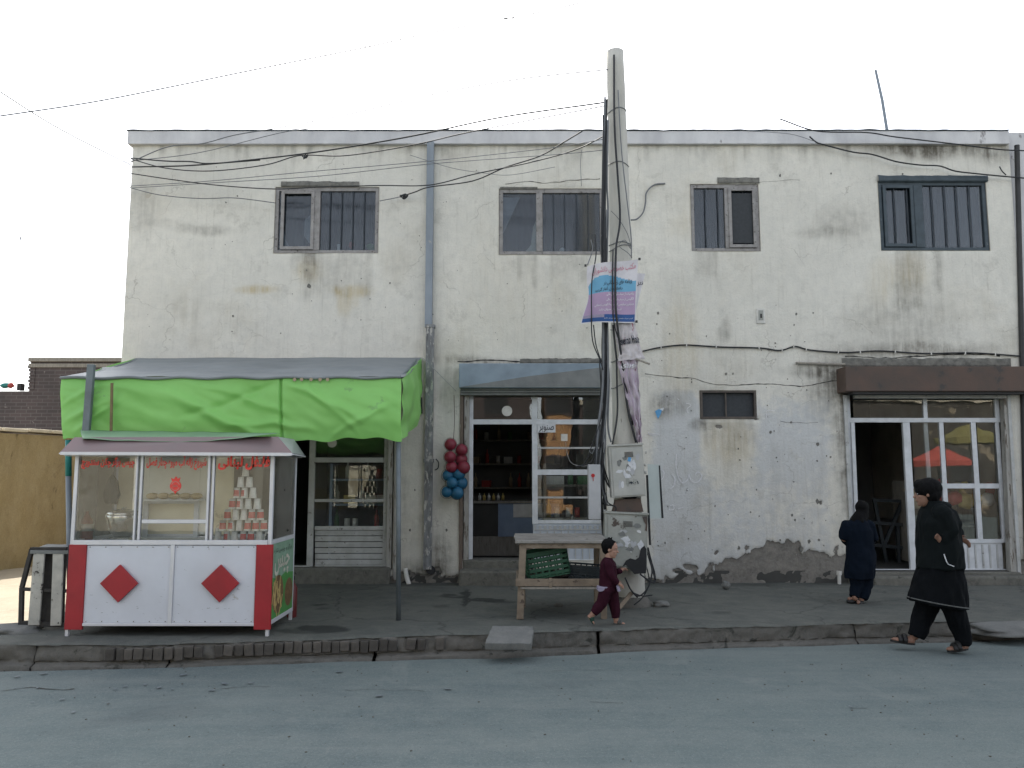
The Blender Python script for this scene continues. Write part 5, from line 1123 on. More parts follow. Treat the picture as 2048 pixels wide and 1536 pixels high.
for (ua, ub) in [(170, 339), (347, 510)]: MB().box(xs_(ua), xs_(ub), KY + .0, KY + .012, zz(1246), zz(1091)).build('panel', 'kiosk_white', kk, bevel=.003)
MB().box(xs_(339), xs_(347), KY - .012, KY + .02, zz(1246), zz(1088)).build('mullion', 'aluminium', kk, bevel=.003)
for (ua, ub) in [(135, 170), (511, 544)]: MB().box(xs_(ua), xs_(ub), KY - .014, KY + .014, zz(1259), zz(1089)).build('red_strip', 'kiosk_red', kk, bevel=.003)
for u in (241, 442.5):
    cx_, cz_ = xs_(u, 1166), zz(1166); r_ = .172
    MB().prism([(cx_ - r_, cz_), (cx_, cz_ + r_ * .98), (cx_ + r_, cz_), (cx_, cz_ - r_ * .98)], KY - .035, KY - .012).build('diamond', 'kiosk_red', kk, bevel=.004)
for X in (kx0 + .002, kx1 - w + .004):
    for Y in (KY + .003, KB - w): MB().box(X, X + .028, Y, Y + .028, .14, kz0).build('leg', 'aluminium', kk)
MB().box(kx1 - .012, kx1 - .002, KY + w, KB - w, kz0 + .04, zc - .02).build('side_panel', 'poster_green', kk)
MB().box(kx0 + .002, kx0 + .012, KY + w, KB - w, kz0 + .04, zc - .02).build('side_panel', 'kiosk_white', kk)
MB().box(kx0 + w, kx1 - w, KB - .02, KB - .008, kz0 + .04, zc - .02).build('back_panel', 'kiosk_white', kk)
MB().box(kx0 + .02, kx1 - .02, KY + .03, KB - .03, zc - .03, zc - .012).build('counter', 'kiosk_ceiling', kk)
MB().box(kx0 + .02, kx1 - .02, KY + .02, KB - .02, kz0 + .02, kz0 + .035).build('floor_sheet', 'dark_metal', kk)
for (ua, ub) in [(152, 270), (284, 414), (428, 544)]: MB().box(PX(ua, 990, KY) - .01, PX(ub, 990, KY) + .01, KY + .005, KY + .009, zc + .02, ktop - .03).build('pane', 'glass_kiosk', kk)
MB().box(kx1 - .012, kx1 - .008, KY + w, KB - w, zc + .02, ktop - .03).build('pane', 'glass_dusty', kk); MB().box(kx0 + .008, kx0 + .012, KY + w, KB - w, zc + .02, ktop - .03).build('pane', 'glass_dusty', kk)
# rear opening frame with a sliding hatch, added boards with the bright background put into their colour
m = MB(); frame_px(m, 287, 998, 397, 1082, 9, KB - .05, .03); pxb(m, 284, 1040, 300, 1043, KB - .05, .02); m.build('hatch_frame', 'shop_white', kk, bevel=.003)
m = MB(); m.box(PX(290, 1000, KB), PX(418, 1000, KB), KB - .03, KB - .02, zc, ktop - .04); m.box(kx0 + .05, PX(275, 1000, KB), KB - .03, KB - .02, zc, ktop - .04); m.box(PX(425, 1000, KB), kx1 - .25, KB - .03, KB - .02, zc, ktop - .04); m.v = []; m.f = []; m.mi = []; pass
for (ua, ub, mt_) in [(165, 196, 'kiosk_roof_grey'), (197, 268, 'kiosk_view_tan'), (272, 300, 'kiosk_view_pale'), (401, 420, 'kiosk_view_pale'), (424, 468, 'kiosk_view_tan')]: MB().box(PX(ua, 990, KB), PX(ub, 990, KB), KB - .03, KB - .02, zc, ktop - .04).build('bright_view_board', mt_, kk)
MB().box(PX(300, 990, KB) + .001, PX(401, 990, KB) - .001, KB - .03, KB - .02, PZ(998, KB), ktop - .04).build('bright_view_board', 'kiosk_view_pale', kk)
MB().box(PX(287, 990, KB), PX(397, 990, KB), KB - .018, KB - .012, zc, PZ(998, KB)).build('bright_view_board', 'kiosk_view_tan', kk)
# roof: hipped, maroon front slope
e0, e1 = P(121, 904, KY - .12), P(584, 906, KY - .12); eb1 = Vector((P(609, 904, KB + .02).x, KB + .02, e1.z)); eb0 = Vector((e0.x, KB + .02, e0.z))
r0, r1 = P(149, 875, KY + .1), P(556, 874, KY + .1); r1b = Vector((r1.x + .0, KB - .15, r1.z)); r0b = Vector((r0.x, KB - .15, r0.z))
m = MB(); m.add([e0, e1, r1, r0], [(0, 1, 2, 3)]).add([r0, r1, r1b, r0b], [(0, 1, 2, 3)]).add([eb0, r0b, r1b, eb1], [(0, 1, 2, 3)]); rf = m.build('roof', 'kiosk_roof', kk, solid=.006)
MB().add([e1, eb1, r1b, r1], [(0, 1, 2, 3)]).add([e0, r0, r0b, eb0], [(0, 1, 2, 3)]).build('hip', 'kiosk_roof_grey', rf, solid=.006)
m = MB(); m.bar(e0 + Vector((0, 0, -.012)), e1 + Vector((0, 0, -.012)), .028, .012).bar(e1 + Vector((0, 0, -.012)), eb1 + Vector((0, 0, -.012)), .028, .012).bar(e0 + Vector((0, 0, -.012)), eb0 + Vector((0, 0, -.012)), .028, .012); m.build('gutter_edge', 'aluminium', rf)
MB().box(kx0 - .05, kx1 + .05, KY - .1, KB, e0.z - .035, e0.z - .03).build('ceiling', 'kiosk_ceiling', kk)
# end of the valance resting on the roof
def drape(s, t):
    a_ = P(160, 862, FY - .1).lerp(P(560, 868, FY - .1), s); u = 165 + (415 - 165) * s if s < .7 else 340 + (s - .7) * 660
    b_ = P(165 + 375 * s, 879 + 6 * math.sin(s * 3.1) - (max(0, s - .68)) * 28, KY + .02); return a_.lerp(b_, t) + Vector((0, 0, .01 * mnoise.noise(Vector((s * 9, t * 2, 3))) + .008))
MB().grid(drape, 60, 10).build('roof_drape', 'drape_green', aw, smooth=True, solid=.003)
# lettering and emblem on the glass
LY = KY - .002
lettering('چپس برگر چکن سندویچ', flat_fn(PX(163, 926, LY), PX(269, 926, LY), LY, PZ(938, LY), PZ(913, LY)), 'letter_red', kk, offset=.035, shear=.1)
lettering('شیریخ ژاله آب میوه چهار فصل', flat_fn(PX(293, 926, LY), PX(413, 926, LY), LY, PZ(940, LY), PZ(912, LY)), 'letter_red', kk, offset=.035, shear=.1)
lettering('فلافل لبنانی', flat_fn(PX(436, 926, LY), PX(540, 926, LY), LY, PZ(940, LY), PZ(912, LY)), 'letter_red', kk, offset=.05, shear=.1)
ec = P(351, 972, LY)
m = MB(); m.tube([ec, ec + Vector((0, .002, 0))], .052, 24); em = m.build('emblem', 'letter_red', kk)
def ep(x_, z_): return (ec.x + x_, ec.z + z_)
MB().prism([ep(-.035, .045), ep(-.045, .075), ep(-.018, .062), ep(0, .09), ep(.018, .066), ep(.042, .078), ep(.035, .045)], LY - .001, LY + .001).prism([ep(-.014, -.05), ep(0, -.075), ep(.016, -.05)], LY - .001, LY + .001).build('emblem_leaf', 'letter_red', em)
for s_ in (-1, 1): MB().tube([Vector((ec.x + .036 * math.cos(a_) , LY - .003, ec.z + s_ * .004 + .036 * math.sin(a_))) for a_ in [s_ * (.25 + k * .29) for k in range(10)]], .0022, 4).build('emblem_ring', 'cream', em)
MB().tube([Vector((ec.x + x_, LY - .003, ec.z + z_)) for x_, z_ in [(-.024, -.01), (-.018, .012), (-.01, -.01), (-.004, .012), (.004, -.008), (.012, .01), (.02, -.01)]], .0022, 4).build('emblem_script', 'cream', em)
# printed side panel (lime band, brown plates of fries, script)
def sidefn(y0, y1, z0, z1): return lambda a, b: (kx1 + .001, y0 + (y1 - y0) * a, z0 + (z1 - z0) * b)
def sidepoly(pts, mat, off): MB().add([(kx1 + off, KY + w + (KB - KY - 2 * w) * s_, kz0 + .04 + (zc - .06 - kz0) * t_) for s_, t_ in pts], [tuple(range(len(pts)))]).build('print', mat, kk, fix=False)
sidepoly([(0, 0), (1, 0), (1, .52), (.6, .56), (.3, .50), (0, .56)], 'poster_lime', .0005)
for (s0, t0, rr_) in [(.3, .3, .26), (.8, .26, .2)]: sidepoly([(min(1, s0 + rr_ * math.cos(a_) * .95), max(0.01, t0 + rr_ * 1.0 * math.sin(a_))) for a_ in [k * math.pi / 9 for k in range(18)]], 'poster_brown', .001)
rr = random.Random(3)
for i in range(14):
    s0, t0 = rr.uniform(.08, .45), rr.uniform(.1, .4); a_ = rr.uniform(.9, 2.2); dx, dz_ = .16 * math.cos(a_), .16 * math.sin(a_); sidepoly([(max(0, s0 - dx), max(0, t0 - dz_)), (max(0, s0 - dx + .03), max(0, t0 - dz_)), (s0 + dx + .03, t0 + dz_), (s0 + dx, t0 + dz_)], 'fries_yellow', .0015 + i * .0001)
lettering('چپس', sidefn(KY + .12, KY + .62, zc - .34, zc - .15), 'cream', kk, offset=.02)
lettering('برگر و چپس تازه', sidefn(KY + .1, KY + .68, zc - .12, zc - .06), 'ink_black', kk)
rvm = MB(); rvm.ell((0, 0, 0), .006, .004, .006, 8, 5); rvm = rvm.mesh('rivet', 'steel', True)
for (ua, ub) in [(176, 334), (352, 505)]:
    for vv in (1094, 1243):
        for k in range(6): o = link('rivet', rvm, kk); o.location = (xs_(ua + (ub - ua) * k / 5), KY - .002, zz(vv))
rr = random.Random(21); sm_ = MB()
for i in range(46):
    u_, v_ = rr.uniform(172, 508), 1246 - abs(rr.gauss(0, 42)); 
    if 336 < u_ < 350 or v_ < 1095: continue
    x_, z_ = xs_(u_), zz(v_); ln_ = rr.uniform(.004, .03); a_ = rr.uniform(-.5, .5); w_ = rr.uniform(.0008, .002)
    sm_.prism([(x_, z_), (x_ + ln_ * math.cos(a_), z_ + ln_ * math.sin(a_)), (x_ + ln_ * math.cos(a_) * .9, z_ + ln_ * math.sin(a_) + w_), (x_, z_ + w_ * 1.4)], KY - .0012, KY + .002)
sm_.build('scratches', 'board_grey', kk, kind='stuff')
# things in the kiosk
def cup(mat2):
    m = MB(); h = .098; r0_, r1_ = .033, .026
    m.lathe([(r0_ + .002, 0), (r0_ + .002, .006), (r0_, .008), (r1_, h), (r1_ - .004, h - .003), (.001, h - .004)], n=18)
    return m.mesh('cup', 'cup_white', True)
def sleeve():
    m = MB(); n = 18; vs = []; lo, hi = .018, .076
    for z in (lo, hi):
        r_ = .033 + (.026 - .033) * z / .098 + .0008
        for j in range(n): a_ = 2 * math.pi * j / n; vs.append((r_ * math.cos(a_), r_ * math.sin(a_), z))
    m.add(vs, [(j, (j + 1) % n, n + (j + 1) % n, n + j) for j in range(n)]); return m.mesh('red_print', 'cup_red', True)
def halfsleeve():
    m = MB(); n = 9; vs = []
    for z in (.018, .076):
        r_ = .033 + (.026 - .033) * z / .098 + .0008
        for j in range(n + 1): a_ = math.pi * (j / n) - 1.2 + math.pi; vs.append((r_ * math.cos(a_), r_ * math.sin(a_), z))
    m.add(vs, [(j, j + 1, n + 2 + j, n + 1 + j) for j in range(n)]); return m.mesh('red_print', 'cup_red', True)
cm, sl, hsl = cup(None), sleeve(), halfsleeve()
rowsdef = ['WHWhRWW', 'RHWRRR', 'RWWRR', 'RHWW', 'hHW', 'WW', 'W']
cyy = KY + .2; cxc = P(489, 1000, cyy).x; sp_ = .0775; hh = .1015; z0c = zc - .011
names = ['bottom', 'second', 'third', 'middle', 'fifth', 'sixth', 'top']
for ri, row in enumerate(rowsdef):
    n = len(row)
    for ci, k in enumerate(row):
        desc = {'W': 'plain white cup', 'R': 'red-banded cup', 'H': 'cup with half-hidden red print', 'h': 'cup with narrow red print'}[k]
        rown = 'bottom row' if ri == 0 else 'row of %s' % ['', 'one', 'two', 'three', 'four', 'five', 'six', 'seven'][n]
        lab = 'plain white paper cup alone at the very top of the cup pyramid in the kiosk' if n == 1 else '%s, %s from left in the %s of the pyramid' % (desc, ORD[ci], rown)
        o = link('paper_cup', cm, None, label=lab, cat='cup', group='pyramid of paper cups in the kiosk')
        o.location = (cxc + (ci - (n - 1) / 2) * sp_ + random.uniform(-.003, .003), cyy + random.uniform(-.006, .006), z0c + ri * hh); o.rotation_euler = (0, 0, random.uniform(-.4, .4) + (.9 if k == 'h' else 0))
        if k != 'W': link('red_print', sl if k == 'R' else hsl, o)
for o in [x_ for x_ in bpy.data.objects if x_.name.startswith('red_print')]:
    o.matrix_parent_inverse = Matrix.Identity(4)
bt = thing('sauce_bottle', 'large dark red sauce bottle with a white label at the left of the kiosk', 'bottle', P(170, 1083, KY + .25)); p = bt.location
MB().lathe([(.062, 0), (.066, .03), (.066, .14), (.055, .2), (.03, .245), (.02, .26), (.02, .28), (.001, .28)], p, 18).build('body', 'bottle_red', bt, smooth=True)
MB().lathe([(.0672, .1), (.0672, .165)], p, 18).build('label_band', 'label_white', bt, smooth=True)
pt = thing('steel_pot', 'shiny steel mixing pot with a lid behind the left kiosk pane', 'pot', P(245, 1080, KY + .35)); p = pt.location
MB().lathe([(.07, 0.03), (.13, .10), (.155, .20), (.165, .235), (.16, .24), (.001, .235)], p, 28).build('bowl', 'steel', pt, smooth=True)
MB().lathe([(.165, .24), (.14, .27), (.05, .29), (.02, .29), (.02, .31), (.001, .31)], p, 28).build('lid', 'steel', pt, smooth=True); MB().lathe([(.06, 0), (.07, .03)], p, 20).build('foot', 'steel', pt)
m = MB(); q = P(238, 1083, KY + .14); m.box(q.x - .12, q.x + .12, q.y - .08, q.y + .08, zc - .011, zc + .03); m.build('tray', 'steel', None, bevel=.01, **T('flat steel tray on the kiosk counter in front of the pot', 'tray'))
for i in range(5):
    q = P(305 + i * 22, 990, KB - .16); m = MB(); m.ell((0, 0, 0), .062, .05, .032, 12, 8); o = m.build('bread_roll', 'bread', None, smooth=True, label='tan bread roll, %s from the left on top of the rear hatch frame' % ORD[i], cat='bread', group='bread rolls on the rear shelf of the kiosk'); o.location = (q.x, q.y, PZ(998, KB - .05) + .033)
MB().box(PX(288, 998, KB), PX(416, 998, KB), KB - .24, KB - .06, PZ(998, KB - .05) - .012, PZ(998, KB - .05)).build('shelf', 'shop_white', kk)
m = MB(); q = P(225, 980, KB - .1); m.prism([(q.x - .05, q.z + .15), (q.x - .01, q.z + .17), (q.x + .05, q.z + .08), (q.x + .08, q.z - .05), (q.x + .05, q.z - .14), (q.x - .04, q.z - .13)], q.y - .02, q.y + .02); m.build('rag', 'crate_dark', None, bevel=.01, **T('dark rag hanging at the back of the kiosk above the pot', 'rag'))
q = P(535, 1078, KY + .1); MB().lathe([(.02, 0), (.021, .06), (.012, .07), (.012, .085), (.001, .085)], (q.x, q.y, zc - .011), 12).build('small_bottle', 'cap_black', None, smooth=True, **T('small black bottle at the right foot of the cup pyramid', 'bottle'))
q = P(434, 1078, KY + .2); MB().lathe([(.022, 0), (.016, .13), (.001, .13)], (q.x, q.y, zc - .011), 12).build('candle_jar', 'cup_white', None, smooth=True, **T('slim white jar just left of the cup pyramid', 'jar'))

# red canister beside the kiosk
q = G(583, 1236, .15); cn = thing('gas_canister', 'dark red canister standing in the shade behind the kiosk', 'canister', q)
MB().lathe([(.045, 0), (.05, .02), (.05, .3), (.03, .34), (.018, .35), (.018, .38), (.001, .38)], q, 18).build('body', 'canister_red', cn, smooth=True); MB().lathe([(.022, .38), (.022, .42), (.001, .42)], q, 10).build('valve', 'cap_black', cn)

# black stand with two white boards left of the kiosk
sx = thing('plank_stand', 'charred stand with two worn white upright boards, left of the kiosk', 'stand', G(90, 1255, .15))
SY = 7.75; m = MB()
for a_, b_ in [((64, 1098), (44, 1175)), ((44, 1175), (42, 1250)), ((64, 1098), (134, 1098))]: m.bar(P(*a_, SY), P(*b_, SY), .035)
for a_, b_ in [((64, 1098), (44, 1175)), ((44, 1175), (42, 1235))]: m.bar(P(*a_, SY + .5), P(*b_, SY + .5), .035)
m.bar(P(64, 1098, SY), P(64, 1098, SY + .5), .035).bar(P(42, 1235, SY), P(42, 1235, SY + .5), .03)
m.bar(P(43, 1178, SY), P(134, 1182, SY), .03).bar(P(43, 1246, SY), P(132, 1250, SY), .04)
m.build('frame', 'charred_wood', sx)
for k, (a_, b_, wd_) in enumerate([((79, 1106), (68, 1250), .105), ((117, 1106), (112, 1251), .098)]): m = MB(); m.bar(P(*a_, SY - .03), P(*b_, SY - .03), wd_, .02); m.build('board', 'paint_white_worn', sx, bevel=.003)
for (ua, ub) in [(86, 108), (126, 133)]: m = MB(); m.bar(P((ua + ub) / 2, 1106, SY + .05), P((ua + ub) / 2 - 6, 1250, SY + .05), (ub - ua) * .0047, .02); m.build('board', 'charred_wood', sx)
MB().add([P(60, 1104, SY - .05), P(136, 1105, SY - .05), P(136, 1092, SY + .5), P(94, 1091, SY + .5)], [(0, 1, 2, 3)]).build('top', 'board_grey', sx, solid=.03)
MB().add([P(64, 1104, SY), P(44, 1175, SY), P(42, 1250, SY), P(42, 1235, SY + .5), P(48, 1165, SY + .5), P(68, 1095, SY + .5)], [(0, 1, 4, 5), (1, 2, 3, 4)]).build('side', 'charred_wood', sx, solid=.01)

# ================================================================== POLE, POSTERS, CABLE BUNDLE, CABINETS
pb, ptp = P(1261, 1212, 9.2), P(1230, 104, 9.2); pb.z = .1
def pole_at(z): return pb.lerp(ptp, (z - pb.z) / (ptp.z - pb.z))
def pole_r(z): return .168 + (.104 - .168) * (z - pb.z) / (ptp.z - pb.z)
po = thing('utility_pole', 'tall tapered concrete utility pole wrapped with wires between the middle shop and the bare wall', 'pole', pb)
m = MB(); k = 30; m.tube([pole_at(pb.z + (ptp.z - pb.z) * i / k) for i in range(k + 1)], [pole_r(pb.z + (ptp.z - pb.z) * i / k) + .002 * math.sin(i * 2.3) for i in range(k + 1)], 28)
m.build('shaft', 'pole_concrete', po, smooth=True)
m = MB(); m.lathe([(.26, 0.1), (.24, .17), (.19, .24), (.165, .26)], (pb.x, pb.y, 0), 20); m.v = [tuple(Vector(q) + .02 * mnoise.noise_vector(Vector(q) * 6)) for q in m.v]; m.build('footing', 'kerb_concrete', po, smooth=True)
def ring(v, r_=.006, tilt=.0, n=1, mat='cable_grey'):
    c_ = pole_at(PZ(v, 9.2)); rr_ = pole_r(c_.z) + r_
    MB().tube([c_ + Vector((rr_ * math.cos(a_), rr_ * math.sin(a_), tilt * math.cos(a_) + .01 * math.sin(3 * a_))) for a_ in [i * 2 * math.pi / 28 for i in range(29)]], r_, 5, caps=False).build('wire_band', mat, po)
for v, t in [(225, .02), (332, -.01), (491, .0), (498, .03), (668, -.05), (716, .05), (770, .04)]: ring(v, .005, t)
cable([(u, v, 9.02) for u, v in [(1222, 425), (1240, 445), (1256, 470), (1262, 498), (1250, 480), (1238, 492), (1255, 506), (1263, 515)]], .004, None, 'cable_grey', 'tie_wire', parent=po, wob=.03)
bn = thing('cable_bundle', 'bundle of black cables running down the left side of the concrete pole', 'cable bundle', P(1208, 700, 9.05))
for i, (pts, r_) in enumerate([
    ([(1210, 195), (1207, 320), (1206, 450), (1208, 560), (1207, 680), (1205, 780), (1196, 860), (1192, 930), (1188, 985)], .014),
    ([(1213, 200), (1211, 330), (1209, 470), (1211, 600), (1210, 700), (1208, 800), (1203, 900), (1207, 960), (1210, 1020)], .015),
    ([(1207, 260), (1205, 380), (1203, 480), (1206, 620), (1214, 720), (1212, 820), (1205, 905), (1212, 960), (1240, 992), (1268, 995), (1280, 985)], .012),
    ([(1216, 240), (1214, 360), (1216, 430), (1213, 560), (1216, 700), (1215, 790), (1208, 870), (1199, 930), (1202, 1000), (1206, 1070), (1209, 1078)], .012),
    ([(1210, 300), (1209, 430), (1213, 520), (1212, 640), (1204, 740), (1199, 820), (1190, 900), (1180, 925), (1150, 933)], .007),
    ([(1206, 400), (1212, 500), (1209, 620), (1211, 740), (1206, 850), (1202, 950), (1204, 1040), (1207, 1075), (1211, 1076), (1213, 1060)], .010),
    ([(1212, 560), (1214, 700), (1218, 760), (1216, 850), (1222, 885)], .011), ([(1208, 620), (1211, 740), (1209, 830), (1204, 880), (1207, 930), (1222, 975)], .009),
    ([(1206, 230), (1208, 350), (1203, 470), (1207, 590), (1204, 700), (1208, 800), (1201, 880), (1194, 950), (1199, 1010)], .008), ([(1214, 420), (1208, 560), (1216, 680), (1207, 790), (1211, 880), (1203, 960), (1214, 1010)], .010), ([(1199, 720), (1202, 800), (1192, 880), (1190, 960), (1204, 1005), (1226, 1012)], .008), ([(1210, 760), (1204, 830), (1184, 890), (1172, 922), (1160, 933)], .006),
    ([(1203, 470), (1204, 560), (1205, 700), (1210, 790), (1198, 870), (1185, 905), (1178, 900)], .005)]):
    cable([(u, v, 9.03 + .02 * math.sin(i * 2 + j)) for j, (u, v) in enumerate(pts)], r_, None, 'cable_black' if i % 3 else 'cable_grey', parent=bn, wob=.012)
cable([(1182, 480, 9.3), (1185, 500, 9.2), (1175, 530, 8.98)], .006, 'thin wire passing behind the upper left corner of the poster', 'cable_grey')
cable([(1228, 110, 9.07), (1229, 250, 9.04), (1236, 360, 9.02), (1240, 440, 9.0), (1232, 500, 8.88), (1231, 600, 8.86), (1236, 660, 8.9), (1246, 740, 9.0), (1256, 820, 9.01), (1272, 885, 9.0)], .013, 'thick black cable hanging down the front of the pole across the poster')
cable([(1226, 500, 8.9), (1225, 560, 8.87), (1227, 640, 8.88), (1240, 690, 8.95), (1250, 760, 9.0), (1266, 850, 9.01)], .008, 'second black cable hugging the thick one across the poster')
cable([(1236, 180, 9.05), (1243, 300, 9.03), (1254, 400, 9.02), (1262, 470, 9.02), (1263, 516, 9.02)], .007, 'thin dark cable slanting across the upper shaft to the right edge', 'cable_grey')
cable([(1190, 470, 9.0), (1192, 510, 8.95), (1184, 560, 8.87), (1183, 620, 8.87), (1185, 680, 8.92), (1200, 720, 8.98), (1206, 740, 9.0)], .0075, 'cable bowing out left over the poster and back to the bundle')
cable([(1187, 650, 8.98), (1192, 690, 8.98), (1203, 724, 9.0)], .007, 'short cable slanting back to the bundle below the poster')
cable([(1233, 715, 9.0), (1234, 770, 9.0), (1235, 815, 8.99), (1232, 850, 8.98), (1224, 892, 8.96)], .011, 'loose black cable looping down the bare shaft to the upper cabinet')
cable([(1226, 650, 9.0), (1230, 690, 8.98), (1233, 716, 8.98)], .012, 'short flat black cable end on the shaft under the poster')
m = MB(); m.tube([P(1272, 718, 8.95), P(1299, 728, 8.8)], .012, 6); m.build('spike', 'old_wood_grey', po)

# the poster
pq = [P(1174, 533, 8.93), P(1276, 518, 8.96), P(1271, 645, 8.95), P(1160, 648, 8.90)]
def pw(s, t):   # s right, t up
    bulge = -.045 * math.sin(math.pi * min(1, max(0, s))) ; edge = .06 * (1 - s) * math.exp(-((t - .45) / .3) ** 2)
    p = pq[3].lerp(pq[2], s).lerp(pq[0].lerp(pq[1], s), t); p = p + Vector((edge * .9 * max(0, 1 - s * 2), bulge + .01 * math.sin(s * 7 + t * 3), .008 * math.sin(s * 6)))
    return p
def pmi(s, t):
    wave = .72 + .06 * math.sin((s - .1) * 4.2 + .6) - .18 * max(0, .15 - s) * 4
    if s > .975 or s < .02: return 0
    if t > wave: return 0
    if t > .50: return 1
    if t > .13 - .0 * s: return 2
    if t > .02: return 3 if s > .42 or t < .05 else (4 if t > .085 else 3)
    return 0
ps = MB().grid(pw, 60, 60, mi=pmi).build('school_poster', ['poster_white', 'poster_blue', 'poster_mauve', 'poster_navy', 'cloth_lavender'], None, smooth=True, fix=False, **T('printed poster with white, blue and mauve bands tied to the pole', 'poster'))
def pf(s0, s1, t0, t1, off=.004, sl=.0): return lambda a, b: pw(s0 + (s1 - s0) * a, t0 + (t1 - t0) * b + sl * a) + Vector((0, -off, 0))
lettering('مکتب خصوصی دانشوران', pf(.10, .96, .80, .93, sl=.03), 'ink_pink', ps, offset=.012)
lettering('برنامه های زمستانی در', pf(.34, .90, .60, .69, sl=.02), 'ink_black', ps, offset=.012)
lettering('دانشوران آغاز گردید', pf(.16, .72, .505, .575, sl=.02), 'ink_black', ps, offset=.012)
for k, (txt, a_, b_) in enumerate([('ریاضیات از صنف اول الی عالی', .42, .95), ('انگلیسی از صنف اول الی عالی', .42, .95), ('مضامین ساینسی از صنف ۸ کورس زمستانی', .20, .95), ('ثبت نام جریان دارد', .30, .72)]):
    lettering(txt, pf(a_, b_, .43 - .085 * k, .485 - .085 * k, sl=.01), 'ink_white', ps, offset=.012)
lettering('آدرس: سرک عمومی مقابل مسجد جامع', pf(.42, .95, .055, .085), 'ink_white', ps)
for u, v in [(1279, 518), (1273, 643), (1171, 531)]: MB().obox(P(u, v, 8.94), .012, .01, .012).build('nail', 'dark_metal', ps)
p2 = MB().grid(lambda s, t: P(1268, 640, 9.0).lerp(P(1277, 600, 9.06), s).lerp(P(1268, 545, 9.02).lerp(P(1290, 548, 9.1), s), t) + Vector((.0, .01 * math.sin(s * 5), 0)), 12, 16).build('rear_poster', 'poster_white', None, smooth=True, fix=False, **T('corner of a white poster sticking out behind the school poster', 'poster'))
lettering('نتز', lambda a, b: P(1274 + 12 * a, 572 - 9 * b, 9.03), 'ink_black', p2, offset=.02)
# torn banner twisted round the pole
bt_ = thing('torn_banner', 'torn faded mauve and white banner twisted round the right side of the pole', 'banner', P(1262, 760, 8.98))
def ban(pl, pr, Yd, name, mat, amp=.03, n=40):
    def fn(s, t):
        i = t * (len(pl) - 1); k_ = min(int(i), len(pl) - 2); f_ = i - k_
        a_ = P(pl[k_][0] * (1 - f_) + pl[k_ + 1][0] * f_, pl[k_][1] * (1 - f_) + pl[k_ + 1][1] * f_, Yd); b_ = P(pr[k_][0] * (1 - f_) + pr[k_ + 1][0] * f_, pr[k_][1] * (1 - f_) + pr[k_ + 1][1] * f_, Yd + .05)
        p = a_.lerp(b_, s); p.y += -.03 * math.sin(math.pi * s) + amp * math.sin(s * 15 + 3 * mnoise.noise(Vector((s * 2, t * 5, 1)))) * .5 + amp * mnoise.noise(Vector((s * 6, t * 7, 3)))
        p.x += .012 * mnoise.noise(Vector((s * 3, t * 16, 5))); return p
    return MB().grid(fn, 24, n).build(name, mat, bt_, smooth=True, fix=False), fn
b1, f1 = ban([(1228, 650), (1232, 680), (1238, 705), (1236, 722)], [(1270, 646), (1276, 672), (1283, 700), (1290, 718)], 8.96, 'upper_sheet', 'banner_white', .013)
b2_, f2 = ban([(1234, 722), (1240, 745), (1252, 790), (1262, 830), (1272, 862), (1273, 885)], [(1276, 718), (1276, 745), (1280, 790), (1282, 830), (1283, 862), (1284, 885)], 8.98, 'lower_twist', 'banner_mauve', .04, 80)
lettering('American Hous', lambda a, b: f1(.04 + .94 * a, .50 - .20 * b) + Vector((0, -.02, 0)), 'ink_black', b1, fa=False, offset=.03)
lettering('تورزی', lambda a, b: f2(.1 + .8 * a, .14 - .09 * b) + Vector((0, -.03, 0)), 'ink_white', b2_, offset=.03)
cable([(1254, 800, 8.95), (1262, 850, 8.94), (1276, 890, 8.95)], .006, None, 'cable_black', 'tie_cord', parent=bt_)

# cabinets: (four front corners in px), depth
def cabinet(name, label, c4, Y, d, mat, vent, seed, low=False):
    t = thing(name, label, 'electrical box', P((c4[2][0] + c4[3][0]) / 2, c4[2][1], Y))
    q = [P(u, v, Y) for u, v in c4]   # tl tr br bl
    bk = [p + Vector((0.0, d, 0)) for p in q]
    m = MB(); m.add(q + bk, [(0, 1, 2, 3), (7, 6, 5, 4), (0, 4, 5, 1), (1, 5, 6, 2), (2, 6, 7, 3), (3, 7, 4, 0)]); m.build('body', mat, t, bevel=.006)
    def at(s, t_, o=0): p = q[3].lerp(q[2], s).lerp(q[0].lerp(q[1], s), t_); return p + Vector((0, -o, 0))
    m = MB(); fr_ = [at(.07, .03, .012), at(.97, .03, .012), at(.97, .96, .012), at(.07, .96, .012)]; fb = [p + Vector((0, .011, 0)) for p in fr_]
    m.add(fr_ + fb, [(0, 1, 2, 3), (7, 6, 5, 4), (0, 4, 5, 1), (1, 5, 6, 2), (2, 6, 7, 3), (3, 7, 4, 0)]); dr = m.build('door', mat, t, bevel=.003)
    for k in range(5): m = MB(); m.bar(at(vent[0], vent[2] - k * .022, .014), at(vent[1], vent[2] - k * .022, .014), .006, .006); m.build('vent_slat', 'dark_metal', dr)
    rc = MB(); rc.bar(at(-.02, 1.0, -.01) + Vector((0, 0, .01)), at(1.02, 1.0, -.01) + Vector((0, 0, .01)), .02, .06); rc.build('rain_lip', mat, t)
    rnd_ = random.Random(seed)
    for k in range(17 if not low else 20):
        s0, t0 = rnd_.uniform(.25, .85), rnd_.uniform(.22 if not low else .35, .8); w_, h_ = rnd_.uniform(.03, .14), rnd_.uniform(.03, .12)
        n = 9; pts = [at(min(.96, s0 + w_ * rnd_.uniform(.5, 1.1) * math.cos(6.283 * j / n)), t0 + h_ * rnd_.uniform(.4, 1.1) * math.sin(6.283 * j / n), .0130 + k * .0003) for j in range(n)]
        MB().add(pts, [tuple(range(n))]).build('paper_scrap', ('paper_scrap', 'cabinet_low', 'paper_scrap', 'meter_box', 'board_grey')[k % 5], dr, fix=False)
    return t, at, dr
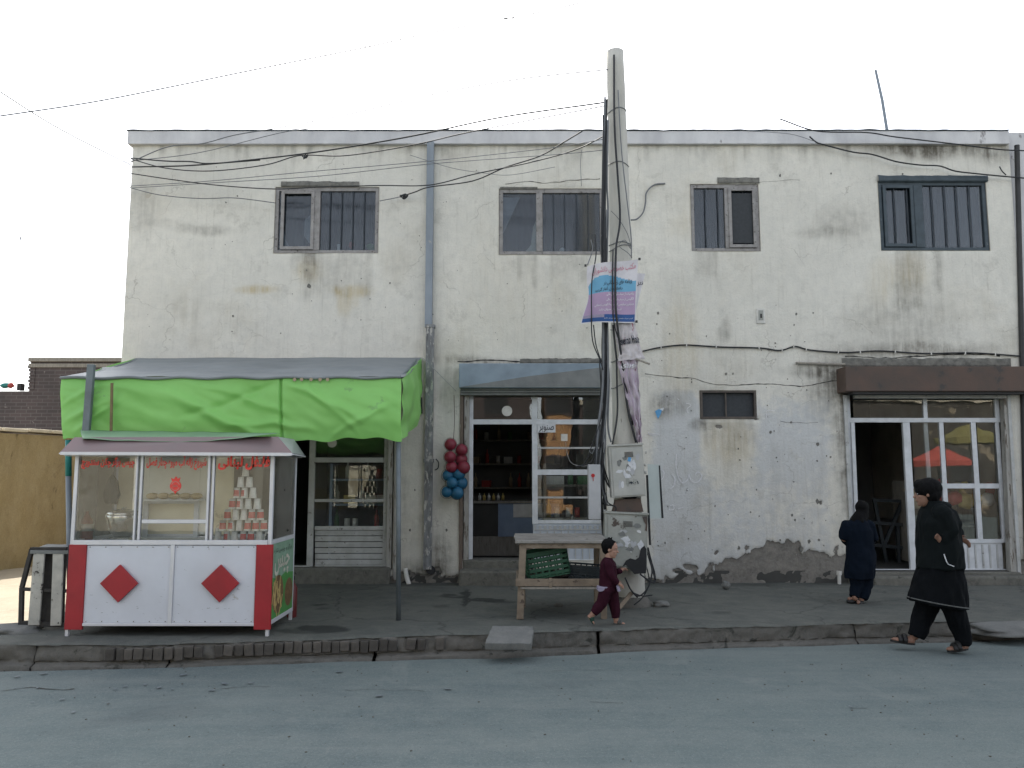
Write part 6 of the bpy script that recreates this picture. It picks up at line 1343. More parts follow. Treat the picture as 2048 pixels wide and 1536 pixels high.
c1_, at1, d1_ = cabinet('electrical_cabinet', 'upper pale grey electrical cabinet hung tilted on the pole with torn stickers', [(1217, 893), (1285, 890), (1292, 992), (1224, 996)], 8.86, .17, 'cabinet_grey', (.45, .70, .87), 5)
for (s_, t_) in [((.62, .35), (.64, .3))]: pass
lettering('۱۰✶', lambda a, b: at1(.50 + .3 * a, .24 + .07 * b, .018), 'ink_black', d1_, offset=.02)
MB().tube([at1(.3, .70, .016), at1(.3, .70, .012)], .018, 14).build('lock', 'dark_metal', d1_)
MB().add([at1(.52, .70, .0175), at1(.60, .68, .0175), at1(.64, .76, .0175), at1(.56, .78, .0175)], [(0, 1, 2, 3)]).build('sticker', 'paper_blue', d1_, fix=False)
c2_, at2, d2_ = cabinet('electrical_cabinet', 'lower rusted electrical cabinet on the pole with its bottom edge torn open', [(1210, 1026), (1296, 1030), (1294, 1140), (1208, 1132)], 8.84, .26, 'cabinet_low', (.42, .64, .86), 9, True)
n = 12; rnd_ = random.Random(2)
MB().add([at2(.50, .06, .02)] + [at2(s_, t_, .02) for s_, t_ in [(.42, .02), (.50, .14), (.60, .19), (.72, .17), (.80, .22), (.84, .38), (.92, .44), (.97, .38), (.98, .02), (.97, -.06), (.7, -.09)]], [tuple(range(12))]).build('torn_hole', 'black_seal', c2_, fix=False)
MB().add([at2(s_, t_, .0205) for s_, t_ in [(.86, .97), (.98, .98), (.98, .70), (.93, .72), (.95, .82), (.90, .88)]], [tuple(range(6))]).build('rust_patch', 'shutter_rust', c2_, fix=False)
MB().prism([(P(u, v, 8.9).x, P(u, v, 8.9).z) for u, v in [(1232, 1000), (1282, 997), (1288, 1024), (1226, 1024)]], 8.93, 9.04).build('conduit_box', 'shutter_rust', c1_)
m = MB(); x0, x1, z0, z1 = rect(1177, 929, 1201, 1039, 8.95); m.box(x0, x1, 8.92, 9.06, z0, z1); mb_ = m.build('meter_case', 'meter_box', None, bevel=.006, **T('narrow grey meter case with a red balloon mark left of the cabinets', 'meter case'))
rc_ = P(1186, 951, 8.915); MB().tube([rc_, rc_ + Vector((0, .003, 0))], .021, 16).build('red_balloon_mark', 'red_mark', mb_); MB().bar(rc_ + Vector((0, 0, -.02)), rc_ + Vector((.003, 0, -.06)), .006, .004).build('balloon_string', 'red_mark', mb_)
m = MB(); m.add([P(1295, 928, 8.96), P(1321, 930, 9.1), P(1326, 1037, 9.1), P(1298, 1037, 8.96), P(1295, 928, 8.97), P(1321, 930, 9.115), P(1326, 1037, 9.115), P(1298, 1037, 8.98)], [(0, 1, 2, 3), (7, 6, 5, 4), (0, 4, 5, 1), (1, 5, 6, 2), (2, 6, 7, 3), (3, 7, 4, 0)])
od = m.build('open_door_panel', 'meter_panel', None, **T('pale green open cabinet door with a black edge seal right of the pole', 'panel'))
m = MB(); m.bar(P(1318, 931, 9.09), P(1325, 1036, 9.09), .022, .02); m.build('edge_seal', 'black_seal', od); m = MB(); m.bar(P(1294, 950, 8.94), P(1300, 1090, 8.94), .02, .03); m.build('hinge_bar', 'black_seal', od)
for u, v, r_ in [(1292, 905, .012), (1290, 930, .014), (1291, 945, .016)]: MB().ell(P(u, v, 8.9), r_, r_, r_ * 1.2, 8, 6).build('fixing', 'cabinet_grey', od)
for i, pts in enumerate([[(1296, 1095), (1302, 1120), (1310, 1150), (1308, 1165), (1296, 1160), (1280, 1148)], [(1292, 1130), (1297, 1150), (1298, 1170), (1285, 1195), (1268, 1210)], [(1300, 1120), (1304, 1145), (1296, 1175), (1278, 1192), (1262, 1180), (1252, 1160)], [(1265, 1185), (1285, 1192), (1305, 1190)], [(1250, 1155), (1262, 1180), (1275, 1195)], [(1212, 985), (1216, 1005), (1232, 1015), (1226, 1030)], [(1290, 1060), (1294, 1100), (1302, 1130), (1311, 1160)]]):
    cable([(u, v, 8.87 + .03 * math.sin(i + j)) for j, (u, v) in enumerate(pts)], .007 if i % 2 else .009, None, 'cable_black', parent=c2_)
m = MB(); m.bar(P(1238, 1216, 8.8), P(1263, 1186, 8.9), .04, .03); m.build('plank_piece', 'table_wood', None, **T('short weathered stick of wood leaning at the foot of the pole', 'stick'))

# ================================================================== BALLS
def ballmesh(mat):
    bm = bmesh.new(); bmesh.ops.create_icosphere(bm, subdivisions=3, radius=.082)
    ico = [Vector(v) for v in [(0, 1, 1.618), (0, -1, 1.618), (0, 1, -1.618), (0, -1, -1.618), (1, 1.618, 0), (-1, 1.618, 0), (1, -1.618, 0), (-1, -1.618, 0), (1.618, 0, 1), (-1.618, 0, 1), (1.618, 0, -1), (-1.618, 0, -1)]]
    for v in bm.verts:
        d = v.co.normalized(); mx_ = max(d.dot(i.normalized()) for i in ico); v.co *= 1 + .05 * (mx_ - .87)
        if mx_ > .93: v.co *= .985
    me = bpy.data.meshes.new('ball'); bm.to_mesh(me); bm.free(); me.materials.append(MATS[mat])
    for p in me.polygons: p.use_smooth = True
    return me
bmar, bblu = ballmesh('ball_maroon'), ballmesh('ball_blue')
BY = 10.78
posn = [('maroon', 901, 889, 'topmost'), ('maroon', 923, 900, 'upper right'), ('maroon', 900, 914, 'middle left'), ('maroon', 922, 919, 'middle right'), ('maroon', 903, 934, 'lower left'), ('maroon', 927, 935, 'lower right'),
        ('blue', 896, 951, 'top left'), ('blue', 917, 948, 'top right'), ('blue', 904, 966, 'centre left'), ('blue', 922, 966, 'centre right'), ('blue', 894, 984, 'bottom left'), ('blue', 914, 986, 'bottom right')]
for i, (cn_, u, v, w_) in enumerate(posn):
    o = link('ball', bmar if cn_ == 'maroon' else bblu, None, label='%s ball, %s one of the %s balls hanging by the middle shop' % (cn_, w_, cn_), cat='ball', group='balls hanging in a cluster beside the middle shop')
    o.location = P(u, v, BY + (i % 2) * .05 - (i % 3) * .03); o.rotation_euler = (i, i * 1.7, i * .6); k_ = 1 + .08 * math.sin(i * 3); o.scale = (k_, k_, k_)
nt_ = thing('hanging_net', 'dark string and net loops holding the maroon and blue balls on the door post', 'net', P(910, 870, BY))
MB().tube(catmull([P(908, 790, 10.9), P(909, 840, 10.85), P(907, 880, 10.8)], 5), .004, 5).build('string', 'net_string', nt_)
for (cn_, u, v, w_) in posn:
    c_ = P(u, v, BY - .01); MB().tube([c_ + Vector((.088 * math.cos(a_), -.012, .088 * math.sin(a_))) for a_ in [k * 2 * math.pi / 20 for k in range(21)]], .0025, 4, caps=False).build('loop', 'net_string' if cn_ == 'maroon' else 'bar_iron', nt_)

# ================================================================== TABLE AND CRATES
tb = thing('wooden_table', 'rough weathered wooden table with a lower shelf in front of the middle shop', 'table', G(1120, 1236, .15))
ty0, ty1 = 8.28, 9.02; tz = PZ(1082, ty0); tx0, tx1 = P(1041, 1083, ty0).x, P(1213, 1083, ty0).x
for k in range(4):
    ya, yb = ty0 - .03 + k * .2, ty0 - .03 + (k + 1) * .2 - .006
    MB().box(tx0 - .05 + random.uniform(-.02, .02), tx1 + .03 + random.uniform(-.02, .02), ya, yb, tz - .022 + k * .006, tz + .004 + k * .006).build('board', 'table_top_wood', tb, bevel=.004)
MB().box(tx0, tx1, ty0, ty0 + .03, tz - .075, tz - .024).build('apron', 'table_wood', tb, bevel=.004)
MB().box(tx0, tx0 + .03, ty0 + .031, ty1 - .03, tz - .09, tz - .024).build('apron', 'table_wood', tb, bevel=.004)
for (a_, b_, Y_, w_) in [((1046, 1088), (1040, 1238), ty0 + .03, .07), ((1205, 1088), (1208, 1236), ty0 + .03, .06)]:
    p, q = P(*a_, Y_), P(*b_, Y_); q.z = .15; m = MB(); m.bar(p, q, w_, .06); m.build('leg', 'table_wood', tb, bevel=.006)
for X in (tx0 + .03, tx1 - .03): m = MB(); m.bar((X, ty1 - .04, tz - .03), (X, ty1 - .02, .15), .06, .05); m.build('leg', 'table_wood', tb, bevel=.006)
zsA, zsB = PZ(1157, ty0), PZ(1172, ty0)
MB().box(tx0 - .05, tx1 - .02, ty0 - .028, ty0 - .004, zsB, zsA).build('rail', 'table_wood', tb, bevel=.004)
MB().box(tx0 - .04, tx0 - .015, ty0 + .0, ty1, zsB, zsA).build('rail', 'table_wood', tb, bevel=.004); MB().box(tx0 - .02, tx1, ty1 - .02, ty1, zsB, zsA).build('rail', 'table_wood', tb, bevel=.004)
MB().box(tx0 - .0, tx1 - .02, ty0 - .035, ty0 + .02, zsB - .028, zsB - .008).build('rail', 'old_wood_grey', tb, bevel=.003)
m = MB(); m.bar((tx0 + .3, ty0 - .034, zsA + .01), (tx0 + .3, ty0 - .034, zsB - .01), .03, .01); m.build('cleat', 'table_wood', tb)
for k in range(4): MB().box(tx0 - .01, tx1 - .04, ty0 + .01 + k * .18, ty0 + .17 + k * .18, zsB + .012, zsB + .028).build('shelf_board', 'charred_wood', tb)
def crate(u, v, Y, w_, d_, h_, rot, tilt, mat, label):
    t = thing('plastic_crate', label, 'crate', P(u, v, Y)); t.rotation_euler = (tilt[0], tilt[1], rot); t['_'] = 0; del t['_']
    def bb(name, *a_): o = MB().box(*a_).build(name, mat, None); o.parent = t; return o
    bb('base', -w_ / 2, w_ / 2, -d_ / 2, d_ / 2, 0, .012)
    for sy in (-1, 1):
        y = sy * d_ / 2
        for k in range(5): bb('slat', -w_ / 2, w_ / 2, y - .006, y + .006, .02 + k * h_ / 5, .02 + k * h_ / 5 + h_ / 8)
        for k in range(7): x_ = -w_ / 2 + w_ * k / 6; bb('rib', x_ - .008, x_ + .008, y - .008, y + .008, .012, h_)
    for sx_ in (-1, 1):
        X = sx_ * w_ / 2
        for k in range(5): bb('slat', X - .006, X + .006, -d_ / 2, d_ / 2, .02 + k * h_ / 5, .02 + k * h_ / 5 + h_ / 8)
        for k in range(5): y_ = -d_ / 2 + d_ * k / 4; bb('rib', X - .008, X + .008, y_ - .008, y_ + .008, .012, h_)
    for a_ in [(-w_ / 2 - .012, w_ / 2 + .012, -d_ / 2 - .012, -d_ / 2 + .006), (-w_ / 2 - .012, w_ / 2 + .012, d_ / 2 - .006, d_ / 2 + .012), (-w_ / 2 - .012, -w_ / 2 + .006, -d_ / 2 + .006, d_ / 2 - .006), (w_ / 2 - .006, w_ / 2 + .012, -d_ / 2 + .006, d_ / 2 - .006)]: bb('rim', *a_, h_ - .004, h_ + .014)
    return t
crate(1096, 1150, ty0 + .36, .42, .34, .26, .1, (0, -.16), 'crate_green', 'dark green slatted plastic crate tilted on the shelf under the table')
crate(1172, 1155, ty0 + .40, .36, .3, .12, -.1, (0, .06), 'crate_dark', 'low black plastic crate on the shelf right of the green crate')

# ================================================================== ACROSS THE STREET (behind the camera, mirrored in the glass)
def house(x0, x1, y1, h, mat, label, win=True, seed=0):
    t = thing('street_house', label, 'house', ((x0 + x1) / 2, y1, 0)); MB().box(x0, x1, y1 - 7, y1, -.2, h).build('wall', mat, t)
    MB().box(x0 - .1, x1 + .1, y1 - 7, y1 + .12, h, h + .25).build('parapet', 'coping_pale', t)
    if win:
        n = max(1, int((x1 - x0) / 2.2))
        for i in range(n):
            xc = x0 + (i + .5) * (x1 - x0) / n
            for z in ([1.0, 3.9] if h > 5 else [1.0]):
                f_ = MB().box(xc - .55, xc + .55, y1, y1 + .04, z, z + 1.3).build('window', 'far_brown', t); MB().box(xc - .48, xc + .48, y1 + .03, y1 + .05, z + .07, z + 1.23).build('pane', 'interior_dark', f_)
MB_ = house(-22, -12, -9, 4.2, 'far_tan', 'low tan house mirrored in the left kiosk pane')
house(-11.6, -5.5, -9.5, 6.2, 'far_cream', 'cream two-storey house mirrored in the middle kiosk panes', True)
house(-5, .8, -10, 6.8, 'far_brown', 'dark brown house mirrored in the middle shop door panes')
house(1.35, 2.3, -9, 7.2, 'far_orange', 'orange house mirrored in the panes of the middle shop')
house(2.9, 12, -12, 4.5, 'far_brown', 'dark house mirrored behind the red parasol', True)
house(12.5, 22, -11, 4.6, 'far_dark', 'dusky house mirrored in the right shop panes')
MB().box(-15, -5.2, -8.7, -8.6, -.1, 1.9).build('boundary_wall', 'far_cream', None, **T('low cream boundary wall mirrored in the kiosk glass', 'wall'))
def parasol(x, y, z, r_, mat, label):
    t = thing('parasol', label, 'parasol', (x, y, 0)); m = MB(); n = 8; vs = [(x, y, z + .45)] + [(x + r_ * math.cos(6.283 * k / n), y + r_ * math.sin(6.283 * k / n), z) for k in range(n)] + [(x + r_ * math.cos(6.283 * k / n), y + r_ * math.sin(6.283 * k / n), z - .16) for k in range(n)]
    m.add(vs, [(0, 1 + k, 1 + (k + 1) % n) for k in range(n)] + [(1 + k, 1 + n + k, 1 + n + (k + 1) % n, 1 + (k + 1) % n) for k in range(n)]); m.build('canopy', mat, t, fix=False); MB().tube([(x, y, -.1), (x, y, z + .45)], .025, 8).build('pole', 'pole_metal', t)
parasol(12.4, -1.2, 1.98, .85, 'parasol_red', 'red street parasol mirrored in the panes of the right shop')
parasol(14.6, -3.5, 2.75, 1.0, 'parasol_yellow', 'yellow street parasol mirrored above the red one in the right shop')

# ================================================================== PEOPLE
def remeshed(name, mb, mat, parent, voxel, smooth_it=6, folds=0.0, fs=9.0, seed=0, label=None):
    me = mb.mesh(name, mat, True)
    bm = bmesh.new(); bm.from_mesh(me); bmesh.ops.recalc_face_normals(bm, faces=bm.faces); bm.to_mesh(me); bm.free()
    o = bpy.data.objects.new('tmp', me); C.objects.link(o)
    r_ = o.modifiers.new('r', 'REMESH'); r_.mode = 'VOXEL'; r_.voxel_size = voxel
    s_ = o.modifiers.new('s', 'SMOOTH'); s_.iterations = smooth_it; s_.factor = .5
    dg = bpy.context.evaluated_depsgraph_get(); dg.update(); new = bpy.data.meshes.new_from_object(o.evaluated_get(dg)); bpy.data.objects.remove(o)
    new.name = name
    if not new.materials: new.materials.append(MATS[mat])
    if folds:
        n = len(new.vertices); co = np.empty(n * 3); new.vertices.foreach_get('co', co); no = np.empty(n * 3); new.vertices.foreach_get('normal', no); co = co.reshape(-1, 3); no = no.reshape(-1, 3)
        d = np.array([mnoise.noise(Vector((c[0] * fs * 1.2 + seed, c[1] * fs * 1.2, c[2] * fs * .45 + c[0] * 3))) + .5 * mnoise.noise(Vector((c[0] * fs * 2.6, c[1] * fs * 2.6, c[2] * fs * 1.1 + seed))) for c in co])
        co += no * (d * folds)[:, None]; new.vertices.foreach_set('co', co.ravel())
    new.polygons.foreach_set('use_smooth', [True] * len(new.polygons)); new.update()
    return link(name, new, parent, label=label)
def limb(m, pts, rs, n=12, flat=1.0, endcap=True):
    m.tube(pts, rs, n, flat=flat)
    for p, r_ in ((pts[0], rs[0]), (pts[-1], rs[-1]))[:2 if endcap else 1]: m.ell(p, r_ * .98, r_ * .98, r_ * .98, 10, 8)
def rings(m, secs, n=20):
    """stack of elliptical sections (centre, rx, ry) -> closed body"""
    vs = []
    for c_, rx, ry in secs:
        for j in range(n): a_ = 2 * math.pi * j / n; vs.append(Vector(c_) + Vector((rx * math.cos(a_), ry * math.sin(a_), 0)))
    k_ = len(secs); fs = [(i * n + j, i * n + (j + 1) % n, (i + 1) * n + (j + 1) % n, (i + 1) * n + j) for i in range(k_ - 1) for j in range(n)]
    fs += [tuple(range(n - 1, -1, -1)), tuple((k_ - 1) * n + j for j in range(n))]; m.add(vs, fs)
def head(m, c_, h, f, up=Vector((0, 0, 1))):
    """head about c_ (centre of skull), h = chin to crown, f = facing direction"""
    f = f.normalized(); l = up.cross(f).normalized(); M_ = Matrix((f, l, up)).transposed()
    def q(a_, b_, c2): return Vector(c_) + M_ @ Vector((a_ * h, b_ * h, c2 * h))
    m.ell(q(-.03, 0, .12), .40 * h, .325 * h, .37 * h, 20, 14, M_)
    m.ell(q(.10, 0, -.16), .25 * h, .235 * h, .33 * h, 16, 12, M_)
    m.ell(q(.22, 0, -.38), .10 * h, .12 * h, .09 * h, 12, 8, M_)            # chin
    limb(m, [q(.335, 0, .06), q(.37, 0, -.04), q(.415, 0, -.115)], [.03 * h, .038 * h, .052 * h], 8)   # nose
    m.ell(q(.33, 0, -.225), .055 * h, .085 * h, .03 * h, 10, 8, M_); m.ell(q(.32, 0, -.265), .055 * h, .075 * h, .028 * h, 10, 8, M_)     # lips
    m.ell(q(.30, 0, .085), .08 * h, .2 * h, .035 * h, 12, 8, M_)             # brow
    for s_ in (-1, 1):
        m.ell(q(-.02, s_ * .31, -.04), .075 * h, .035 * h, .105 * h, 10, 8, M_)   # ears
        m.ell(q(.20, s_ * .16, -.11), .10 * h, .08 * h, .08 * h, 10, 8, M_)       # cheeks
    return q, M_
def hand(m, w_, d, side, s, curl=.5, palmn=Vector((0, -1, 0))):
    """w_ wrist, d direction of the hand, side = towards thumb, s hand length"""
    d = d.normalized(); side = (side - d * side.dot(d)).normalized(); nrm = d.cross(side).normalized()
    M_ = Matrix((side, nrm, d)).transposed()
    m.ell(w_ + d * s * .26, .20 * s, .10 * s, .30 * s, 12, 9, M_)
    for i, (o_, ln) in enumerate([(.14, .42), (.05, .47), (-.04, .44), (-.13, .34)]):
        b_ = w_ + d * s * .48 + side * s * o_; k1 = b_ + (d * math.cos(curl * .5) + palmn * math.sin(curl * .5)) * s * ln * .45
        k2 = k1 + (d * math.cos(curl * 1.3) + palmn * math.sin(curl * 1.3)) * s * ln * .32; k3 = k2 + (d * math.cos(curl * 2) + palmn * math.sin(curl * 2)) * s * ln * .25
        limb(m, [b_, k1, k2, k3], [.048 * s, .045 * s, .04 * s, .034 * s], 8)
    t0 = w_ + d * s * .14 + side * s * .15; t1 = t0 + (d * .6 + side * .7) * s * .2; t2 = t1 + (d * .9 + side * .25 + palmn * .3) * s * .17; limb(m, [t0, t1, t2], [.06 * s, .052 * s, .042 * s], 8)
def eyes(q, M_, h, par):
    for s_ in (-1, 1):
        e = MB(); e.ell(q(.315, s_ * .125, .005), .03 * h, .05 * h, .028 * h, 10, 8, M_); eo = e.build('eye', 'eye_white', par, smooth=True)
        e = MB(); e.ell(q(.335, s_ * .125, .005), .016 * h, .024 * h, .024 * h, 8, 6, M_); e.build('iris', 'hair_black', eo, smooth=True)
        e = MB(); limb(e, [q(.335, s_ * .06, .075), q(.345, s_ * .13, .09), q(.30, s_ * .2, .07)], [.007 * h, .009 * h, .006 * h], 6); e.build('eyebrow', 'hair_black', par)
def foot(m, heel, toe, s):
    d = (toe - heel).normalized(); M_ = Matrix((d, Vector((0, 0, 1)).cross(d).normalized(), d.cross(Vector((0, 0, 1)).cross(d).normalized()))).transposed()
    m.ell(heel.lerp(toe, .25) + Vector((0, 0, .03 * s)), .28 * s, .15 * s, .16 * s, 12, 8, M_); m.ell(heel.lerp(toe, .6) + Vector((0, 0, .0)), .38 * s, .17 * s, .10 * s, 12, 8, M_)
    for k in range(5): m.ell(heel.lerp(toe, .98 - .05 * abs(k - 1)) + M_ @ Vector((0, (k - 2) * .065 * s, -.01 * s)), .08 * s, .036 * s, .035 * s, 8, 6, M_)
    return M_

# ---- youth walking left on the road
YA = 7.58
def A(u, v, dy=0.0): return P(u, v, YA + dy)
ya = thing('person', 'youth in long black tunic and dark jacket walking left on the road', 'person', A(1870, 1300))
b = MB(); hc = A(1853, 987, 0); hH = .25; fdir = Vector((-.93, .36, -.05))
q, M_ = head(b, hc, hH, fdir, Vector((.05, 0, 1)).normalized())
limb(b, [A(1860, 1000), A(1868, 1022)], [.055, .062])
rings(b, [(A(1877, 1150, 0), .12, .15), (A(1878, 1110, 0), .11, .14), (A(1876, 1060), .115, .17), (A(1873, 1030), .10, .18), (A(1870, 1018), .06, .10)])
# legs: near leg (left) trailing, far leg forward
limb(b, [A(1888, 1150, -.08), A(1908, 1215, -.08), A(1928, 1280, -.08)], [.085, .058, .04]); limb(b, [A(1866, 1150, .08), A(1852, 1215, .08), A(1828, 1272, .08)], [.085, .058, .042])
hb1, tb1 = A(1932, 1294, -.08), A(1898, 1298, -.08); foot(b, hb1, tb1, .24); hf1, tf1 = A(1826, 1284, .08), A(1786, 1278, .08); foot(b, hf1, tf1, .24)
limb(b, [A(1880, 1030, -.12), A(1902, 1062, -.19), A(1886, 1084, -.17)], [.045, .040, .03]); hand(b, A(1886, 1084, -.17), A(1872, 1072, -.2) - A(1886, 1084, -.17), Vector((0, -.3, 1)), .15, .6, Vector((-.2, -1, -.2)))
limb(b, [A(1880, 1030, .12), A(1908, 1060, .16), A(1918, 1078, .05)], [.045, .040, .03]); hand(b, A(1916, 1076, .04), Vector((.5, -.7, -.3)), Vector((0, 0, 1)), .14, .8, Vector((.2, 0, -1)))
body = remeshed('body', b, 'skin', ya, .006, 3)
eyes(q, M_, hH, ya)
h_ = MB(); h_.ell(q(-.06, 0, .19), .48 * hH, .41 * hH, .40 * hH, 20, 14, M_); h_.ell(q(-.20, 0, -.02), .31 * hH, .36 * hH, .36 * hH, 16, 12, M_); h_.ell(q(.22, 0, .34), .23 * hH, .30 * hH, .19 * hH, 14, 10, M_)
for s_ in (-1, 1): h_.ell(q(-.08, s_ * .27, .04), .16 * hH, .07 * hH, .20 * hH, 12, 8, M_)
remeshed('hair', h_, 'hair_black', ya, .006, 2, .006, 30)
t_ = MB(); rings(t_, [(A(1876, 1203, 0), .265, .235), (A(1876, 1190, 0), .255, .225), (A(1878, 1150, 0), .205, .20), (A(1879, 1110), .165, .18), (A(1878, 1070), .14, .18), (A(1876, 1030), .11, .18)], 28)
# hem slants: lower to the right
for i_, vtx in enumerate(t_.v):
    if i_ < 56: vtx = Vector(vtx); s_ = (vtx.x - A(1876, 1200).x); t_.v[i_] = (vtx.x, vtx.y, vtx.z - .16 * s_ - .03)
tun = remeshed('tunic', t_, 'cloth_black', ya, .009, 3, .022, 8)
tr = MB(); secs = []
for j in range(41):
    a_ = 2 * math.pi * j / 40; c_ = A(1876, 1200); s_ = .262 * math.cos(a_); secs.append(c_ + Vector((s_, .236 * math.sin(a_), -.16 * s_ - .018)))
tr.tube(secs, .006, 6, caps=False, flat=1.0); tr.build('tunic_trim', 'cloth_trim', ya)
j_ = MB(); rings(j_, [(A(1880, 1135), .20, .22), (A(1880, 1120), .195, .22), (A(1879, 1085), .185, .225), (A(1876, 1045), .175, .225), (A(1873, 1022), .135, .20), (A(1868, 1008), .085, .11), (A(1866, 1001), .075, .09)], 28)
limb(j_, [A(1884, 1026, -.15), A(1903, 1062, -.19), A(1889, 1082, -.17)], [.088, .072, .055]); limb(j_, [A(1884, 1026, .15), A(1908, 1060, .15), A(1914, 1074, .08)], [.085, .07, .05])
jk = remeshed('jacket', j_, 'cloth_jacket', ya, .008, 3, .018, 9, 4)
hd = MB(); hd.ell(A(1880, 1012, .0), .09, .13, .05, 14, 10); remeshed('collar', hd, 'cloth_jacket', ya, .008, 2, .006, 14)
tz_ = MB(); limb(tz_, [A(1886, 1170, -.08), A(1908, 1220, -.08), A(1922, 1262, -.08), A(1929, 1288, -.08)], [.12, .095, .075, .066], endcap=False); limb(tz_, [A(1866, 1170, .08), A(1853, 1215, .08), A(1840, 1250, .08), A(1831, 1273, .08)], [.12, .10, .085, .075], endcap=False)
remeshed('trousers', tz_, 'cloth_black', ya, .008, 3, .018, 10, 2)
cable([(1888, 1108, YA - .23), (1892, 1120, YA - .24), (1896, 1128, YA - .235), (1903, 1131, YA - .23), (1908, 1133, YA - .23)], .005, None, 'paper_scrap', 'strap_end', parent=ya)
def sandal(par, heel, toe, s, mat):
    d = (toe - heel); ln = d.length; d = d / ln; l = Vector((0, 0, 1)).cross(d).normalized(); up = d.cross(l); M2 = Matrix((d, l, up)).transposed()
    out = []; N_ = 20
    for k in range(N_): a_ = 2 * math.pi * k / N_; out.append(Vector((.5 + .62 * math.cos(a_), 0, 0)) + Vector((0, (.19 + .03 * math.cos(a_)) * math.sin(a_), 0)))
    bs = [heel + M2 @ Vector((o_.x * ln, o_.y * s, -.10 * s)) for o_ in out]; ts = [p + up * .07 * s for p in bs]
    m = MB(); m.add(bs + ts, [tuple(range(N_ - 1, -1, -1)), tuple(range(N_, 2 * N_))] + [(k, (k + 1) % N_, N_ + (k + 1) % N_, N_ + k) for k in range(N_)]); sd2 = m.build('sandal', mat, par, bevel=.003)
    for (t0, lift) in ((.68, .13), (.45, .20)):
        st_ = MB(); st_.tube([heel + M2 @ Vector((ln * t0 + .01 * math.cos(a_), .205 * s * math.cos(a_), -.03 * s + (lift * s + .03 * s) * math.sin(a_))) for a_ in [k * math.pi / 10 for k in range(11)]], .085 * s, 8, flat=.9); st_.build('strap', mat, sd2, smooth=True)
sandal(ya, hb1 + Vector((0, 0, -.0)), tb1, .25, 'sandal_black'); sandal(ya, hf1, tf1, .25, 'sandal_black')

# ---- child in dark blue, seen from behind at the right shop door
YB = 9.35
def Bp(u, v, dy=0.0): return P(u, v, YB + dy)
yb = thing('person', 'small child in dark blue with covered head, standing at the right shop door', 'person', Bp(1715, 1205))
b = MB(); hc = Bp(1724, 1018, .04); hH = .19; q, M_ = head(b, hc, hH, Vector((.35, .93, -.12)))
limb(b, [Bp(1722, 1026, .02), Bp(1718, 1042, 0)], [.045, .05])
rings(b, [(Bp(1718, 1135), .10, .08), (Bp(1717, 1095), .10, .08), (Bp(1716, 1055), .13, .08), (Bp(1717, 1040), .08, .06)])
limb(b, [Bp(1710, 1135), Bp(1712, 1170, -.02), Bp(1710, 1196, -.06)], [.07, .05, .032]); limb(b, [Bp(1726, 1135), Bp(1728, 1170, .03), Bp(1722, 1200, -.02)], [.07, .05, .032])
fh, ft_ = Bp(1716, 1207, -.10), Bp(1722, 1204, .06); foot(b, fh, ft_, .17); fh2, ft2 = Bp(1697, 1198, -.05), Bp(1712, 1206, .03); foot(b, fh2, ft2, .17)
limb(b, [Bp(1692, 1050), Bp(1688, 1078, .02), Bp(1700, 1085, .16)], [.045, .036, .026]); hand(b, Bp(1700, 1085, .16), Vector((.4, 1, .1)), Vector((0, 0, 1)), .11, .5, Vector((1, 0, 0)))
limb(b, [Bp(1738, 1050), Bp(1746, 1076, .03), Bp(1740, 1082, .17)], [.045, .036, .026]); hand(b, Bp(1740, 1082, .17), Vector((-.2, 1, .1)), Vector((0, 0, 1)), .11, .5, Vector((-1, 0, 0)))
remeshed('body', b, 'skin', yb, .006, 3); eyes(q, M_, hH, yb)
h_ = MB(); h_.ell(q(-.06, 0, .10), .46 * hH, .40 * hH, .43 * hH, 18, 12, M_); h_.ell(q(-.16, 0, -.18), .34 * hH, .36 * hH, .36 * hH, 18, 12, M_); limb(h_, [q(-.15, 0, -.3), Bp(1716, 1044)], [.075, .095])
remeshed('head_scarf', h_, 'hair_black', yb, .007, 3, .006, 16)
t_ = MB(); rings(t_, [(Bp(1719, 1157), .17, .13), (Bp(1720, 1143), .175, .14), (Bp(1722, 1115), .165, .13), (Bp(1720, 1085), .155, .115), (Bp(1717, 1060), .165, .11), (Bp(1716, 1046), .14, .095), (Bp(1717, 1036), .08, .07)], 26)
limb(t_, [Bp(1694, 1051), Bp(1687, 1074, .01), Bp(1696, 1084, .12)], [.068, .058, .045]); limb(t_, [Bp(1738, 1051), Bp(1747, 1076, .02), Bp(1742, 1082, .13)], [.068, .058, .045])
remeshed('tunic', t_, 'cloth_navy', yb, .007, 3, .016, 10, 7)
t_ = MB(); limb(t_, [Bp(1712, 1140, .0), Bp(1714, 1172, -.01), Bp(1708, 1194, -.05)], [.10, .075, .05], endcap=False); limb(t_, [Bp(1730, 1140), Bp(1731, 1172, .02), Bp(1725, 1199, -.02)], [.10, .08, .055], endcap=False)
remeshed('trousers', t_, 'cloth_navy', yb, .007, 3, .010, 12, 9)
for a_, b_ in ((fh, ft_), (fh2, ft2)):
    s_ = MB(); s_.ell(a_.lerp(b_, .5) + Vector((0, 0, .0)), .05, .09, .035, 14, 8, Matrix.Rotation(math.atan2(b_.y - a_.y, b_.x - a_.x) - math.pi / 2, 3, 'Z')); s_.build('shoe', 'sandal_black', yb, smooth=True)

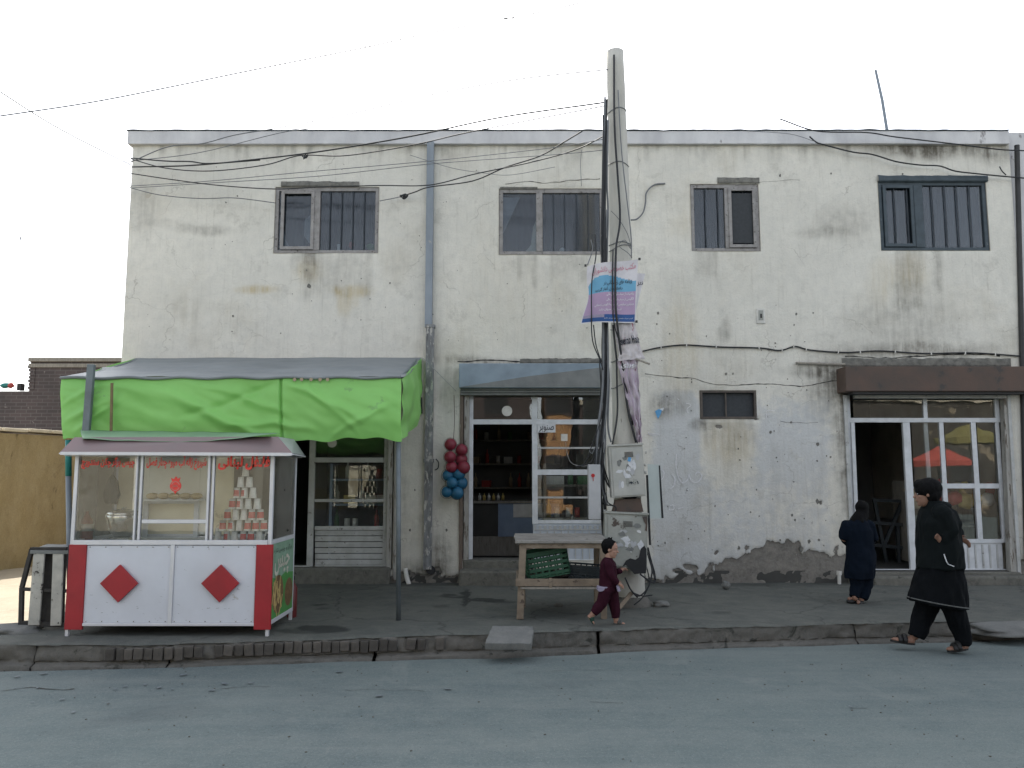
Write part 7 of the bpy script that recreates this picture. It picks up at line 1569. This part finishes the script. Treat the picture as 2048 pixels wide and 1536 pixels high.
# ---- toddler walking right in a maroon suit
YC = 7.98
def Cp(u, v, dy=0.0): return P(u, v, YC + dy)
yc = thing('person', 'toddler in maroon suit with lilac shirt tails walking right past the wooden table', 'person', Cp(1215, 1248))
b = MB(); hc = Cp(1221, 1098); hH = .182; q, M_ = head(b, hc, hH, Vector((.95, -.28, -.10)), Vector((.08, 0, 1)).normalized())
limb(b, [Cp(1218, 1108), Cp(1216, 1122)], [.032, .036])
rings(b, [(Cp(1216, 1178), .075, .075), (Cp(1217, 1150), .08, .075), (Cp(1217, 1130), .07, .085), (Cp(1217, 1121), .04, .05)])
limb(b, [Cp(1212, 1180, -.04), Cp(1203, 1207, -.04), Cp(1183, 1231, -.04)], [.055, .04, .026]); limb(b, [Cp(1223, 1180, .04), Cp(1229, 1210, .04), Cp(1232, 1240, .04)], [.055, .04, .026])
kh, kt = Cp(1178, 1233, -.04), Cp(1187, 1246, -.04); foot(b, kh, kt, .125); lh, lt = Cp(1229, 1245, .04), Cp(1249, 1247, .04); foot(b, lh, lt, .125)
limb(b, [Cp(1215, 1127, -.085), Cp(1220, 1150, -.10), Cp(1234, 1166, -.09)], [.034, .028, .02]); hand(b, Cp(1234, 1165, -.09), Vector((.8, -.1, -.5)), Vector((.2, 0, 1)), .085, .5, Vector((0, .3, -1)))
limb(b, [Cp(1222, 1127, .085), Cp(1230, 1146, .09), Cp(1242, 1141, .06)], [.034, .028, .02]); hand(b, Cp(1241, 1141, .06), Vector((.8, -.2, .35)), Vector((0, -.3, 1)), .085, .7, Vector((.3, -.5, -1)))
remeshed('body', b, 'skin_light', yc, .0042, 2); eyes(q, M_, hH, yc)
h_ = MB(); h_.ell(q(-.11, 0, .16), .41 * hH, .37 * hH, .40 * hH, 18, 12, M_); h_.ell(q(-.24, 0, -.03), .22 * hH, .30 * hH, .28 * hH, 14, 10, M_); h_.ell(q(.10, 0, .37), .17 * hH, .25 * hH, .10 * hH, 12, 8, M_)
for s_ in (-1, 1): h_.ell(q(-.12, s_ * .26, .07), .14 * hH, .07 * hH, .15 * hH, 10, 8, M_)
limb(h_, [q(-.02, 0, .5), q(.02, 0, .60)], [.04 * hH, .05 * hH], 8); h_.ell(q(-.12, 0, .58), .06 * hH, .06 * hH, .05 * hH, 8, 6, M_)
remeshed('hair', h_, 'hair_black', yc, .0045, 2, .003, 40)
t_ = MB(); rings(t_, [(Cp(1217, 1172), .085, .095), (Cp(1216, 1150), .088, .095), (Cp(1216, 1130), .078, .10), (Cp(1216, 1121), .055, .075), (Cp(1217, 1115), .042, .045)], 24)
limb(t_, [Cp(1215, 1128, -.08), Cp(1220, 1150, -.10), Cp(1232, 1163, -.09)], [.048, .042, .033]); limb(t_, [Cp(1222, 1128, .08), Cp(1229, 1146, .09), Cp(1239, 1142, .06)], [.046, .04, .032])
remeshed('jacket', t_, 'cloth_maroon', yc, .005, 2, .011, 14, 3)
t_ = MB(); rings(t_, [(Cp(1217, 1182), .08, .085), (Cp(1217, 1172), .08, .085)], 20); limb(t_, [Cp(1212, 1180, -.04), Cp(1203, 1207, -.04), Cp(1187, 1226, -.04)], [.066, .056, .042], endcap=False); limb(t_, [Cp(1223, 1180, .04), Cp(1229, 1210, .04), Cp(1231, 1236, .04)], [.066, .056, .042], endcap=False)
remeshed('trousers', t_, 'cloth_maroon', yc, .005, 2, .011, 14, 5)
for pts in ([(1194, 1171), (1213, 1171), (1212, 1176), (1203, 1180), (1196, 1181), (1193, 1178)], [(1230, 1170), (1236, 1170), (1239, 1180), (1233, 1181)]):
    MB().prism([(P(u, v, YC).x, P(u, v, YC).z) for u, v in pts], YC - .10, YC + .02).build('shirt_tail', 'cloth_lavender', yc, bevel=.006)
sandal(yc, lh + Vector((0, 0, .0)), lt, .13, 'sandal_grey'); sandal(yc, kh, kt, .13, 'sandal_green')
